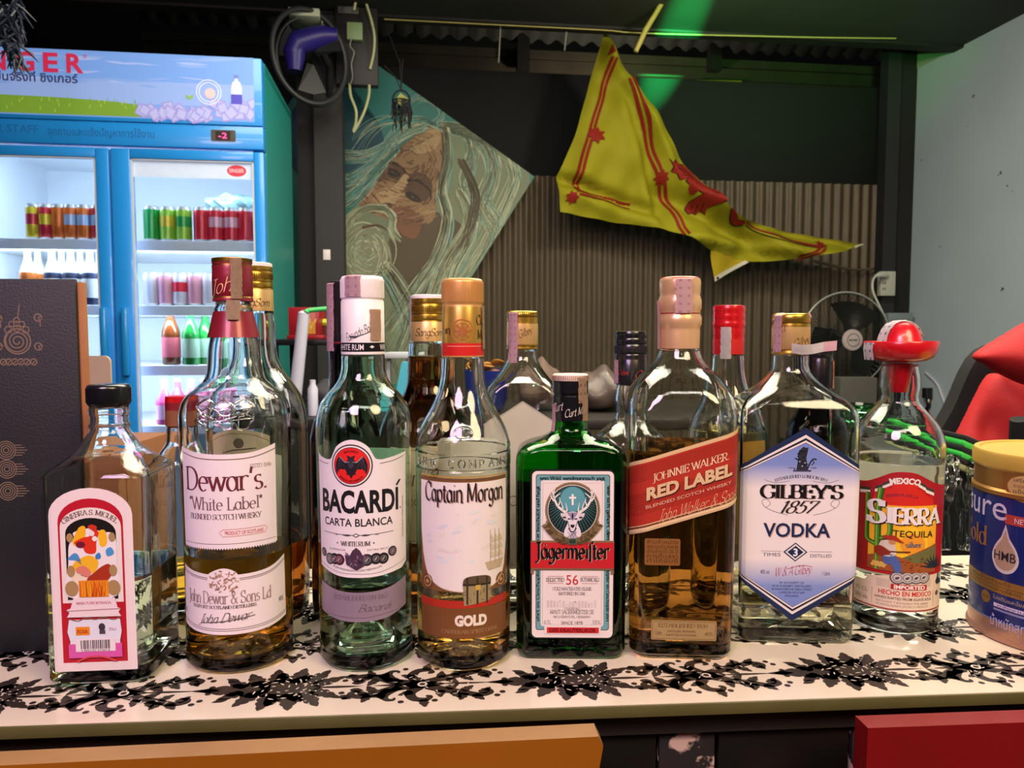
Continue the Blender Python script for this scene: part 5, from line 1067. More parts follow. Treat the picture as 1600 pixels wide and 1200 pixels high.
# ------------------------------------------------------------------ two chair backs in front of the counter
OR = mat('orange_vinyl', '9a5c12', .35, var=.08, scale=8, coat=.2); CWD = mat('pale_wood_edge', '9c7448', .55, var=.12, scale=30); RV = mat('red_board', '7e0d11', .4, var=.08, scale=10, bump=.1); STL = mat('dark_steel', '222226', .35, .8)
def chair(name, label, xl, xr, ytop, mbody, medge, slope=.0, yd=-.035, thick=.016):
    """bar chair turned with its back to the counter; its backrest stands just in front of the board"""
    pl, pr = lx(xl), lx(xr)
    zt = P(xl, ytop, (cm + cn * yd).y).z; c = cm + cdir * ((pl + pr) / 2) + cn * yd
    t = tag(empty(name, (c.x, c.y, 0), cang), label, 'chair'); hw = (pr - pl) / 2
    bm = bmesh.new(); sh = .016
    prof = [(-hw, zt - .26), (hw - sh, zt - .26), (hw - .004, zt - .03), (hw, zt - .006), (hw - .003, zt)] + [(hw - .003 - (2 * hw - .006) * i / 12, zt - slope * i / 12) for i in range(1, 13)]
    f0 = [bm.verts.new((x, -thick, z)) for x, z in prof]; f1 = [bm.verts.new((x, 0, z)) for x, z in prof]; n = len(prof)
    bm.faces.new(f0); bm.faces.new(f1[::-1])
    for i in range(n): bm.faces.new((f0[i], f1[i], f1[(i + 1) % n], f0[(i + 1) % n])).material_index = 1 if i >= 3 else 0
    link('backrest', bm, [mbody, medge], t, smooth=30)
    bm = bmesh.new(); box(bm, -hw + .03, hw - .03, -.40, -.012, .70, .735, bev=.008); link('seat', bm, mbody, t)
    for x in (-hw + .04, hw - .04):
        bm = bmesh.new(); tube(bm, [(x, -.010, 0), (x, -.010, zt - .05)], .009, 10); link('leg', bm, STL, t)
        bm = bmesh.new(); tube(bm, [(x, -.385, 0), (x, -.385, .702)], .009, 10); link('leg', bm, STL, t)
    return t
chair('bar_chair', 'orange vinyl bar chair with pale wooden rim in front of the counter', -190, 914, 1133, OR, CWD, slope=.006)
chair('bar_chair', 'red bar chair with flat square back in front of the counter', 1300, 1760, 1136, RV, RV, slope=0, yd=-.02)

# ------------------------------------------------------------------ room shell
BW = 4.0
aR = W(1403, 480, BW).dot(UX)                                       # the right wall's plane
CORR = mat('brown_corrugated_sheet', '857660', .5, .2, var=.12, scale=4, bump=.15, bscale=80); BLKW = mat('flat_black', '0b0e0f', .8)
bm = bmesh.new(); zc0 = W(1000, 279, BW).z; n = 420; a0, a1 = -2.6, aR + .02; prev = None; step = (a1 - a0) / n
nx = int((a1 - a0) / .0052)
for i in range(nx + 1):
    x = a0 + (a1 - a0) * i / nx; p = RM(x, BW + .008 * math.sin(2 * math.pi * x / .056), 0)
    cur = (bm.verts.new(p), bm.verts.new(p + Vector((0, 0, zc0))))
    if prev: bm.faces.new((prev[0], cur[0], cur[1], prev[1]))
    prev = cur
bmesh.ops.solidify(bm, geom=bm.faces[:], thickness=.002)
setting('wall_back', bm, CORR, smooth=60)
M0 = Matrix.Rotation(TH, 4, 'Z')
def rbox(name, m, a0, a1, b0, b1, z0, z1, **k): bm = bmesh.new(); box(bm, a0, a1, b0, b1, z0, z1, M=M0); return setting(name, bm, m, smooth=0, **k)
rbox('floor', mat('dark_concrete_floor', '3a3632', .6, var=.15, scale=6), -3.5, 4.5, -2.5, 6.3, -.1, 0)
rbox('night_backdrop', BLKW, -3.5, 4.0, 6.2, 6.3, 0, 4.2)  # black backdrop standing in for the night darkness beyond the yard
rbox('wall_left', BLKW, -3.5, -3.4, -2.5, 6.3, 0, 4.2)
rbox('wall_front', mat('dim_front_wall', '2a2522', .7), -3.5, 4.5, -2.5, -2.4, 0, 4.2)
# right wall, its upper edge meeting the roof
zR = W(1475, 52, 3.75).z
BLU = mat('pale_blue_paint', 'aebfc9', .45, var=.06, scale=3, bump=.05, bscale=30)
bm = bmesh.new(); box(bm, aR, aR + .12, -2.4, BW + .05, 0, zR, M=M0); wr = setting('wall_right', bm, BLU, smooth=0)
bm = bmesh.new(); rg = random.Random(5)
for px, py, r in ((1522, 150, .008), (1512, 196, .004), (1562, 272, .009), (1575, 290, .006), (1582, 300, .004), (1469, 385, .006), (1567, 450, .010), (1440, 250, .005), (1508, 586, .008), (1486, 340, .003)):
    d = ray(px, py); tt = (aR - Vector((0, 0, 0)).dot(UX)) / d.dot(UX); p = Vector((0, 0, CZ)) + d * tt
    for k in range(4):
        c = Vector((aR - .0012, p.dot(UY) + rg.uniform(-1, 1) * r, p.z + rg.uniform(-1, 1) * r)); rr = r * rg.uniform(.3, .7)
        vs = [bm.verts.new(RM(c.x, c.y + rr * math.cos(q), c.z + rr * rg.uniform(.6, 1.2) * math.sin(q))) for q in [i * .7854 for i in range(8)]]; bm.faces.new(vs)
tag(link('wall_scuffs', bm, mat('grey_scuff', '4a5658', .7), smooth=0), kind='structure')
rbox('trim_1', mat('pale_top_band', '9aa894', .5, var=.05), aR - .004, aR, 2.2, 3.9, zR - .13, zR)
DKB = mat('dark_timber', '15130f', .7, var=.2, scale=10)
rbox('trim_2', DKB, aR - .10, aR, BW - .10, BW - .03, 0, 3.4)                          # corner post
rbox('trim_3', mat('dark_steel_post', '1e2022', .6), W(1398, 300, 3.9).dot(UX) - .085, W(1398, 300, 3.9).dot(UX) - .01, 3.86, 3.93, 0, 3.3)
zC = W(1000, 50, 3.6).z
rbox('ceiling', mat('dark_ceiling_board', '2c302a', .75, var=.2, scale=4), -3.5, aR + .2, -2.4, 3.6, zC, zC + .03)
rbox('beam_1', DKB, aR - .16, aR - .02, 2.0, 3.95, zR - .03, zR + .10)
rbox('fascia', DKB, -3.5, aR, 3.55, 3.62, zC - .012, zC + .03)
# roof of the yard behind, seen between the ceiling and the sheet wall
RSH = mat('grey_roof_sheet', '6a6a64', .55, .2, var=.15, scale=5)
bm = bmesh.new(); zr1 = W(1000, 73, 5.0).z; zr0 = zr1 + .30; prev = None; nn = 480
for i in range(nn + 1):
    x = -1.6 + 5.2 * i / nn; h = .016 * math.sin(2 * math.pi * x / .115)
    cur = (bm.verts.new(RM(x, 5.0, zr1 + h)), bm.verts.new(RM(x, 4.4, zr0 + h)))
    if prev: bm.faces.new((prev[0], cur[0], cur[1], prev[1]))
    prev = cur
bmesh.ops.solidify(bm, geom=bm.faces[:], thickness=.002)
setting('roof_sheet', bm, RSH, smooth=60)
TMB = mat('weathered_purlin', '4a4030', .75, var=.25, scale=6)
for k, (y0, y1, b_) in enumerate(((86, 97, 5.04), (101, 118, 5.06))): rbox('purlin', TMB, -1.6, 3.3, b_, b_ + .04, W(1000, y1 + 1, b_).z, W(1000, y0, b_).z)
for px in (815, 1115): x = W(px, 80, 4.98).dot(UX); rbox('rafter', DKB, x - .03, x + .05, 4.96, 5.02, W(px, 112, 5).z, W(px, 40, 5).z)
rbox('black_panel', BLKW, -2.6, aR + .4, BW + .35, BW + .37, 1.2, W(1000, 122, BW + .36).z)  # plain black panel behind and above the sheet wall

# pillar and things on it
pb = 3.55; xl, xr = W(492, 300, pb).dot(UX), W(536, 300, pb).dot(UX)
rbox('pillar', mat('grey_black_pillar', '26272a', .6, var=.15, scale=8), xl, xr, pb, pb + .13, 0, zC - .015)
rbox('pillar.001', mat('blue_black_pillar', '14161f', .6), W(466, 300, 3.66).dot(UX), xl + .01, 3.66, 3.76, 0, zC - .015)
def pbx(name, px0, px1, py0, py1, b, th, m, label, cat, bev=.003, parent=None):
    p0, p1 = W(px0, py1, b), W(px1, py0, b); bm = bmesh.new(); x0, x1 = p0.dot(UX), p1.dot(UX); 
    if parent:
        c = Vector((parent['cx'], parent['cb'], parent['cz'])); box(bm, x0 - c.x, x1 - c.x, b - c.y, b + th - c.y, p0.z - c.z, p1.z - c.z, bev=bev); return link(name, bm, m, parent)
    c = RM((x0 + x1) / 2, b, p0.z); bm = bmesh.new(); box(bm, -(x1 - x0) / 2, (x1 - x0) / 2, 0, th, 0, p1.z - p0.z, bev=bev)
    o = tag(link(name, bm, m, loc=c, rz=TH), label, cat); o['cx'], o['cb'], o['cz'] = (x0 + x1) / 2, b, p0.z; return o
mb = pbx('fuse_board', 525, 589, -40, 131, 3.50, .05, mat('black_board', '1b1c1d', .5), 'black backing board on the pillar carrying switch gear and pale cables', 'fuse board')
pbx('switch_box', 542, 566, 35, 61, 3.46, .04, mat('pale_green_plastic', '93b080', .5), None, None, parent=mb)
lp = pbx('type_plate', 528, 560, -12, 20, 3.492, .008, mat('grey_plate', '565a58', .5), None, None, parent=mb, bev=.001)
CAB = mat('pale_cable', 'c9cf9a', .5)
def cable(name, pts, r, m, label, cat='cable', parent=None):
    bm = bmesh.new(); tube(bm, spline([W(x, y, b) for x, y, b in pts], 6), r, 8); o = link(name, bm, m)
    if label: tag(o, label, cat)
    return o
cable('power_cable', [(553, 16, 3.45), (562, -20, 3.45), (574, 12, 3.46), (584, 50, 3.47), (584, 80, 3.48), (578, 108, 3.49)], .006, CAB, 'pale cable looping down the right edge of the fuse board')
cable('power_cable', [(546, 131, 3.48), (548, 150, 3.46), (556, 172, 3.45), (556, 192, 3.45), (552, 206, 3.45), (561, 192, 3.45), (570, 172, 3.46), (576, 150, 3.48), (577, 133, 3.49)], .006, CAB, 'pale cable hanging in a loop below the fuse board')
cable('thin_wire', [(549, 60, 3.44), (547, 72, 3.44), (553, 82, 3.44), (549, 100, 3.45), (551, 120, 3.46), (547, 132, 3.47)], .003, mat('grey_wire', '8a9088', .5), 'thin grey wires under the green switch box')
pbx('tape_patch', 505, 516, 390, 406, 3.544, .005, WHT, 'small white paper tag taped on the dark pillar', 'tag', bev=.001)
pbx('lamp_tray', 450, 499, 13, 23, 3.3, .14, mat('cream_plastic', 'c4cfb4', .5), 'small cream plastic tray high on the pillar above the wall fan', 'tray')
# wall fan seen from the side
fc = W(487, 95, 3.35); f = tag(empty('wall_fan', fc, TH), 'dark wall fan with purple motor hanging beside the fridge', 'fan')
FK = mat('dark_fan_plastic', '2a2c30', .45); PU = mat('purple_plastic', '2b2480', .4)
sx = 3.35 / F
bm = bmesh.new(); tube(bm, [(48 * sx * math.cos(q), -.05 + .10 * math.cos(q), -66 * sx * math.sin(q) * -1) for q in [i * math.pi / 24 for i in range(48)]], .011, 10, closed=True)
tube(bm, [(46 * sx * math.cos(q), .02 + .10 * math.cos(q), 63 * sx * math.sin(q)) for q in [i * math.pi / 24 for i in range(48)]], .006, 8, closed=True)
link('guard_ring', bm, FK, f)
bm = bmesh.new(); tube(bm, [(.11, -.03, .095), (.06, -.03, .092), (.03, -.03, .085), (-.05, -.03, .06), (-.065, -.03, .02), (-.065, -.03, -.055)], [.03, .04, .045, .05, .045, .03], 14); link('motor_housing', bm, PU, f)
bm = bmesh.new(); tube(bm, [(.03, .0, .06), (.06, .10, .02), (.05, .20, -.08)], .015, 8); link('bracket', bm, FK, f)
for i in range(3):
    bm = bmesh.new(); an = i * 2.094 + .5; pts = [(.03 * math.cos(an + d), -.045 + .02 * d, .03 * math.sin(an + d)) for d in (-.4, .4)] + [(.13 * math.cos(an + d), -.05 + .05 * d, .15 * math.sin(an + d)) for d in (.5, .1, -.35)]
    vs = [bm.verts.new(p) for p in pts]; bm.faces.new(vs); bmesh.ops.solidify(bm, geom=bm.faces[:], thickness=.002); link('blade', bm, FK, f)
# lines and the small hanging things
RP_ = mat('yellow_line', 'a39a52', .6)
pts = [W(600, 30, 3.45), W(780, 39, 3.45), W(941, 47, 3.45), W(1010, 52, 3.45), W(1250, 58, 3.45), W(1400, 60, 3.45)]
bm = bmesh.new(); tube(bm, spline(pts, 5), .003, 6); tag(link('string_line', bm, RP_), 'thin yellow string stretched under the edge of the ceiling', 'string')
DT = mat('black_tassel', '17141a', .8)
dc = W(627, 158, 3.3); d = tag(empty('hanging_ornament', dc, TH), 'small black tasselled ornament with a yellow paper square, hanging before the painting', 'ornament')
s3 = 3.3 / F
bm = bmesh.new(); tube(bm, [(13 * s3 * math.cos(q), 0, (1 + 15 * math.sin(q)) * s3) for q in [i * math.pi / 12 for i in range(24)]], .004, 8, closed=True); tube(bm, [(13 * s3 * math.cos(q), 13 * s3 * math.sin(q), 0) for q in [i * math.pi / 12 for i in range(24)]], .003, 8, closed=True); link('hoop', bm, DT, d)
bm = bmesh.new(); box(bm, -7 * s3, 7 * s3, -.016, -.013, -7 * s3, 8 * s3, M=Matrix.Rotation(R(35), 4, 'Y')); link('paper_square', bm, mat('yellow_paper', '9aa04a', .6), d)
rg = random.Random(4); bm = bmesh.new()
for i in range(46):
    an = rg.uniform(0, 6.28); x, y = 13 * s3 * math.cos(an), 13 * s3 * math.sin(an); ln = rg.uniform(18, 44) * s3
    tube(bm, [(x, y, 0), (x + rg.uniform(-.006, .006), y, -ln * .5), (x + rg.uniform(-.012, .012), y, -ln)], .0022, 5)
tag(link('tassel_fringe', bm, DT, d), kind='stuff')
bm = bmesh.new()
for q in ((-25, 52), (-2, 62), (3, 62)):
    tube(bm, [(0, 0, 16 * s3), (q[0] * s3 * .3, 0, 34 * s3), (q[0] * s3, 0, q[1] * s3)], .0022, 6)
tube(bm, [(0, 0, 52 * s3), (-24 * s3, .12, 128 * s3), (-25 * s3, .24, 140 * s3)], .003, 6); link('cord', bm, DT, d)
bam = mat('bamboo', 'a89a48', .5, var=.15, scale=30)
bm = bmesh.new(); tube(bm, [W(1046, -15, 3.3), W(1022, 25, 3.3), W(1008, 48, 3.3), W(999, 68, 3.3), W(993, 81, 3.3)], [.010, .011, .012, .011, .010], 10); tag(link('bamboo_stick', bm, bam), 'short yellow bamboo stick dangling below the ceiling above the flag', 'stick')
bm = bmesh.new(); tube(bm, [W(1091, 127, 5.045), W(1158, 128, 5.045)], .010, 8); tag(link('yellow_rod', bm, mat('yellow_rod', 'a8902a', .5)), 'short yellow rod lying along the dark purlin right of the flag', 'rod')
for px, y0, y1, nm in ((779, 42, 98, 'white'), (882, 50, 79, 'thin')):
    bm = bmesh.new(); tube(bm, [W(px + 3, y0, 3.5), W(px, y1, 3.5)], .003, 6); tag(link('hanging_wire', bm, mat('pale_wire', '8f9080', .6)), 'pale wire hanging from the string line ' + ('left of the flag above the painting' if px < 800 else 'close to the top of the flag'), 'wire')

# ------------------------------------------------------------------ painting: an old man with flowing white hair
a = Art(); rg = random.Random(21); pbk = 3.9
T_, R_ = (520, 52), (835, 276); B2 = (622, 616); L_ = (T_[0] + B2[0] - R_[0], T_[1] + B2[1] - R_[1])
PQ = [T_, R_, B2, L_]
def inside(p):
    for i in range(4):
        q, r = PQ[i], PQ[(i + 1) % 4]
        if (r[0] - q[0]) * (p[1] - q[1]) - (r[1] - q[1]) * (p[0] - q[0]) < 3: return False
    return True
def ps(pts, wd, m, l, w1=None):
    q = [p for p in sp2(pts, 7)]
    while q and not inside(q[-1]): q.pop()
    while q and not inside(q[0]): q.pop(0)
    if len(q) > 2: a.stroke(q, wd, m, l, w1=w1)
PT = lambda n_, c_, v=.12, s=4: mat('paint_' + n_, c_, .5, var=v, scale=s, spec=.3)
a.poly(PQ, PT('teal', '3f827c', .1, 2), 0)
a.poly(sp2([(524, 110), (560, 150), (590, 190), (600, 230), (580, 270), (530, 300), (470, 280), (440, 200)], 5, True), PT('deep_blue', '21505f'), 1)
a.poly(sp2([(590, 120), (640, 135), (640, 180), (600, 200), (560, 160)], 5, True), PT('sea', '3b8a86'), 1)
a.poly(sp2([(700, 190), (780, 225), (828, 275), (800, 330), (760, 400), (720, 470), (660, 560), (615, 600), (560, 560), (530, 470), (535, 350), (600, 300), (660, 320), (690, 260)], 5, True), PT('olive_hair', '7c8a6c'), 1)
a.poly(sp2([(640, 330), (720, 350), (720, 420), (660, 470), (610, 460), (600, 400)], 5, True), PT('umber', '5a4e38'), 2)
SK = PT('skin', '9a7a56'); SKD = PT('skin_dark', '5e4430'); SKL = PT('skin_light', 'b99c72')
a.poly(sp2([(598, 256), (612, 240), (640, 219), (664, 197), (688, 199), (701, 208), (697, 235), (690, 262), (684, 300), (676, 345), (640, 352), (604, 342), (575, 330), (562, 318), (574, 300), (590, 282)], 5, True), SK, 3)
a.poly(sp2([(650, 222), (668, 204), (690, 206), (682, 230), (660, 240), (640, 236)], 5, True), SKL, 4)
a.poly(sp2([(600, 262), (616, 256), (630, 264), (640, 272), (650, 268), (668, 276), (676, 292), (668, 320), (650, 312), (636, 300), (618, 286), (602, 282), (590, 284)], 5, True), SKD, 4)
a.poly(sp2([(612, 264), (622, 268), (624, 276), (612, 276), (604, 270)], 4, True), PT('shadow', '2c221c'), 5); a.poly(sp2([(636, 298), (650, 304), (658, 316), (644, 314), (634, 306)], 4, True), PT('shadow', ''), 5)
ps([(598, 258), (612, 254), (628, 262), (634, 270)], 6, PT('shadow', ''), 6, 2); ps([(636, 282), (652, 282), (670, 296), (674, 310)], 6, PT('shadow', ''), 6, 2)
a.poly(sp2([(632, 272), (640, 280), (628, 300), (616, 318), (604, 326), (592, 322), (582, 312), (590, 302), (608, 296), (622, 284)], 5, True), SKL, 6)
a.poly(sp2([(598, 318), (612, 318), (610, 328), (598, 330), (586, 326)], 4, True), SKD, 7); a.disc(588, 311, 6, PT('nose', 'b08860'), 7)
a.poly(sp2([(618, 322), (640, 326), (660, 340), (650, 372), (628, 366), (612, 345)], 5, True), PT('cheek', '84583c'), 5)
for i in range(9): ps([(614 + i * 2, 244 - i * 4), (640 + i * 3, 232 - i * 3), (664 + i * 2, 220 - i)], .8, SKD, 5)
def infc(p, poly): return sum(1 for i in range(len(poly)) if (poly[i][1] > p[1]) != (poly[i - 1][1] > p[1]) and p[0] < (poly[i - 1][0] - poly[i][0]) * (p[1] - poly[i][1]) / (poly[i - 1][1] - poly[i][1]) + poly[i][0]) % 2 == 1
FACE = sp2([(598, 256), (612, 240), (640, 219), (664, 197), (688, 199), (701, 208), (697, 235), (690, 262), (684, 300), (676, 345), (640, 352), (604, 342), (575, 330), (562, 318), (574, 300), (590, 282)], 5, True)
for i in range(420):                # short dabs of flesh tones, lighter on brow, nose bridge and cheekbone
    x, y = rg.uniform(560, 700), rg.uniform(196, 352)
    if not infc((x, y), FACE) or abs(x - 617) + abs(y - 270) < 14 or abs(x - 647) + abs(y - 307) < 16: continue
    lt = max(math.exp(-(((x - 668) / 24) ** 2 + ((y - 222) / 20) ** 2)), math.exp(-(((x - 615) / 16) ** 2 + ((y - 300) / 24) ** 2)), .8 * math.exp(-(((x - 665) / 18) ** 2 + ((y - 330) / 14) ** 2))) + rg.uniform(-.25, .25)
    cl = SKL if lt > .62 else SK if lt > .28 else PT('skin_mid', '7c5a40') if lt > .08 else SKD
    an = math.atan2(y - 250, x - 640) + 1.4 + rg.uniform(-.4, .4); L2 = rg.uniform(4, 9); ps([(x - math.cos(an) * L2, y - math.sin(an) * L2), (x, y + .6), (x + math.cos(an) * L2, y + math.sin(an) * L2)], rg.uniform(1.2, 2.8), cl, 6 if i % 2 else 7, .5)
for sg, (ex_, ey_) in ((1, (617, 270)), (1, (648, 309))): a.leaf(ex_ - 7, ey_ - 3, .5, 14, 3, PT('eye_white', '5e503c'), 8); a.disc(ex_, ey_ + .5, 1.6, PT('shadow', ''), 9); ps([(ex_ - 10, ey_ - 6), (ex_, ey_ - 4), (ex_ + 9, ey_ + 3)], 2, PT('shadow', ''), 9)
CR = [PT('cream', 'b9bf9c'), PT('pale_green', 'a3b596'), PT('cream2', 'd0cfae'), PT('pale_teal', '82b0a0'), PT('grey_green', '8a9478')]
DKH = [PT('hair_dark', '4a4a38'), PT('hair_brown', '6a5a3e')]
def hair(pts, n, spread, wd, l, cols, sh=0):
    for i in range(n):
        dx, dy = rg.uniform(-spread, spread), rg.uniform(-spread, spread); k = rg.uniform(-.6, .6)
        ps([(x + dx * (.4 + .6 * j / len(pts)) + k * 4 * math.sin(j * 1.7 + i), y + dy * (.4 + .6 * j / len(pts)) + k * 4 * math.cos(j * 1.3 + i)) for j, (x, y) in enumerate(pts)], wd * rg.uniform(.5, 1.3), rg.choice(cols), l + i % 3, .4)
RT = [(690, 198), (725, 205), (738, 240), (728, 290), (742, 340), (720, 400), (690, 450), (660, 520)]
hair(RT, 60, 16, 3, 5, CR); hair([(696, 200), (750, 215), (770, 265), (755, 320), (775, 360), (745, 420), (700, 480)], 70, 20, 3, 5, CR); hair([(700, 200), (770, 225), (805, 270), (790, 320), (760, 380), (740, 420)], 46, 14, 3, 5, CR)
hair([(698, 205), (700, 250), (690, 300), (700, 345), (684, 400), (650, 450), (610, 510)], 60, 14, 2.6, 8, CR + DKH); hair([(720, 300), (735, 350), (700, 410), (680, 470), (640, 560)], 40, 22, 2.6, 8, CR + DKH)
hair([(720, 250), (742, 300), (735, 350), (720, 390)], 22, 10, 2.4, 11, DKH)
TLH = [PT('pale_teal', ''), PT('teal_light', '6aa8a0'), PT('cream', '')]
hair([(680, 196), (660, 188), (640, 192), (615, 215), (590, 250), (560, 275), (535, 285)], 46, 12, 2, 5, TLH); hair([(664, 200), (630, 212), (600, 232), (572, 245), (540, 246)], 34, 14, 1.8, 5, TLH); hair([(620, 235), (590, 268), (565, 300), (535, 320)], 40, 14, 2, 5, TLH + [PT('deep_blue', '')])
hair([(675, 196), (690, 180), (680, 160), (655, 152), (640, 160)], 22, 10, 2, 5, TLH); hair([(640, 185), (600, 190), (575, 205), (560, 225)], 14, 14, 1.4, 5, TLH)
hair([(602, 326), (580, 325), (560, 332), (545, 345), (538, 362)], 40, 8, 4, 9, CR[:3]); hair([(604, 328), (614, 342), (612, 358), (622, 375)], 26, 7, 4, 9, CR[:3])
a.poly(sp2([(540, 364), (560, 352), (585, 356), (602, 372), (608, 400), (590, 430), (560, 445), (538, 440)], 5, True), PT('beard', '8e9378'), 8)
for i in range(60):
    cx, cy, r = 572 + rg.uniform(-10, 10), 398 + rg.uniform(-10, 10), rg.uniform(6, 38); t0 = rg.uniform(0, 6); ps([(cx + r * math.cos(t0 + q * .4), cy + r * 1.15 * math.sin(t0 + q * .4)) for q in range(6)], rg.uniform(1.5, 4), rg.choice(CR[:3] + [PT('grey_green', '')]), 9 + i % 3, .5)
ps([(566, 356), (590, 352), (606, 360)], 5, SKD, 12, 1)
hair([(600, 420), (620, 450), (640, 500), (620, 560)], 50, 26, 2.4, 8, CR + DKH); hair([(560, 440), (570, 480), (590, 530), (610, 580)], 40, 24, 2.4, 8, [PT('grey_green', ''), PT('hair_dark', '')])
bm = a.bm(dz=.00035, base=.0)
for i in range(4):                  # trim to the board
    q, r = PQ[i], PQ[(i + 1) % 4]; nn_ = Vector((r[1] - q[1], -(r[0] - q[0]), 0)).normalized()
    bmesh.ops.bisect_plane(bm, geom=bm.verts[:] + bm.edges[:] + bm.faces[:], plane_co=(q[0], q[1], 0), plane_no=nn_, clear_outer=True, dist=1e-6)
pc = RM(W(620, 320, pbk).dot(UX), pbk, W(620, 320, pbk).z)
def plane_map(v, b):
    p = W(v.co.x, v.co.y, b); return Vector((p.dot(UX) - pc.dot(UX), -v.co.z, p.z - pc.z))
for v in bm.verts: v.co = plane_map(v, pbk)
pq = [W(x, y, pbk) for x, y in PQ]; fv = [bm.verts.new((p.dot(UX) - pc.dot(UX), .001, p.z - pc.z)) for p in pq]; bv = [bm.verts.new((p.dot(UX) - pc.dot(UX), .018, p.z - pc.z)) for p in pq]
a.mi(PT('board_edge', '5a4a34')); k = a.mats.index(MATS['paint_board_edge'])
for i in range(4): bm.faces.new((fv[i], fv[(i + 1) % 4], bv[(i + 1) % 4], bv[i])).material_index = k
bm.faces.new(bv).material_index = k
tag(link('painting', bm, a.mats, smooth=0, nrm=False, loc=pc, rz=TH), 'square painting of an old man with flowing white hair, hung cornerwise on the sheet wall', 'painting')

# ------------------------------------------------------------------ yellow flag
a = Art(); fbk = 3.72; FY = mat('flag_yellow', '938e18', .7, var=.03, scale=6, spec=.2); FR = mat('flag_red', '8a2218', .7, var=.05, spec=.2); FO = mat('flag_ochre', 'b09a1e', .7, spec=.2); FKL = mat('flag_black', '2a1c18', .7, spec=.2)
main = [(941, 50)] + sp2([(941, 50), (932, 95), (916, 150), (897, 215), (870, 275)], 5)[1:] + [(873, 333), (940, 343), (1035, 358), (1062, 368), (1088, 382), (1120, 395)] + sp2([(1120, 395), (1160, 406), (1193, 408), (1240, 405), (1290, 398), (1320, 392), (1347, 382)], 4)[1:] + [(1290, 372), (1220, 357), (1157, 345)] + sp2([(1157, 345), (1125, 325), (1106, 300), (1085, 272), (1060, 235), (1030, 190), (1000, 140), (975, 100), (941, 50)], 5)[1:-1]
a.poly(main, FY, 0)
a.poly([(1110, 390), (1119, 440), (1172, 408), (1150, 402)], FO, 0); a.poly([(1119, 440), (1118, 432), (1168, 406), (1173, 409)], mat('hem_white', 'c9c4ae', .7), 1); a.disc(1124, 434, 2.2, FKL, 2, n=10)
a.poly([(1345, 381), (1349, 382), (1338, 387), (1336, 384)], mat('hem_white', ''), 2)
def dbl(p, wd=4.2, gap=6.5):
    q = sp2(p, 6)
    for s_ in (-1, 1):
        o = []
        for i, (x, y) in enumerate(q):
            x0, y0 = q[max(i - 1, 0)]; x1, y1 = q[min(i + 1, len(q) - 1)]; L = math.hypot(x1 - x0, y1 - y0) or 1; o.append((x - (y1 - y0) / L * gap / 2 * s_, y + (x1 - x0) / L * gap / 2 * s_))
        a.stroke(o, wd, FR, 2)
def fleur(x, y, r, an):
    pts = []
    for i in range(14):
        t = 2 * math.pi * i / 14; rr = r * (1 if i % 2 == 0 else .6); pts.append((x + rr * math.cos(t + an), y + rr * math.sin(t + an)))
    a.poly(pts, FR, 3)
dbl([(956, 96), (944, 140), (930, 185), (914, 235), (899, 285)]); dbl([(899, 284), (903, 302)], 4, 5); dbl([(901, 303), (940, 308), (990, 320)], 3.8, 7)
fleur(929, 214, 15, .5); fleur(890, 312, 11, 0); a.poly([(950, 78), (946, 92), (956, 90)], FR, 2)
dbl([(986, 122), (998, 165), (1012, 215), (1030, 260), (1046, 300), (1060, 345), (1066, 368)], 4, 7); fleur(1037, 275, 12, .3)
a.stroke(sp2([(1162, 349), (1200, 366), (1250, 381), (1278, 387)]), 1.5, FR, 2, w1=6); a.stroke(sp2([(1162, 352), (1200, 372), (1250, 385), (1275, 389)]), 1.2, FKL, 2)
dbl([(1240, 405), (1262, 398), (1280, 388)], 3, 5); fleur(1282, 382, 8, .4)
# lion's head, mane and paw
lion = [(1045, 250), (1052, 256), (1056, 251), (1061, 257), (1072, 256), (1082, 270), (1092, 287), (1100, 297), (1112, 303), (1122, 320), (1104, 322), (1098, 312), (1088, 318), (1092, 308), (1078, 298), (1082, 290), (1072, 292), (1068, 284), (1074, 280), (1062, 282), (1058, 272), (1050, 268), (1053, 262)]
a.poly([(1104 + (x - 1104) * 1.03, 300 + (y - 300) * 1.04) for x, y in lion], FKL, 2); a.poly(lion, FR, 3)
for q in ([(1058, 262), (1068, 270), (1064, 274), (1076, 278)], [(1068, 262), (1076, 272), (1080, 282)], [(1096, 294), (1104, 306), (1112, 308)]): a.stroke(q, 1.2, FKL, 4)
a.poly(sp2([(1074, 286), (1080, 292), (1082, 302), (1076, 306), (1071, 296)], 4, True), FR, 3)
paw = [(1092, 306), (1112, 312), (1116, 322), (1102, 326), (1104, 334), (1096, 328), (1092, 333), (1088, 330), (1082, 332), (1077, 324), (1080, 314)]
a.poly([(1097 + (x - 1097) * 1.07, 319 + (y - 319) * 1.08) for x, y in paw], FKL, 2); a.poly(paw, FR, 3)
for x in (1084, 1090, 1096): a.stroke([(x, 320), (x + 1, 330)], 1, FKL, 4)
a.poly(sp2([(1132, 330), (1140, 336), (1148, 345), (1156, 347), (1160, 351), (1150, 353), (1140, 346), (1134, 338)], 4, True), FR, 3); a.stroke(sp2([(1130, 330), (1136, 342), (1146, 352), (1158, 353)]), 1.4, FKL, 4)
a.stroke([(875, 330), (872, 278)], .6, FO, 1)
bm = a.bm(dz=.003, base=0); cut(bm, 0, 865, 1352, 7); cut(bm, 1, 45, 445, 7)
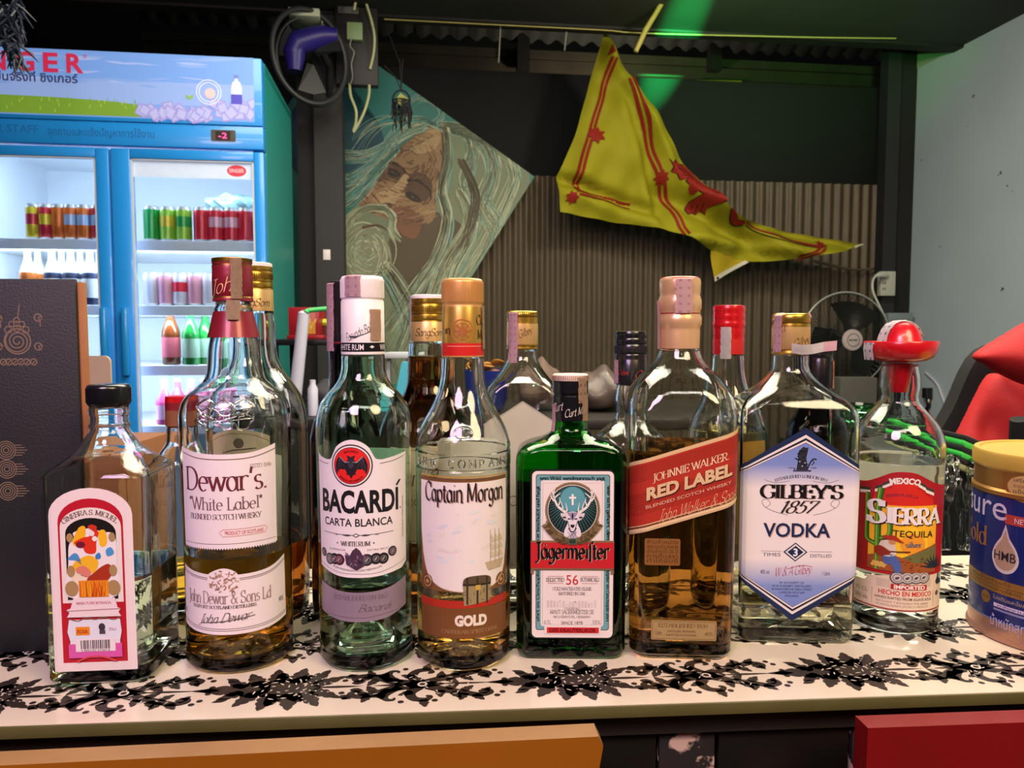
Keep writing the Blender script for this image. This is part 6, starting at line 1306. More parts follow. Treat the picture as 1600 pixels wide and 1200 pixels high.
def fold(x, y):
    d = 0
    def ridge(x0, y0, x1, y1, h, w_):
        nonlocal d
        L = math.hypot(x1 - x0, y1 - y0); t = ((x - x0) * (x1 - x0) + (y - y0) * (y1 - y0)) / L / L; s_ = ((x - x0) * (y1 - y0) - (y - y0) * (x1 - x0)) / L
        f_ = max(0, min(1, min(t + .15, 1.15 - t) * 5)); d += h * f_ * math.exp(-(s_ / w_) ** 2)
    ridge(950, 80, 1022, 330, -.05, 12); ridge(960, 110, 1040, 350, .05, 16); ridge(941, 60, 1080, 300, -.03, 10); ridge(880, 282, 1020, 330, .05, 9); ridge(874, 300, 1030, 352, -.03, 14); ridge(1040, 300, 1190, 395, .05, 14); ridge(1090, 300, 1230, 385, -.05, 14); ridge(1060, 370, 1300, 402, -.04, 10); ridge(1160, 350, 1330, 385, .03, 8); ridge(930, 150, 905, 280, -.02, 18)
    return d + .006 * math.sin(x / 9 + y / 17) + .005 * math.sin(y / 11 - x / 23) + (.02 * math.sin((x + y) / 40))
fcn = RM(W(1050, 300, fbk).dot(UX), fbk, W(1050, 300, fbk).z); pc = fcn
for v in bm.verts:
    o = v.co.z; dep = 1.5 * fold(v.co.x, v.co.y); p = plane_map(v, fbk); v.co = (p.x, dep * 1.0 - o, p.z)
tag(link('flag', bm, a.mats, smooth=180, nrm=False, loc=fcn, rz=TH), 'yellow flag with a red rampant lion and red double border draped on the sheet wall', 'flag')
# ------------------------------------------------------------------ drinks fridge
bf = W(413, 300, 2.62).dot(UY); Cf = W(413, 300, bf); af = Cf.dot(UX)
def FX(px, py, d=0): p = W(px, py, bf + d); return p.dot(UX) - af, p.z
fr = tag(empty('drinks_fridge', RM(af, bf, 0), TH), 'tall blue double door drinks fridge with lit sky picture header', 'fridge')
FW = -2 * FX(181, 300)[0] * -1; FW = abs(FX(181, 400)[0]) * 2 + .02; FD = .62
FZ = FX(407, 92)[1]; zh0 = FX(410, 198)[1]; zs0 = FX(410, 236)[1]
BLF = mat('fridge_blue_paint', '2290e8', .3, coat=.3, var=.03); TEA = mat('fridge_teal_side', '128f88', .35, var=.06, scale=5); FWH = mat('fridge_white_liner', 'dfe8f2', .5, var=.01)
z0 = .12
bm = bmesh.new()
box(bm, -.035, 0, .05, FD, z0, FZ, 0, bev=.004); box(bm, -FW, -FW + .035, .05, FD, z0, FZ, 0, bev=.004); box(bm, -FW + .03, -.03, FD - .04, FD, z0, FZ); box(bm, -FW, 0, .05, FD, FZ - .03, FZ + .002); box(bm, -FW, 0, .05, FD, z0 - .1, z0 + .25)
link('cabinet', bm, TEA, fr, smooth=0)
bm = bmesh.new(); box(bm, -FW + .034, -.036, FD - .046, FD - .041, z0 + .25, zs0 + .1); box(bm, -.0405, -.0355, .052, FD - .045, z0 + .25, zs0 + .1); box(bm, -FW + .0355, -FW + .0405, .052, FD - .045, z0 + .25, zs0 + .1); box(bm, -FW + .036, -.036, .06, FD - .045, zs0 + .03, zs0 + .035)
link('white_liner', bm, FWH, fr, smooth=0)
bm = bmesh.new(); box(bm, -FW, 0, 0, .05, zs0 + .004, zh0, bev=.003); link('control_strip', bm, BLF, fr, smooth=30)
bm = bmesh.new(); box(bm, -FW, 0, -.005, .05, zh0, FZ, bev=.004); hd = link('header_sign', bm, BLF, fr, smooth=30)
# backlit picture on the header
def lit(n_, c_, e=.30): return mat('lit_' + n_, c_, .4, var=.02, scale=4, emit=e)
class FArt(Art):
    def mi(s, m):
        if isinstance(m, str): m = lit(m, m)
        return Art.mi(s, m)
rg = random.Random(9)
a = FArt(); xL = -420
def hy(x, y): return y   # photo row at the right end of the header
a.rect(xL, 92, 406, 192, lit('sky', '6c96dc'), 0); a.rect(xL, 135, 406, 170, lit('pale_sky', '86a2dd'), 1)
for i in range(90):
    x, y = rg.uniform(xL + 20, 330), rg.choice([104, 108, 128, 132, 138, 142]) + rg.uniform(-5, 5); k = i % 3; a.leaf(x, y, rg.uniform(-.1, .1), rg.uniform(20, 90), rg.uniform(2, 7), lit('cloud%d' % k, ('7f9fdc', '7799da', '93abe2')[k]), 2 + k * .3)
a.poly([(xL, 160)] + sp2([(xL, 160), (0, 163), (150, 166), (230, 172), (300, 186)]) + [(300, 190), (xL, 190)], lit('grass', '6f9430', .3), 3)
for i in range(160): x = rg.uniform(xL, 250); a.leaf(x, rg.uniform(168, 188), -1.5 + rg.uniform(-.4, .4), 7, 1.5, lit(rg.choice(['grass2', 'grass3']), '6f9430' if i % 2 else '93b345', .4), 4)
for i in range(34):
    x = 232 + (i * 41 % 170) + rg.uniform(-4, 4); y = 186 - (rg.random() ** 1.5) * (6 + (x - 230) * .16); s_ = rg.uniform(9, 14); t0 = rg.uniform(0, 1.5)
    a.poly([(x + s_ * math.cos(t0 + q), y + s_ * math.sin(t0 + q)) for q in (0, 1.57, 3.14, 4.71)], lit('ice_edge', '8a86c4', .4), 5 + i % 3); a.poly([(x + s_ * .75 * math.cos(t0 + q), y + s_ * .75 * math.sin(t0 + q)) for q in (0, 1.57, 3.14, 4.71)], lit('ice', 'a4a8da'), 5 + i % 3 + .5)
a.poly([(370, 165), (370, 140), (372, 132), (376, 128), (376, 122), (381, 122), (381, 128), (385, 132), (387, 140), (387, 165)], lit('bottle_white', 'b9c2ec'), 9); a.rect(370, 150, 387, 165, lit('bottle_blue', '4a48b4'), 10); a.rect(375, 120, 382, 125, lit('bottle_cap', '6a74b8'), 10)
for rr in (18, 14): a.ring(336, 148, rr, rr + 1.5, lit('splash', 'c9d0f0'), 9)
a.disc(338, 150, 8, lit('splash_peach', 'd8b4b8'), 9); a.leaf(306, 160, -.8, 10, 5, lit('leaf_green', '7aa05a', .4), 9); a.leaf(306, 160, -2.2, 9, 5, lit('leaf_green', ''), 9)
RS_ = lit('logo_red', 'b4264a', .4); NV = lit('logo_navy', '2a2a5a', .25)
[a.text(ch, x, 126, 29, RS_, 12, width=w_, bold=.03) for ch, x, w_ in (('S', -62, 24), ('I', -28, 5), ('N', 13, 30), ('G', 57, 29), ('E', 96, 23), ('R', 133, 26))]; a.text('®', 149, 104, 6, RS_, 12)
a.text('ผ่อนทุกสิ่งเป็นจริงที่ ซิงเกอร์', 31, 142, 13, NV, 12, width=211, bold=.015)
def on_front(art, name, yl, parent, lab=None, yoff=-.0055):
    bm = art.bm(dz=.00012, base=.0)
    for v in bm.verts:
        o = v.co.z; x = max(FX(v.co.x, 500)[0], -FW + .006); z = FX(406, v.co.y)[1]; v.co = (x, yl - o, z)
    o = link(name, bm, art.mats, parent, smooth=0, nrm=False)
    if lab: o['label'] = lab
    return o
for i in range(len(a.f)): V, Fc, mi, l = a.f[i]; a.f[i] = ([(min(max(q[0], -520), 405), q[1]) for q in V], Fc, mi, l)
on_front(a, 'sign_print', -.0052, hd, 'lit sky and grass picture with ice cubes and red lettering')
a = Art(); a.text('FOR STAFF', 28, 219, 13, '1c68b4', 0, width=88); on_front(a, 'faint_lettering', -.0004, fr); a = Art(); a.text('จุดถามและแจ้งปัญหาการใช้งาน', 168, 221, 12, '1a62aa', 0, width=164)
on_front(a, 'faint_lettering', -.0004, fr); a = Art(); a.poly(rrect(337, 205, 375, 223, 2), '4a463c', 1); a.rect(344, 207, 367, 221, '1a1416', 2); a.text('-2', 355, 218, 9, mat('display_red', 'ff3a7a', .4, emit=3), 3, width=13)
on_front(a, 'display', -.0004, fr, 'small red digit display')
# doors
PANE = thin_glass('fridge_pane', 'eef4f6'); HND = mat('door_handle_blue', '1f8bd6', .3, coat=.3); GSK = mat('pale_gasket', 'c9d6e6', .4)
xm = -FW / 2
def door(x0, x1, hx, wl=.058, wr=.04):
    bm = bmesh.new(); zt, zb = zs0 - .004, z0 + .06
    box(bm, x0, x0 + wl, 0, .045, zb, zt, bev=.004); box(bm, x1 - wr, x1, 0, .045, zb, zt, bev=.004); box(bm, x0 + wl, x1 - wr, 0, .045, zt - .030, zt, bev=.002); box(bm, x0 + wl, x1 - wr, 0, .045, zb, zb + .12, bev=.002)
    d_ = link('door', bm, BLF, fr, smooth=30)
    bm = bmesh.new(); box(bm, x0 + wl, x1 - wr, .012, .016, zb + .11, zt - .025); link('glass_pane', bm, PANE, d_, smooth=0)
    bm = bmesh.new()
    for q in (x0 + wl, x1 - wr - .006): box(bm, q, q + .006, .004, .0115, zb + .12, zt - .03)
    box(bm, x0 + wl, x1 - wr, .004, .0115, zt - .035, zt - .029); link('gasket', bm, GSK, d_, smooth=0)
    bm = bmesh.new(); z1 = FX(210, 490)[1]; box(bm, hx - .010, hx + .010, -.022, 0, z1 - .20, z1 + .02, bev=.006); link('handle', bm, HND, d_, smooth=40)
    return d_
door(-FW, xm - .003, xm - .03); dr_ = door(xm + .003, 0, xm + .035, .058, .032)
a = Art(); a.rect(214, 251, 399, 280, mat('frosted_strip', 'c3d4ec', .4, emit=.25), 0); a.disc(374, 267, 15, 'd23a52', 1, 9); a.text('SINGER', 374, 269.5, 6, 'e9c8d4', 2, width=23, bold=.02)
on_front(a, 'door_sticker', .0118, dr_, 'pale strip with a red oval badge on the glass')
# shelves and light
SHW = mat('shelf_white', 'f0f4fa', .45)
YS = [FX(300, y)[1] for y in (372, 476, 572, 668)]
for z in YS:
    bm = bmesh.new(); box(bm, -FW + .041, -.041, .075, FD - .06, z - .034, z, bev=.002); link('shelf', bm, SHW, fr, smooth=0)
LED = mat('fridge_led', 'dfeaff', .4, emit=3)
bm = bmesh.new(); box(bm, -FW + .06, -.06, .056, .066, zs0 + .012, zs0 + .024); link('led_tube', bm, LED, fr, smooth=0)
for (x, n_) in ((xm + .03, 1), (xm - .03, -1)):
    bm = bmesh.new(); box(bm, x - .006, x + .006, .052, .060, z0 + .3, zs0 - .05); link('led_tube', bm, LED, fr, smooth=0)
for i, (xl_, xr_) in enumerate(((-FW + .05, xm - .02), (xm + .02, -.05))):
    for z in [zs0 - .01] + YS[:3]:
        zz = z - .045; p = Cf + UX * ((xl_ + xr_) / 2) + UY * .075; p.z = zz
        o = lamp('fridge_light', 'AREA', p, 1.1 if z > YS[0] + .05 else 1.6, (.80, .90, 1), (xr_ - xl_) * .95, p + UY * .6 + Vector((0, 0, -.55)), shape='RECTANGLE', size_y=.012)
# cans and bottles in the fridge
def can(x, z, r, h, m1, m2, mt, label, group, art=None):
    p = Cf + UX * x + UY * .115; t_ = tag(empty('drink_can', (p.x, p.y, z), TH), label, 'can', group)
    bm = bmesh.new(); lathe(bm, [(r * .8, 0), (r, .006), (r, h * .42), (r, h * .72), (r, h - .010), (r * .84, h)], 24, mis=[1, 0, 2, 0, 1] if m2 else [1, 0, 0, 0, 1]); link('can_body', bm, [m1, ALU, m2 or m1], t_, smooth=40)
    bm = bmesh.new(); lathe(bm, [(r * .86, h - .001), (r * .86, h + .0015), (r * .78, h + .001), (.001, h + .0005)], 24); link('can_top', bm, ALU, t_)
    return t_
ALU = mat('aluminium', 'c4c6ca', .3, .8)
def cm_(n_, c_): return mat('can_' + n_, c_, .3, .25, coat=.3)
OG = cm_('orange', 'd0661e'); RDC = cm_('crimson', 'c0283a'); GN = cm_('green', '1c9a44'); LG = cm_('lime', '8fc03c'); YL = cm_('yellow', 'd8c030'); RC = cm_('red', 'cc2438'); PK = cm_('pinkwhite', 'd8a0b0'); BLc = cm_('bluewhite', '9ab0d0')
zsh = YS[0] + .0006
n_ = 0
for px, c1, c2, lb in ((52, YL, RDC, 'yellow and crimson can at the left end of the top shelf'), (72, RDC, YL, 'crimson can beside the yellow one on the top shelf'), (92, OG, None, 'plain orange can left of the two printed orange cans'), (111, OG, BLc, 'orange can with blue print, first of two'), (131, OG, BLc, 'orange can with blue print next to the mullion side crimson can'), (153, RDC, BLc, 'crimson can with blue and white print at the mullion'),
                       (237, GN, None, 'green can at the left of the right hand top shelf'), (262, LG, YL, 'lime and yellow can next to the green can'), (287, LG, GN, 'lime and green can left of the red cans'), (315, RC, None, 'first red can right of the lime ones'), (338, RC, PK, 'second red can with pale print'), (362, RC, PK, 'third red can with pale print'), (384, RC, None, 'red can nearest the right edge of the fridge')):
    d_ = .115; x = FX(px, 340, d_)[0]
    can(x, zsh, .0225 if px < 200 else .0262, .113, c1, c2, None, lb, 'cans on the top fridge shelf')
for i, px in enumerate((236, 259, 282, 305, 328, 351, 374)):
    can(FX(px, 440, .115)[0], YS[1] + .0006, .0255, .108, cm_('pink_silver', 'c98a9c') if i % 2 else cm_('silver', 'c3bcc6'), RC if i in (2, 5) else None, None, ['silver can first on the second shelf', 'pink can second on the second shelf', 'silver can with red band in the middle', 'pink can fourth on the second shelf', 'silver can fifth on the second shelf', 'pink can with red band near the right', 'silver can at the right end of the second shelf'][i], 'cans on the second fridge shelf')
def fbottle(px, zsh, r, h, mg, ml, mc, label, group, clear_top=None, d_=.115, cap=True):
    x = FX(px, 450, d_)[0]; p = Cf + UX * x + UY * d_; t_ = tag(empty('drink_bottle', (p.x, p.y, zsh), TH), label, 'bottle', group)
    bm = bmesh.new(); pr = [(r * .85, 0), (r, .004), (r, h * .48), (r * .95, h * .54), (r * .45, h * .74), (r * .36, h * .82), (r * .36, h * .97)]
    lathe(bm, pr, 24, mis=[0, 0, 0, 1, 1, 1] if clear_top else None); link('bottle_glass', bm, [mg, clear_top or mg], t_, smooth=50)
    bm = bmesh.new(); lathe(bm, [(r * 1.01, h * .12), (r * 1.01, h * .44)], 24, cap0=False, cap1=False); link('label_band', bm, ml, t_)
    bm = bmesh.new(); lathe(bm, [(r * .42, h * .95), (r * .44, h * .955), (r * .42, h), (r * .3, h + .002)], 16); link('crown_cap', bm, mc, t_)
FBR = mat('fridge_brown_glass', '6a3216', .15, spec=.6); FBA = mat('fridge_amber_glass', 'b8642a', .15); FGR = mat('fridge_green_glass', '1f7a34', .15); FFR = mat('fridge_pale_neck', 'c9d2d6', .2); NVL = mat('navy_beer_label', '2a3050', .4); WL = mat('white_beer_label', 'd8dad8', .45); PKL = mat('pink_beer_label', 'd86a7a', .45)
for i, px in enumerate((45, 61, 83, 98, 112, 127, 142, 157)):
    fbottle(px, YS[1] + .0006, .0265, .195, FBA if i < 2 else NVL, WL if i > 1 else FBA, BLK, ['amber bottle at the left end of the beer row', 'amber bottle second in the beer row', 'dark labelled beer bottle third in the row', 'dark labelled beer bottle fourth in the row', 'dark labelled beer bottle in the middle of the row', 'dark labelled beer bottle sixth in the row', 'dark labelled beer bottle seventh in the row', 'dark labelled beer bottle next to the mullion'][i], 'beer bottles on the second fridge shelf', clear_top=FFR, d_=(.105, .16)[i % 2])
fbottle(265, YS[2] + .0006, .03, .21, FBR, PKL, BLK, 'brown bottle with pink label on the third shelf', 'bottles on the third fridge shelf')
for px, lb in ((296, 'green bottle beside the brown one on the third shelf'), (319, 'green bottle at the right of the third shelf')): fbottle(px, YS[2] + .0006, .028, .20, FGR, mat('pale_green_label', '8fb09a', .5), FGR, lb, 'bottles on the third fridge shelf', d_=.105 if px < 300 else .15)
fbottle(177, YS[2] + .0006, .028, .20, FGR, mat('yellow_green_label', 'c8c87a', .5), FGR, 'green bottle at the mullion on the third shelf', 'bottles on the third fridge shelf')
PNK = mat('pink_drink', 'e05a96', .25)
for i, px in enumerate((252, 273, 294, 315, 336, 172)): fbottle(px, YS[3] + .0006, .028, .15, PNK, mat('pale_pink_label', 'e8b0c8', .4), WHT, ['pink drink bottle first on the fourth shelf', 'pink drink bottle second on the fourth shelf', 'pink drink bottle in the middle of the fourth shelf', 'pink drink bottle fourth on the shelf', 'pink drink bottle last on the fourth shelf', 'pink drink bottle behind the mullion'][i], 'pink drinks on the fourth fridge shelf', d_=(.105, .16)[i % 2])
bm = bmesh.new(); rg = random.Random(2); bmesh.ops.create_icosphere(bm, subdivisions=3, radius=1)
for v in bm.verts: n_ = v.co.copy(); k = 1 + .22 * math.sin(7 * n_.x + 3 * n_.z) * math.cos(6 * n_.y + 2) ; v.co = Vector((n_.x * .085 * k, n_.y * .06 * k, max(n_.z * .04 * k, -.02)))
x, z = FX(362, 312, .2); p = Cf + UX * x + UY * .2; p.z = zsh + .115 + .020
tag(link('plastic_bag', bm, mat('cyan_plastic_bag', '9fcfd6', .2, coat=.5), loc=p, rz=TH), 'crumpled pale blue plastic bag lying on the red cans in the fridge', 'bag')

tn = tag(empty('hanging_tinsel', W(22, 20, 2.1), TH), 'dark feathery tinsel hanging from the ceiling before the fridge header', 'ornament'); rg = random.Random(12); bm = bmesh.new()
for i in range(70):
    x = rg.uniform(-.06, .03); z = rg.uniform(-.13, .04) * (1 - abs(x) * 6); an = rg.uniform(-2.6, -.5); L2 = rg.uniform(.02, .06)
    tube(bm, [(x * .5, rg.uniform(-.02, .02), z), (x * .5 + L2 * .5 * math.cos(an), rg.uniform(-.03, .03), z + L2 * .5 * math.sin(an)), (x * .5 + L2 * math.cos(an), rg.uniform(-.03, .03), z + L2 * math.sin(an) - .008)], [.003, .0035, .001], 5)
tag(link('tinsel_strand', bm, mat('dark_tinsel', '20283a', .5), tn), kind='stuff')
bm = bmesh.new(); q = tn.location; tube(bm, [(0, 0, .03), (0, 0, zC - q.z)], .002, 6); link('cord', bm, MATS['dark_tinsel'], tn)
# ------------------------------------------------------------------ clutter behind the bar
BTZ = P(700, 640, 2.3).z
def wbox(bm, x0, x1, y0, y1, Y, th, mi=0, bev=.002):
    p0, p1 = P(x0, y1, Y), P(x1, y0, Y); box(bm, p0.x, p1.x, Y, Y + th, p0.z, p1.z, mi, bev)
t = tag(empty('work_table', (0.1, 2.3, 0)), 'dark work table along the wall behind the bar', 'table'); DWD = mat('dark_table_wood', '2a2420', .5, var=.2, scale=6)
bm = bmesh.new(); box(bm, -.88, .55, -.25, .25, BTZ - .03, BTZ, bev=.004); link('tabletop', bm, DWD, t)
for x in (-.84, .51):
    for y in (-.22, .22): bm = bmesh.new(); box(bm, x - .02, x + .02, y - .02, y + .02, 0, BTZ - .03); link('leg', bm, DWD, t)
def thing1(name, bm, m, label, cat, **k):
    """one mesh, its origin moved to the middle of its foot"""
    lo = Vector((min(v.co.x for v in bm.verts), min(v.co.y for v in bm.verts), min(v.co.z for v in bm.verts))); hi = Vector((max(v.co.x for v in bm.verts), max(v.co.y for v in bm.verts), 0))
    c = Vector(((lo.x + hi.x) / 2, (lo.y + hi.y) / 2, lo.z))
    for v in bm.verts: v.co -= c
    return tag(link(name, bm, m, loc=c, **k), label, cat, k.get('group'))
Yt = 2.35
# red box on a shelf bracket
bt = tag(empty('snack_box', P(475, 530, Yt)), 'red box with orange and cream print on the table left of the dark bottle', 'box'); c = P(475, 530, Yt)
hz = P(475, 480, Yt).z - c.z; hw = 24 * Yt / F; bm = bmesh.new(); box(bm, -hw, hw, 0, .09, -.0, hz, bev=.003); box(bm, -hw - .004, hw + .014, -.008, .095, 0, .012, bev=.002); link('carton', bm, mat('snack_red', '8e1420', .4), bt)
a = ArtZ(); a.rect(-.006, .016, .036, hz * .55, 'c88a34', 1); a.rect(-.006, hz * .55, .036, hz * .92, 'b86a5e', 1)
for i in range(6): a.leaf(.002 + i * .006, .03 + (i % 3) * .008, 1.2, .02, .006, 'e0b050', 2)
bm = a.bm(dz=.0004, base=.0006); bmesh.ops.transform(bm, matrix=Matrix(((1, 0, 0, 0), (0, 0, -1, 0), (0, 1, 0, 0), (0, 0, 0, 1))), verts=bm.verts); link('print', bm, a.mats, bt, smooth=0, nrm=False)
bm = bmesh.new(); zb = P(475, 530, Yt).z; c = P(475, 530, Yt); box(bm, c.x - .10, c.x + .13, Yt - .06, Yt + .2, zb - .018, zb - .0005, bev=.002)
for x in (c.x - .08, c.x + .11): box(bm, x - .008, x + .008, Yt + .15, Yt + .17, BTZ, zb - .017)
for x in (c.x - .08, c.x + .11): box(bm, x - .008, x + .008, Yt - .04, Yt - .02, BTZ, zb - .017)
thing1('small_rack', bm, mat('dark_rack', '1c1c1e', .4, .4), 'dark little rack on the table carrying the red box', 'rack')
WTB = mat('white_tube', 'c3c4d8', .35); GTB = mat('green_tube', '2cae56', .35)
bm = bmesh.new(); p0, p1 = P(458, 585, 2.2), P(475, 489, 2.2); p0.z = BTZ + .012; tube(bm, [p0, p1, p1 + (p1 - p0) * .02], [.019, .016, .008], 14); thing1('white_pole', bm, WTB, 'white tapered tube leaning in front of the red box', 'pole')
bm = bmesh.new(); tube(bm, spline([P(478, 489, 2.19), P(484, 485, 2.2), P(520, 482, 2.22), P(560, 481, 2.24)], 5), .007, 10); thing1('green_rod', bm, GTB, 'thin bright green rod running right from the white tube', 'rod')
bm = bmesh.new(); tube(bm, [P(505, 504, 2.4), P(532, 505, 2.4)], .012, 8); thing1('yellow_green_rod', bm, mat('yellow_green', 'a8b42a', .4), 'short yellow green rod below the green one', 'rod')
lz = P(475, 556, 2.15).z
bm = bmesh.new(); q = P(488, 568, 2.12); lathe(bm, [(.012, 0), (.014, .002), (.014, .075), (.008, .088), (.008, .1)], 20, M=Matrix.Translation((q.x, q.y, BTZ + .0005))); thing1('white_vial', bm, WTB, 'small white bottle standing under the red box', 'bottle')
bm = bmesh.new(); wbox(bm, 598, 642, 551, 560, 2.3, .12); p = P(620, 560, 2.3); box(bm, p.x - .035, p.x - .025, 2.33, 2.35, BTZ + .0005, p.z); box(bm, p.x + .025, p.x + .035, 2.33, 2.35, BTZ + .0005, p.z); thing1('white_stand', bm, mat('white_shelf', 'b8bcc4', .45), 'low white stand on the table behind the white capped rum', 'stand')
bm = bmesh.new(); p = P(628, 620, 2.2); h_ = P(628, 566, 2.2).z - BTZ; vs = [bm.verts.new(v) for v in ((p.x - .03, 2.2, BTZ + .0005), (p.x + .05, 2.2, BTZ + .0005), (p.x + .05, 2.26, BTZ + .0005), (p.x - .03, 2.26, BTZ + .0005), (p.x + .0, 2.2, BTZ + h_), (p.x + .012, 2.2, BTZ + h_), (p.x + .012, 2.26, BTZ + h_), (p.x + .0, 2.26, BTZ + h_))]
for f_ in ((0, 1, 5, 4), (1, 2, 6, 5), (2, 3, 7, 6), (3, 0, 4, 7), (4, 5, 6, 7), (3, 2, 1, 0)): bm.faces.new([vs[i] for i in f_])
thing1('cyan_packet', bm, mat('cyan_packet', '4fb6d0', .35), 'pointed cyan packet beside the white stand', 'packet')
bm = bmesh.new(); p = P(765, 600, 2.25); wb = P(765, 578, 2.25).z - BTZ
lathe(bm, [(.03, 0), (.045, .015), (.068, wb), (.065, wb), (.042, .018), (.002, .015)], 40, M=Matrix.Translation((p.x, p.y, BTZ + .0005)), cap1=True); thing1('blue_bowl', bm, mat('blue_bowl', '24358a', .35, coat=.3), 'blue bowl of crisps on the table behind the gold capped rum', 'bowl')
rg = random.Random(8)
for i in range(9):
    bm = bmesh.new(); bmesh.ops.create_icosphere(bm, subdivisions=2, radius=.022)
    for v in bm.verts: v.co.z *= .28; v.co.z += 9 * v.co.x * v.co.y; 
    bmesh.ops.transform(bm, matrix=Matrix.Translation((p.x + rg.uniform(-.03, .03), p.y + rg.uniform(-.03, .03), BTZ + wb - .012 + i * .0042)) @ Matrix.Rotation(rg.uniform(-.5, .5), 4, 'X') @ Matrix.Rotation(rg.uniform(0, 6), 4, 'Z'), verts=bm.verts)
    o = thing1('potato_crisp', bm, mat('crisp_brown', 'b07a2e', .6, var=.15, scale=60), 'brown crisp heaped in the blue bowl', 'snack'); o['group'] = 'crisps in the blue bowl'
def sack(px, py0, py1, Y, w_, m, name, label, cat, seed, dpt=.10):
    bm = bmesh.new(); bmesh.ops.create_icosphere(bm, subdivisions=4, radius=1); p = P(px, py1, Y); h_ = P(px, py0, Y).z - BTZ; rg = random.Random(seed); ph = [rg.uniform(0, 6) for _ in range(4)]
    for v in bm.verts:
        n = v.co.copy(); k = 1 + .10 * math.sin(5 * n.x + ph[0]) * math.cos(4 * n.z + ph[1]) + .07 * math.sin(9 * n.y + 6 * n.x + ph[2]); zz = (n.z * .5 + .5); zz = max(0, zz)
        tp = 1 - .35 * zz; v.co = Vector((p.x + n.x * w_ * k * tp, Y + n.y * dpt * k * tp, BTZ + .0005 + zz * h_ * (1 + .08 * math.sin(6 * n.x + ph[3]) * zz)))
    return thing1(name, bm, m, label, cat)
sack(846, 563, 640, 2.3, .085, mat('brown_cloth', '6a5448', .8, var=.15, scale=20, bump=.3, bscale=40), 'cloth_bundle', 'brown cloth bundle on the table behind the short gold capped vodka', 'cloth', 1)
sack(938, 574, 640, 2.28, .10, mat('grey_brown_bag', '5c4d46', .5, var=.15, scale=14, coat=.2), 'plastic_sack', 'grey brown plastic sack behind the green liqueur bottle', 'bag', 2)
sack(530, 590, 640, 2.2, .10, mat('dark_grey_cloth', '34343a', .8, var=.2, scale=20), 'cloth_bundle', 'dark grey cloth lying on the table behind the gold capped empty rum', 'cloth', 5)
# brown carton and folder beside the black board
cb = P(146, 700, 1.0); t = tag(empty('cardboard_box', P(146, 1000, 1.0)), 'open beige cardboard box behind the black board', 'box')
CBD = mat('beige_cardboard', 'b59f8a', .75, var=.05, scale=30)
hw = 42 * 1.0 / F; ob = t.location.copy(); zt = P(146, 556, 1.0).z - ob.z
bt_ = ZT - ob.z if False else 0
bm = bmesh.new(); pr = rrect(-hw - .05, P(146, 640, 1.0).z - ob.z, hw, zt, .008, 5); f0 = [bm.verts.new((x, 0, z)) for x, z in pr]; f1 = [bm.verts.new((x, .004, z)) for x, z in pr]; bm.faces.new(f0); bm.faces.new(f1[::-1])
for i in range(len(pr)): bm.faces.new((f0[i], f1[i], f1[(i + 1) % len(pr)], f0[(i + 1) % len(pr)]))
link('lid_flap', bm, CBD, t, smooth=30)
bm = bmesh.new(); box(bm, -hw - .1, hw + .005, .004, .16, 0, P(146, 700, 1.0).z - ob.z, bev=.001); link('box_body', bm, mat('orange_brown_card', '8f5a34', .65, var=.1, scale=12), t)
t.location.z = .80; dz = t.location.z - ob.z
bm = bmesh.new(); p = P(146, 800, 1.0); box(bm, p.x - .3, p.x + .35, .93, 1.3, .77, .7995, bev=.003)
for x in (p.x - .28, p.x + .33):
    for y in (.95, 1.28): box(bm, x - .015, x + .015, y - .015, y + .015, 0, .772)
thing1('low_shelf', bm, DWD, 'dark low shelf behind the left end of the bar carrying a cardboard box', 'shelf')
for ch in t.children: 
    for v in ch.data.vertices: v.co.z = v.co.z - dz if v.co.z > .001 or ch.name.startswith('lid') else v.co.z
# fan on a stand
yf = 3.62; fcx = W(1312, 531, yf); t = tag(empty('pedestal_fan', Vector((fcx.x, fcx.y, 0)), TH), 'black pedestal fan with pale rim and round pale hub badge before the sheet wall', 'fan')
rf = 73 * fcx.y / F; zc = fcx.z
FG = mat('black_fan_wire', '191a1a', .4); FRM = mat('pale_fan_rim', 'aeb2a8', .35, .3); BLD = mat('smoky_blade', '20241f', .3); HUB = mat('pale_hub', 'b5a6a4', .4)
def ringv(r, y, n=64): return [(r * math.cos(2 * math.pi * i / n), y, zc + r * math.sin(2 * math.pi * i / n)) for i in range(n)]
bm = bmesh.new(); tube(bm, ringv(rf, -.05), .0045, 8, closed=True); link('rim', bm, FRM, t)
bm = bmesh.new()
for i in range(84):
    an = 2 * math.pi * i / 84; pts = [((.045 + (rf - .045) * k) * math.cos(an + .35 * k), -.05 - .055 * math.cos(k * 1.5), zc + (.045 + (rf - .045) * k) * math.sin(an + .35 * k)) for k in (0, .25, .5, .75, 1)]
    tube(bm, pts, .0011, 4)
for i in range(60):
    an = 2 * math.pi * i / 60; tube(bm, [((.05 + (rf - .05) * k) * math.cos(an), -.05 + .10 * math.cos(k * 1.5), zc + (.05 + (rf - .05) * k) * math.sin(an)) for k in (0, .33, .66, 1)], .0012, 4)
for k in (.45, .97): tube(bm, ringv(rf * k, -.05 - .055 * math.cos(k * 1.5)), .0015, 6, closed=True)
link('wire_guard', bm, FG, t)
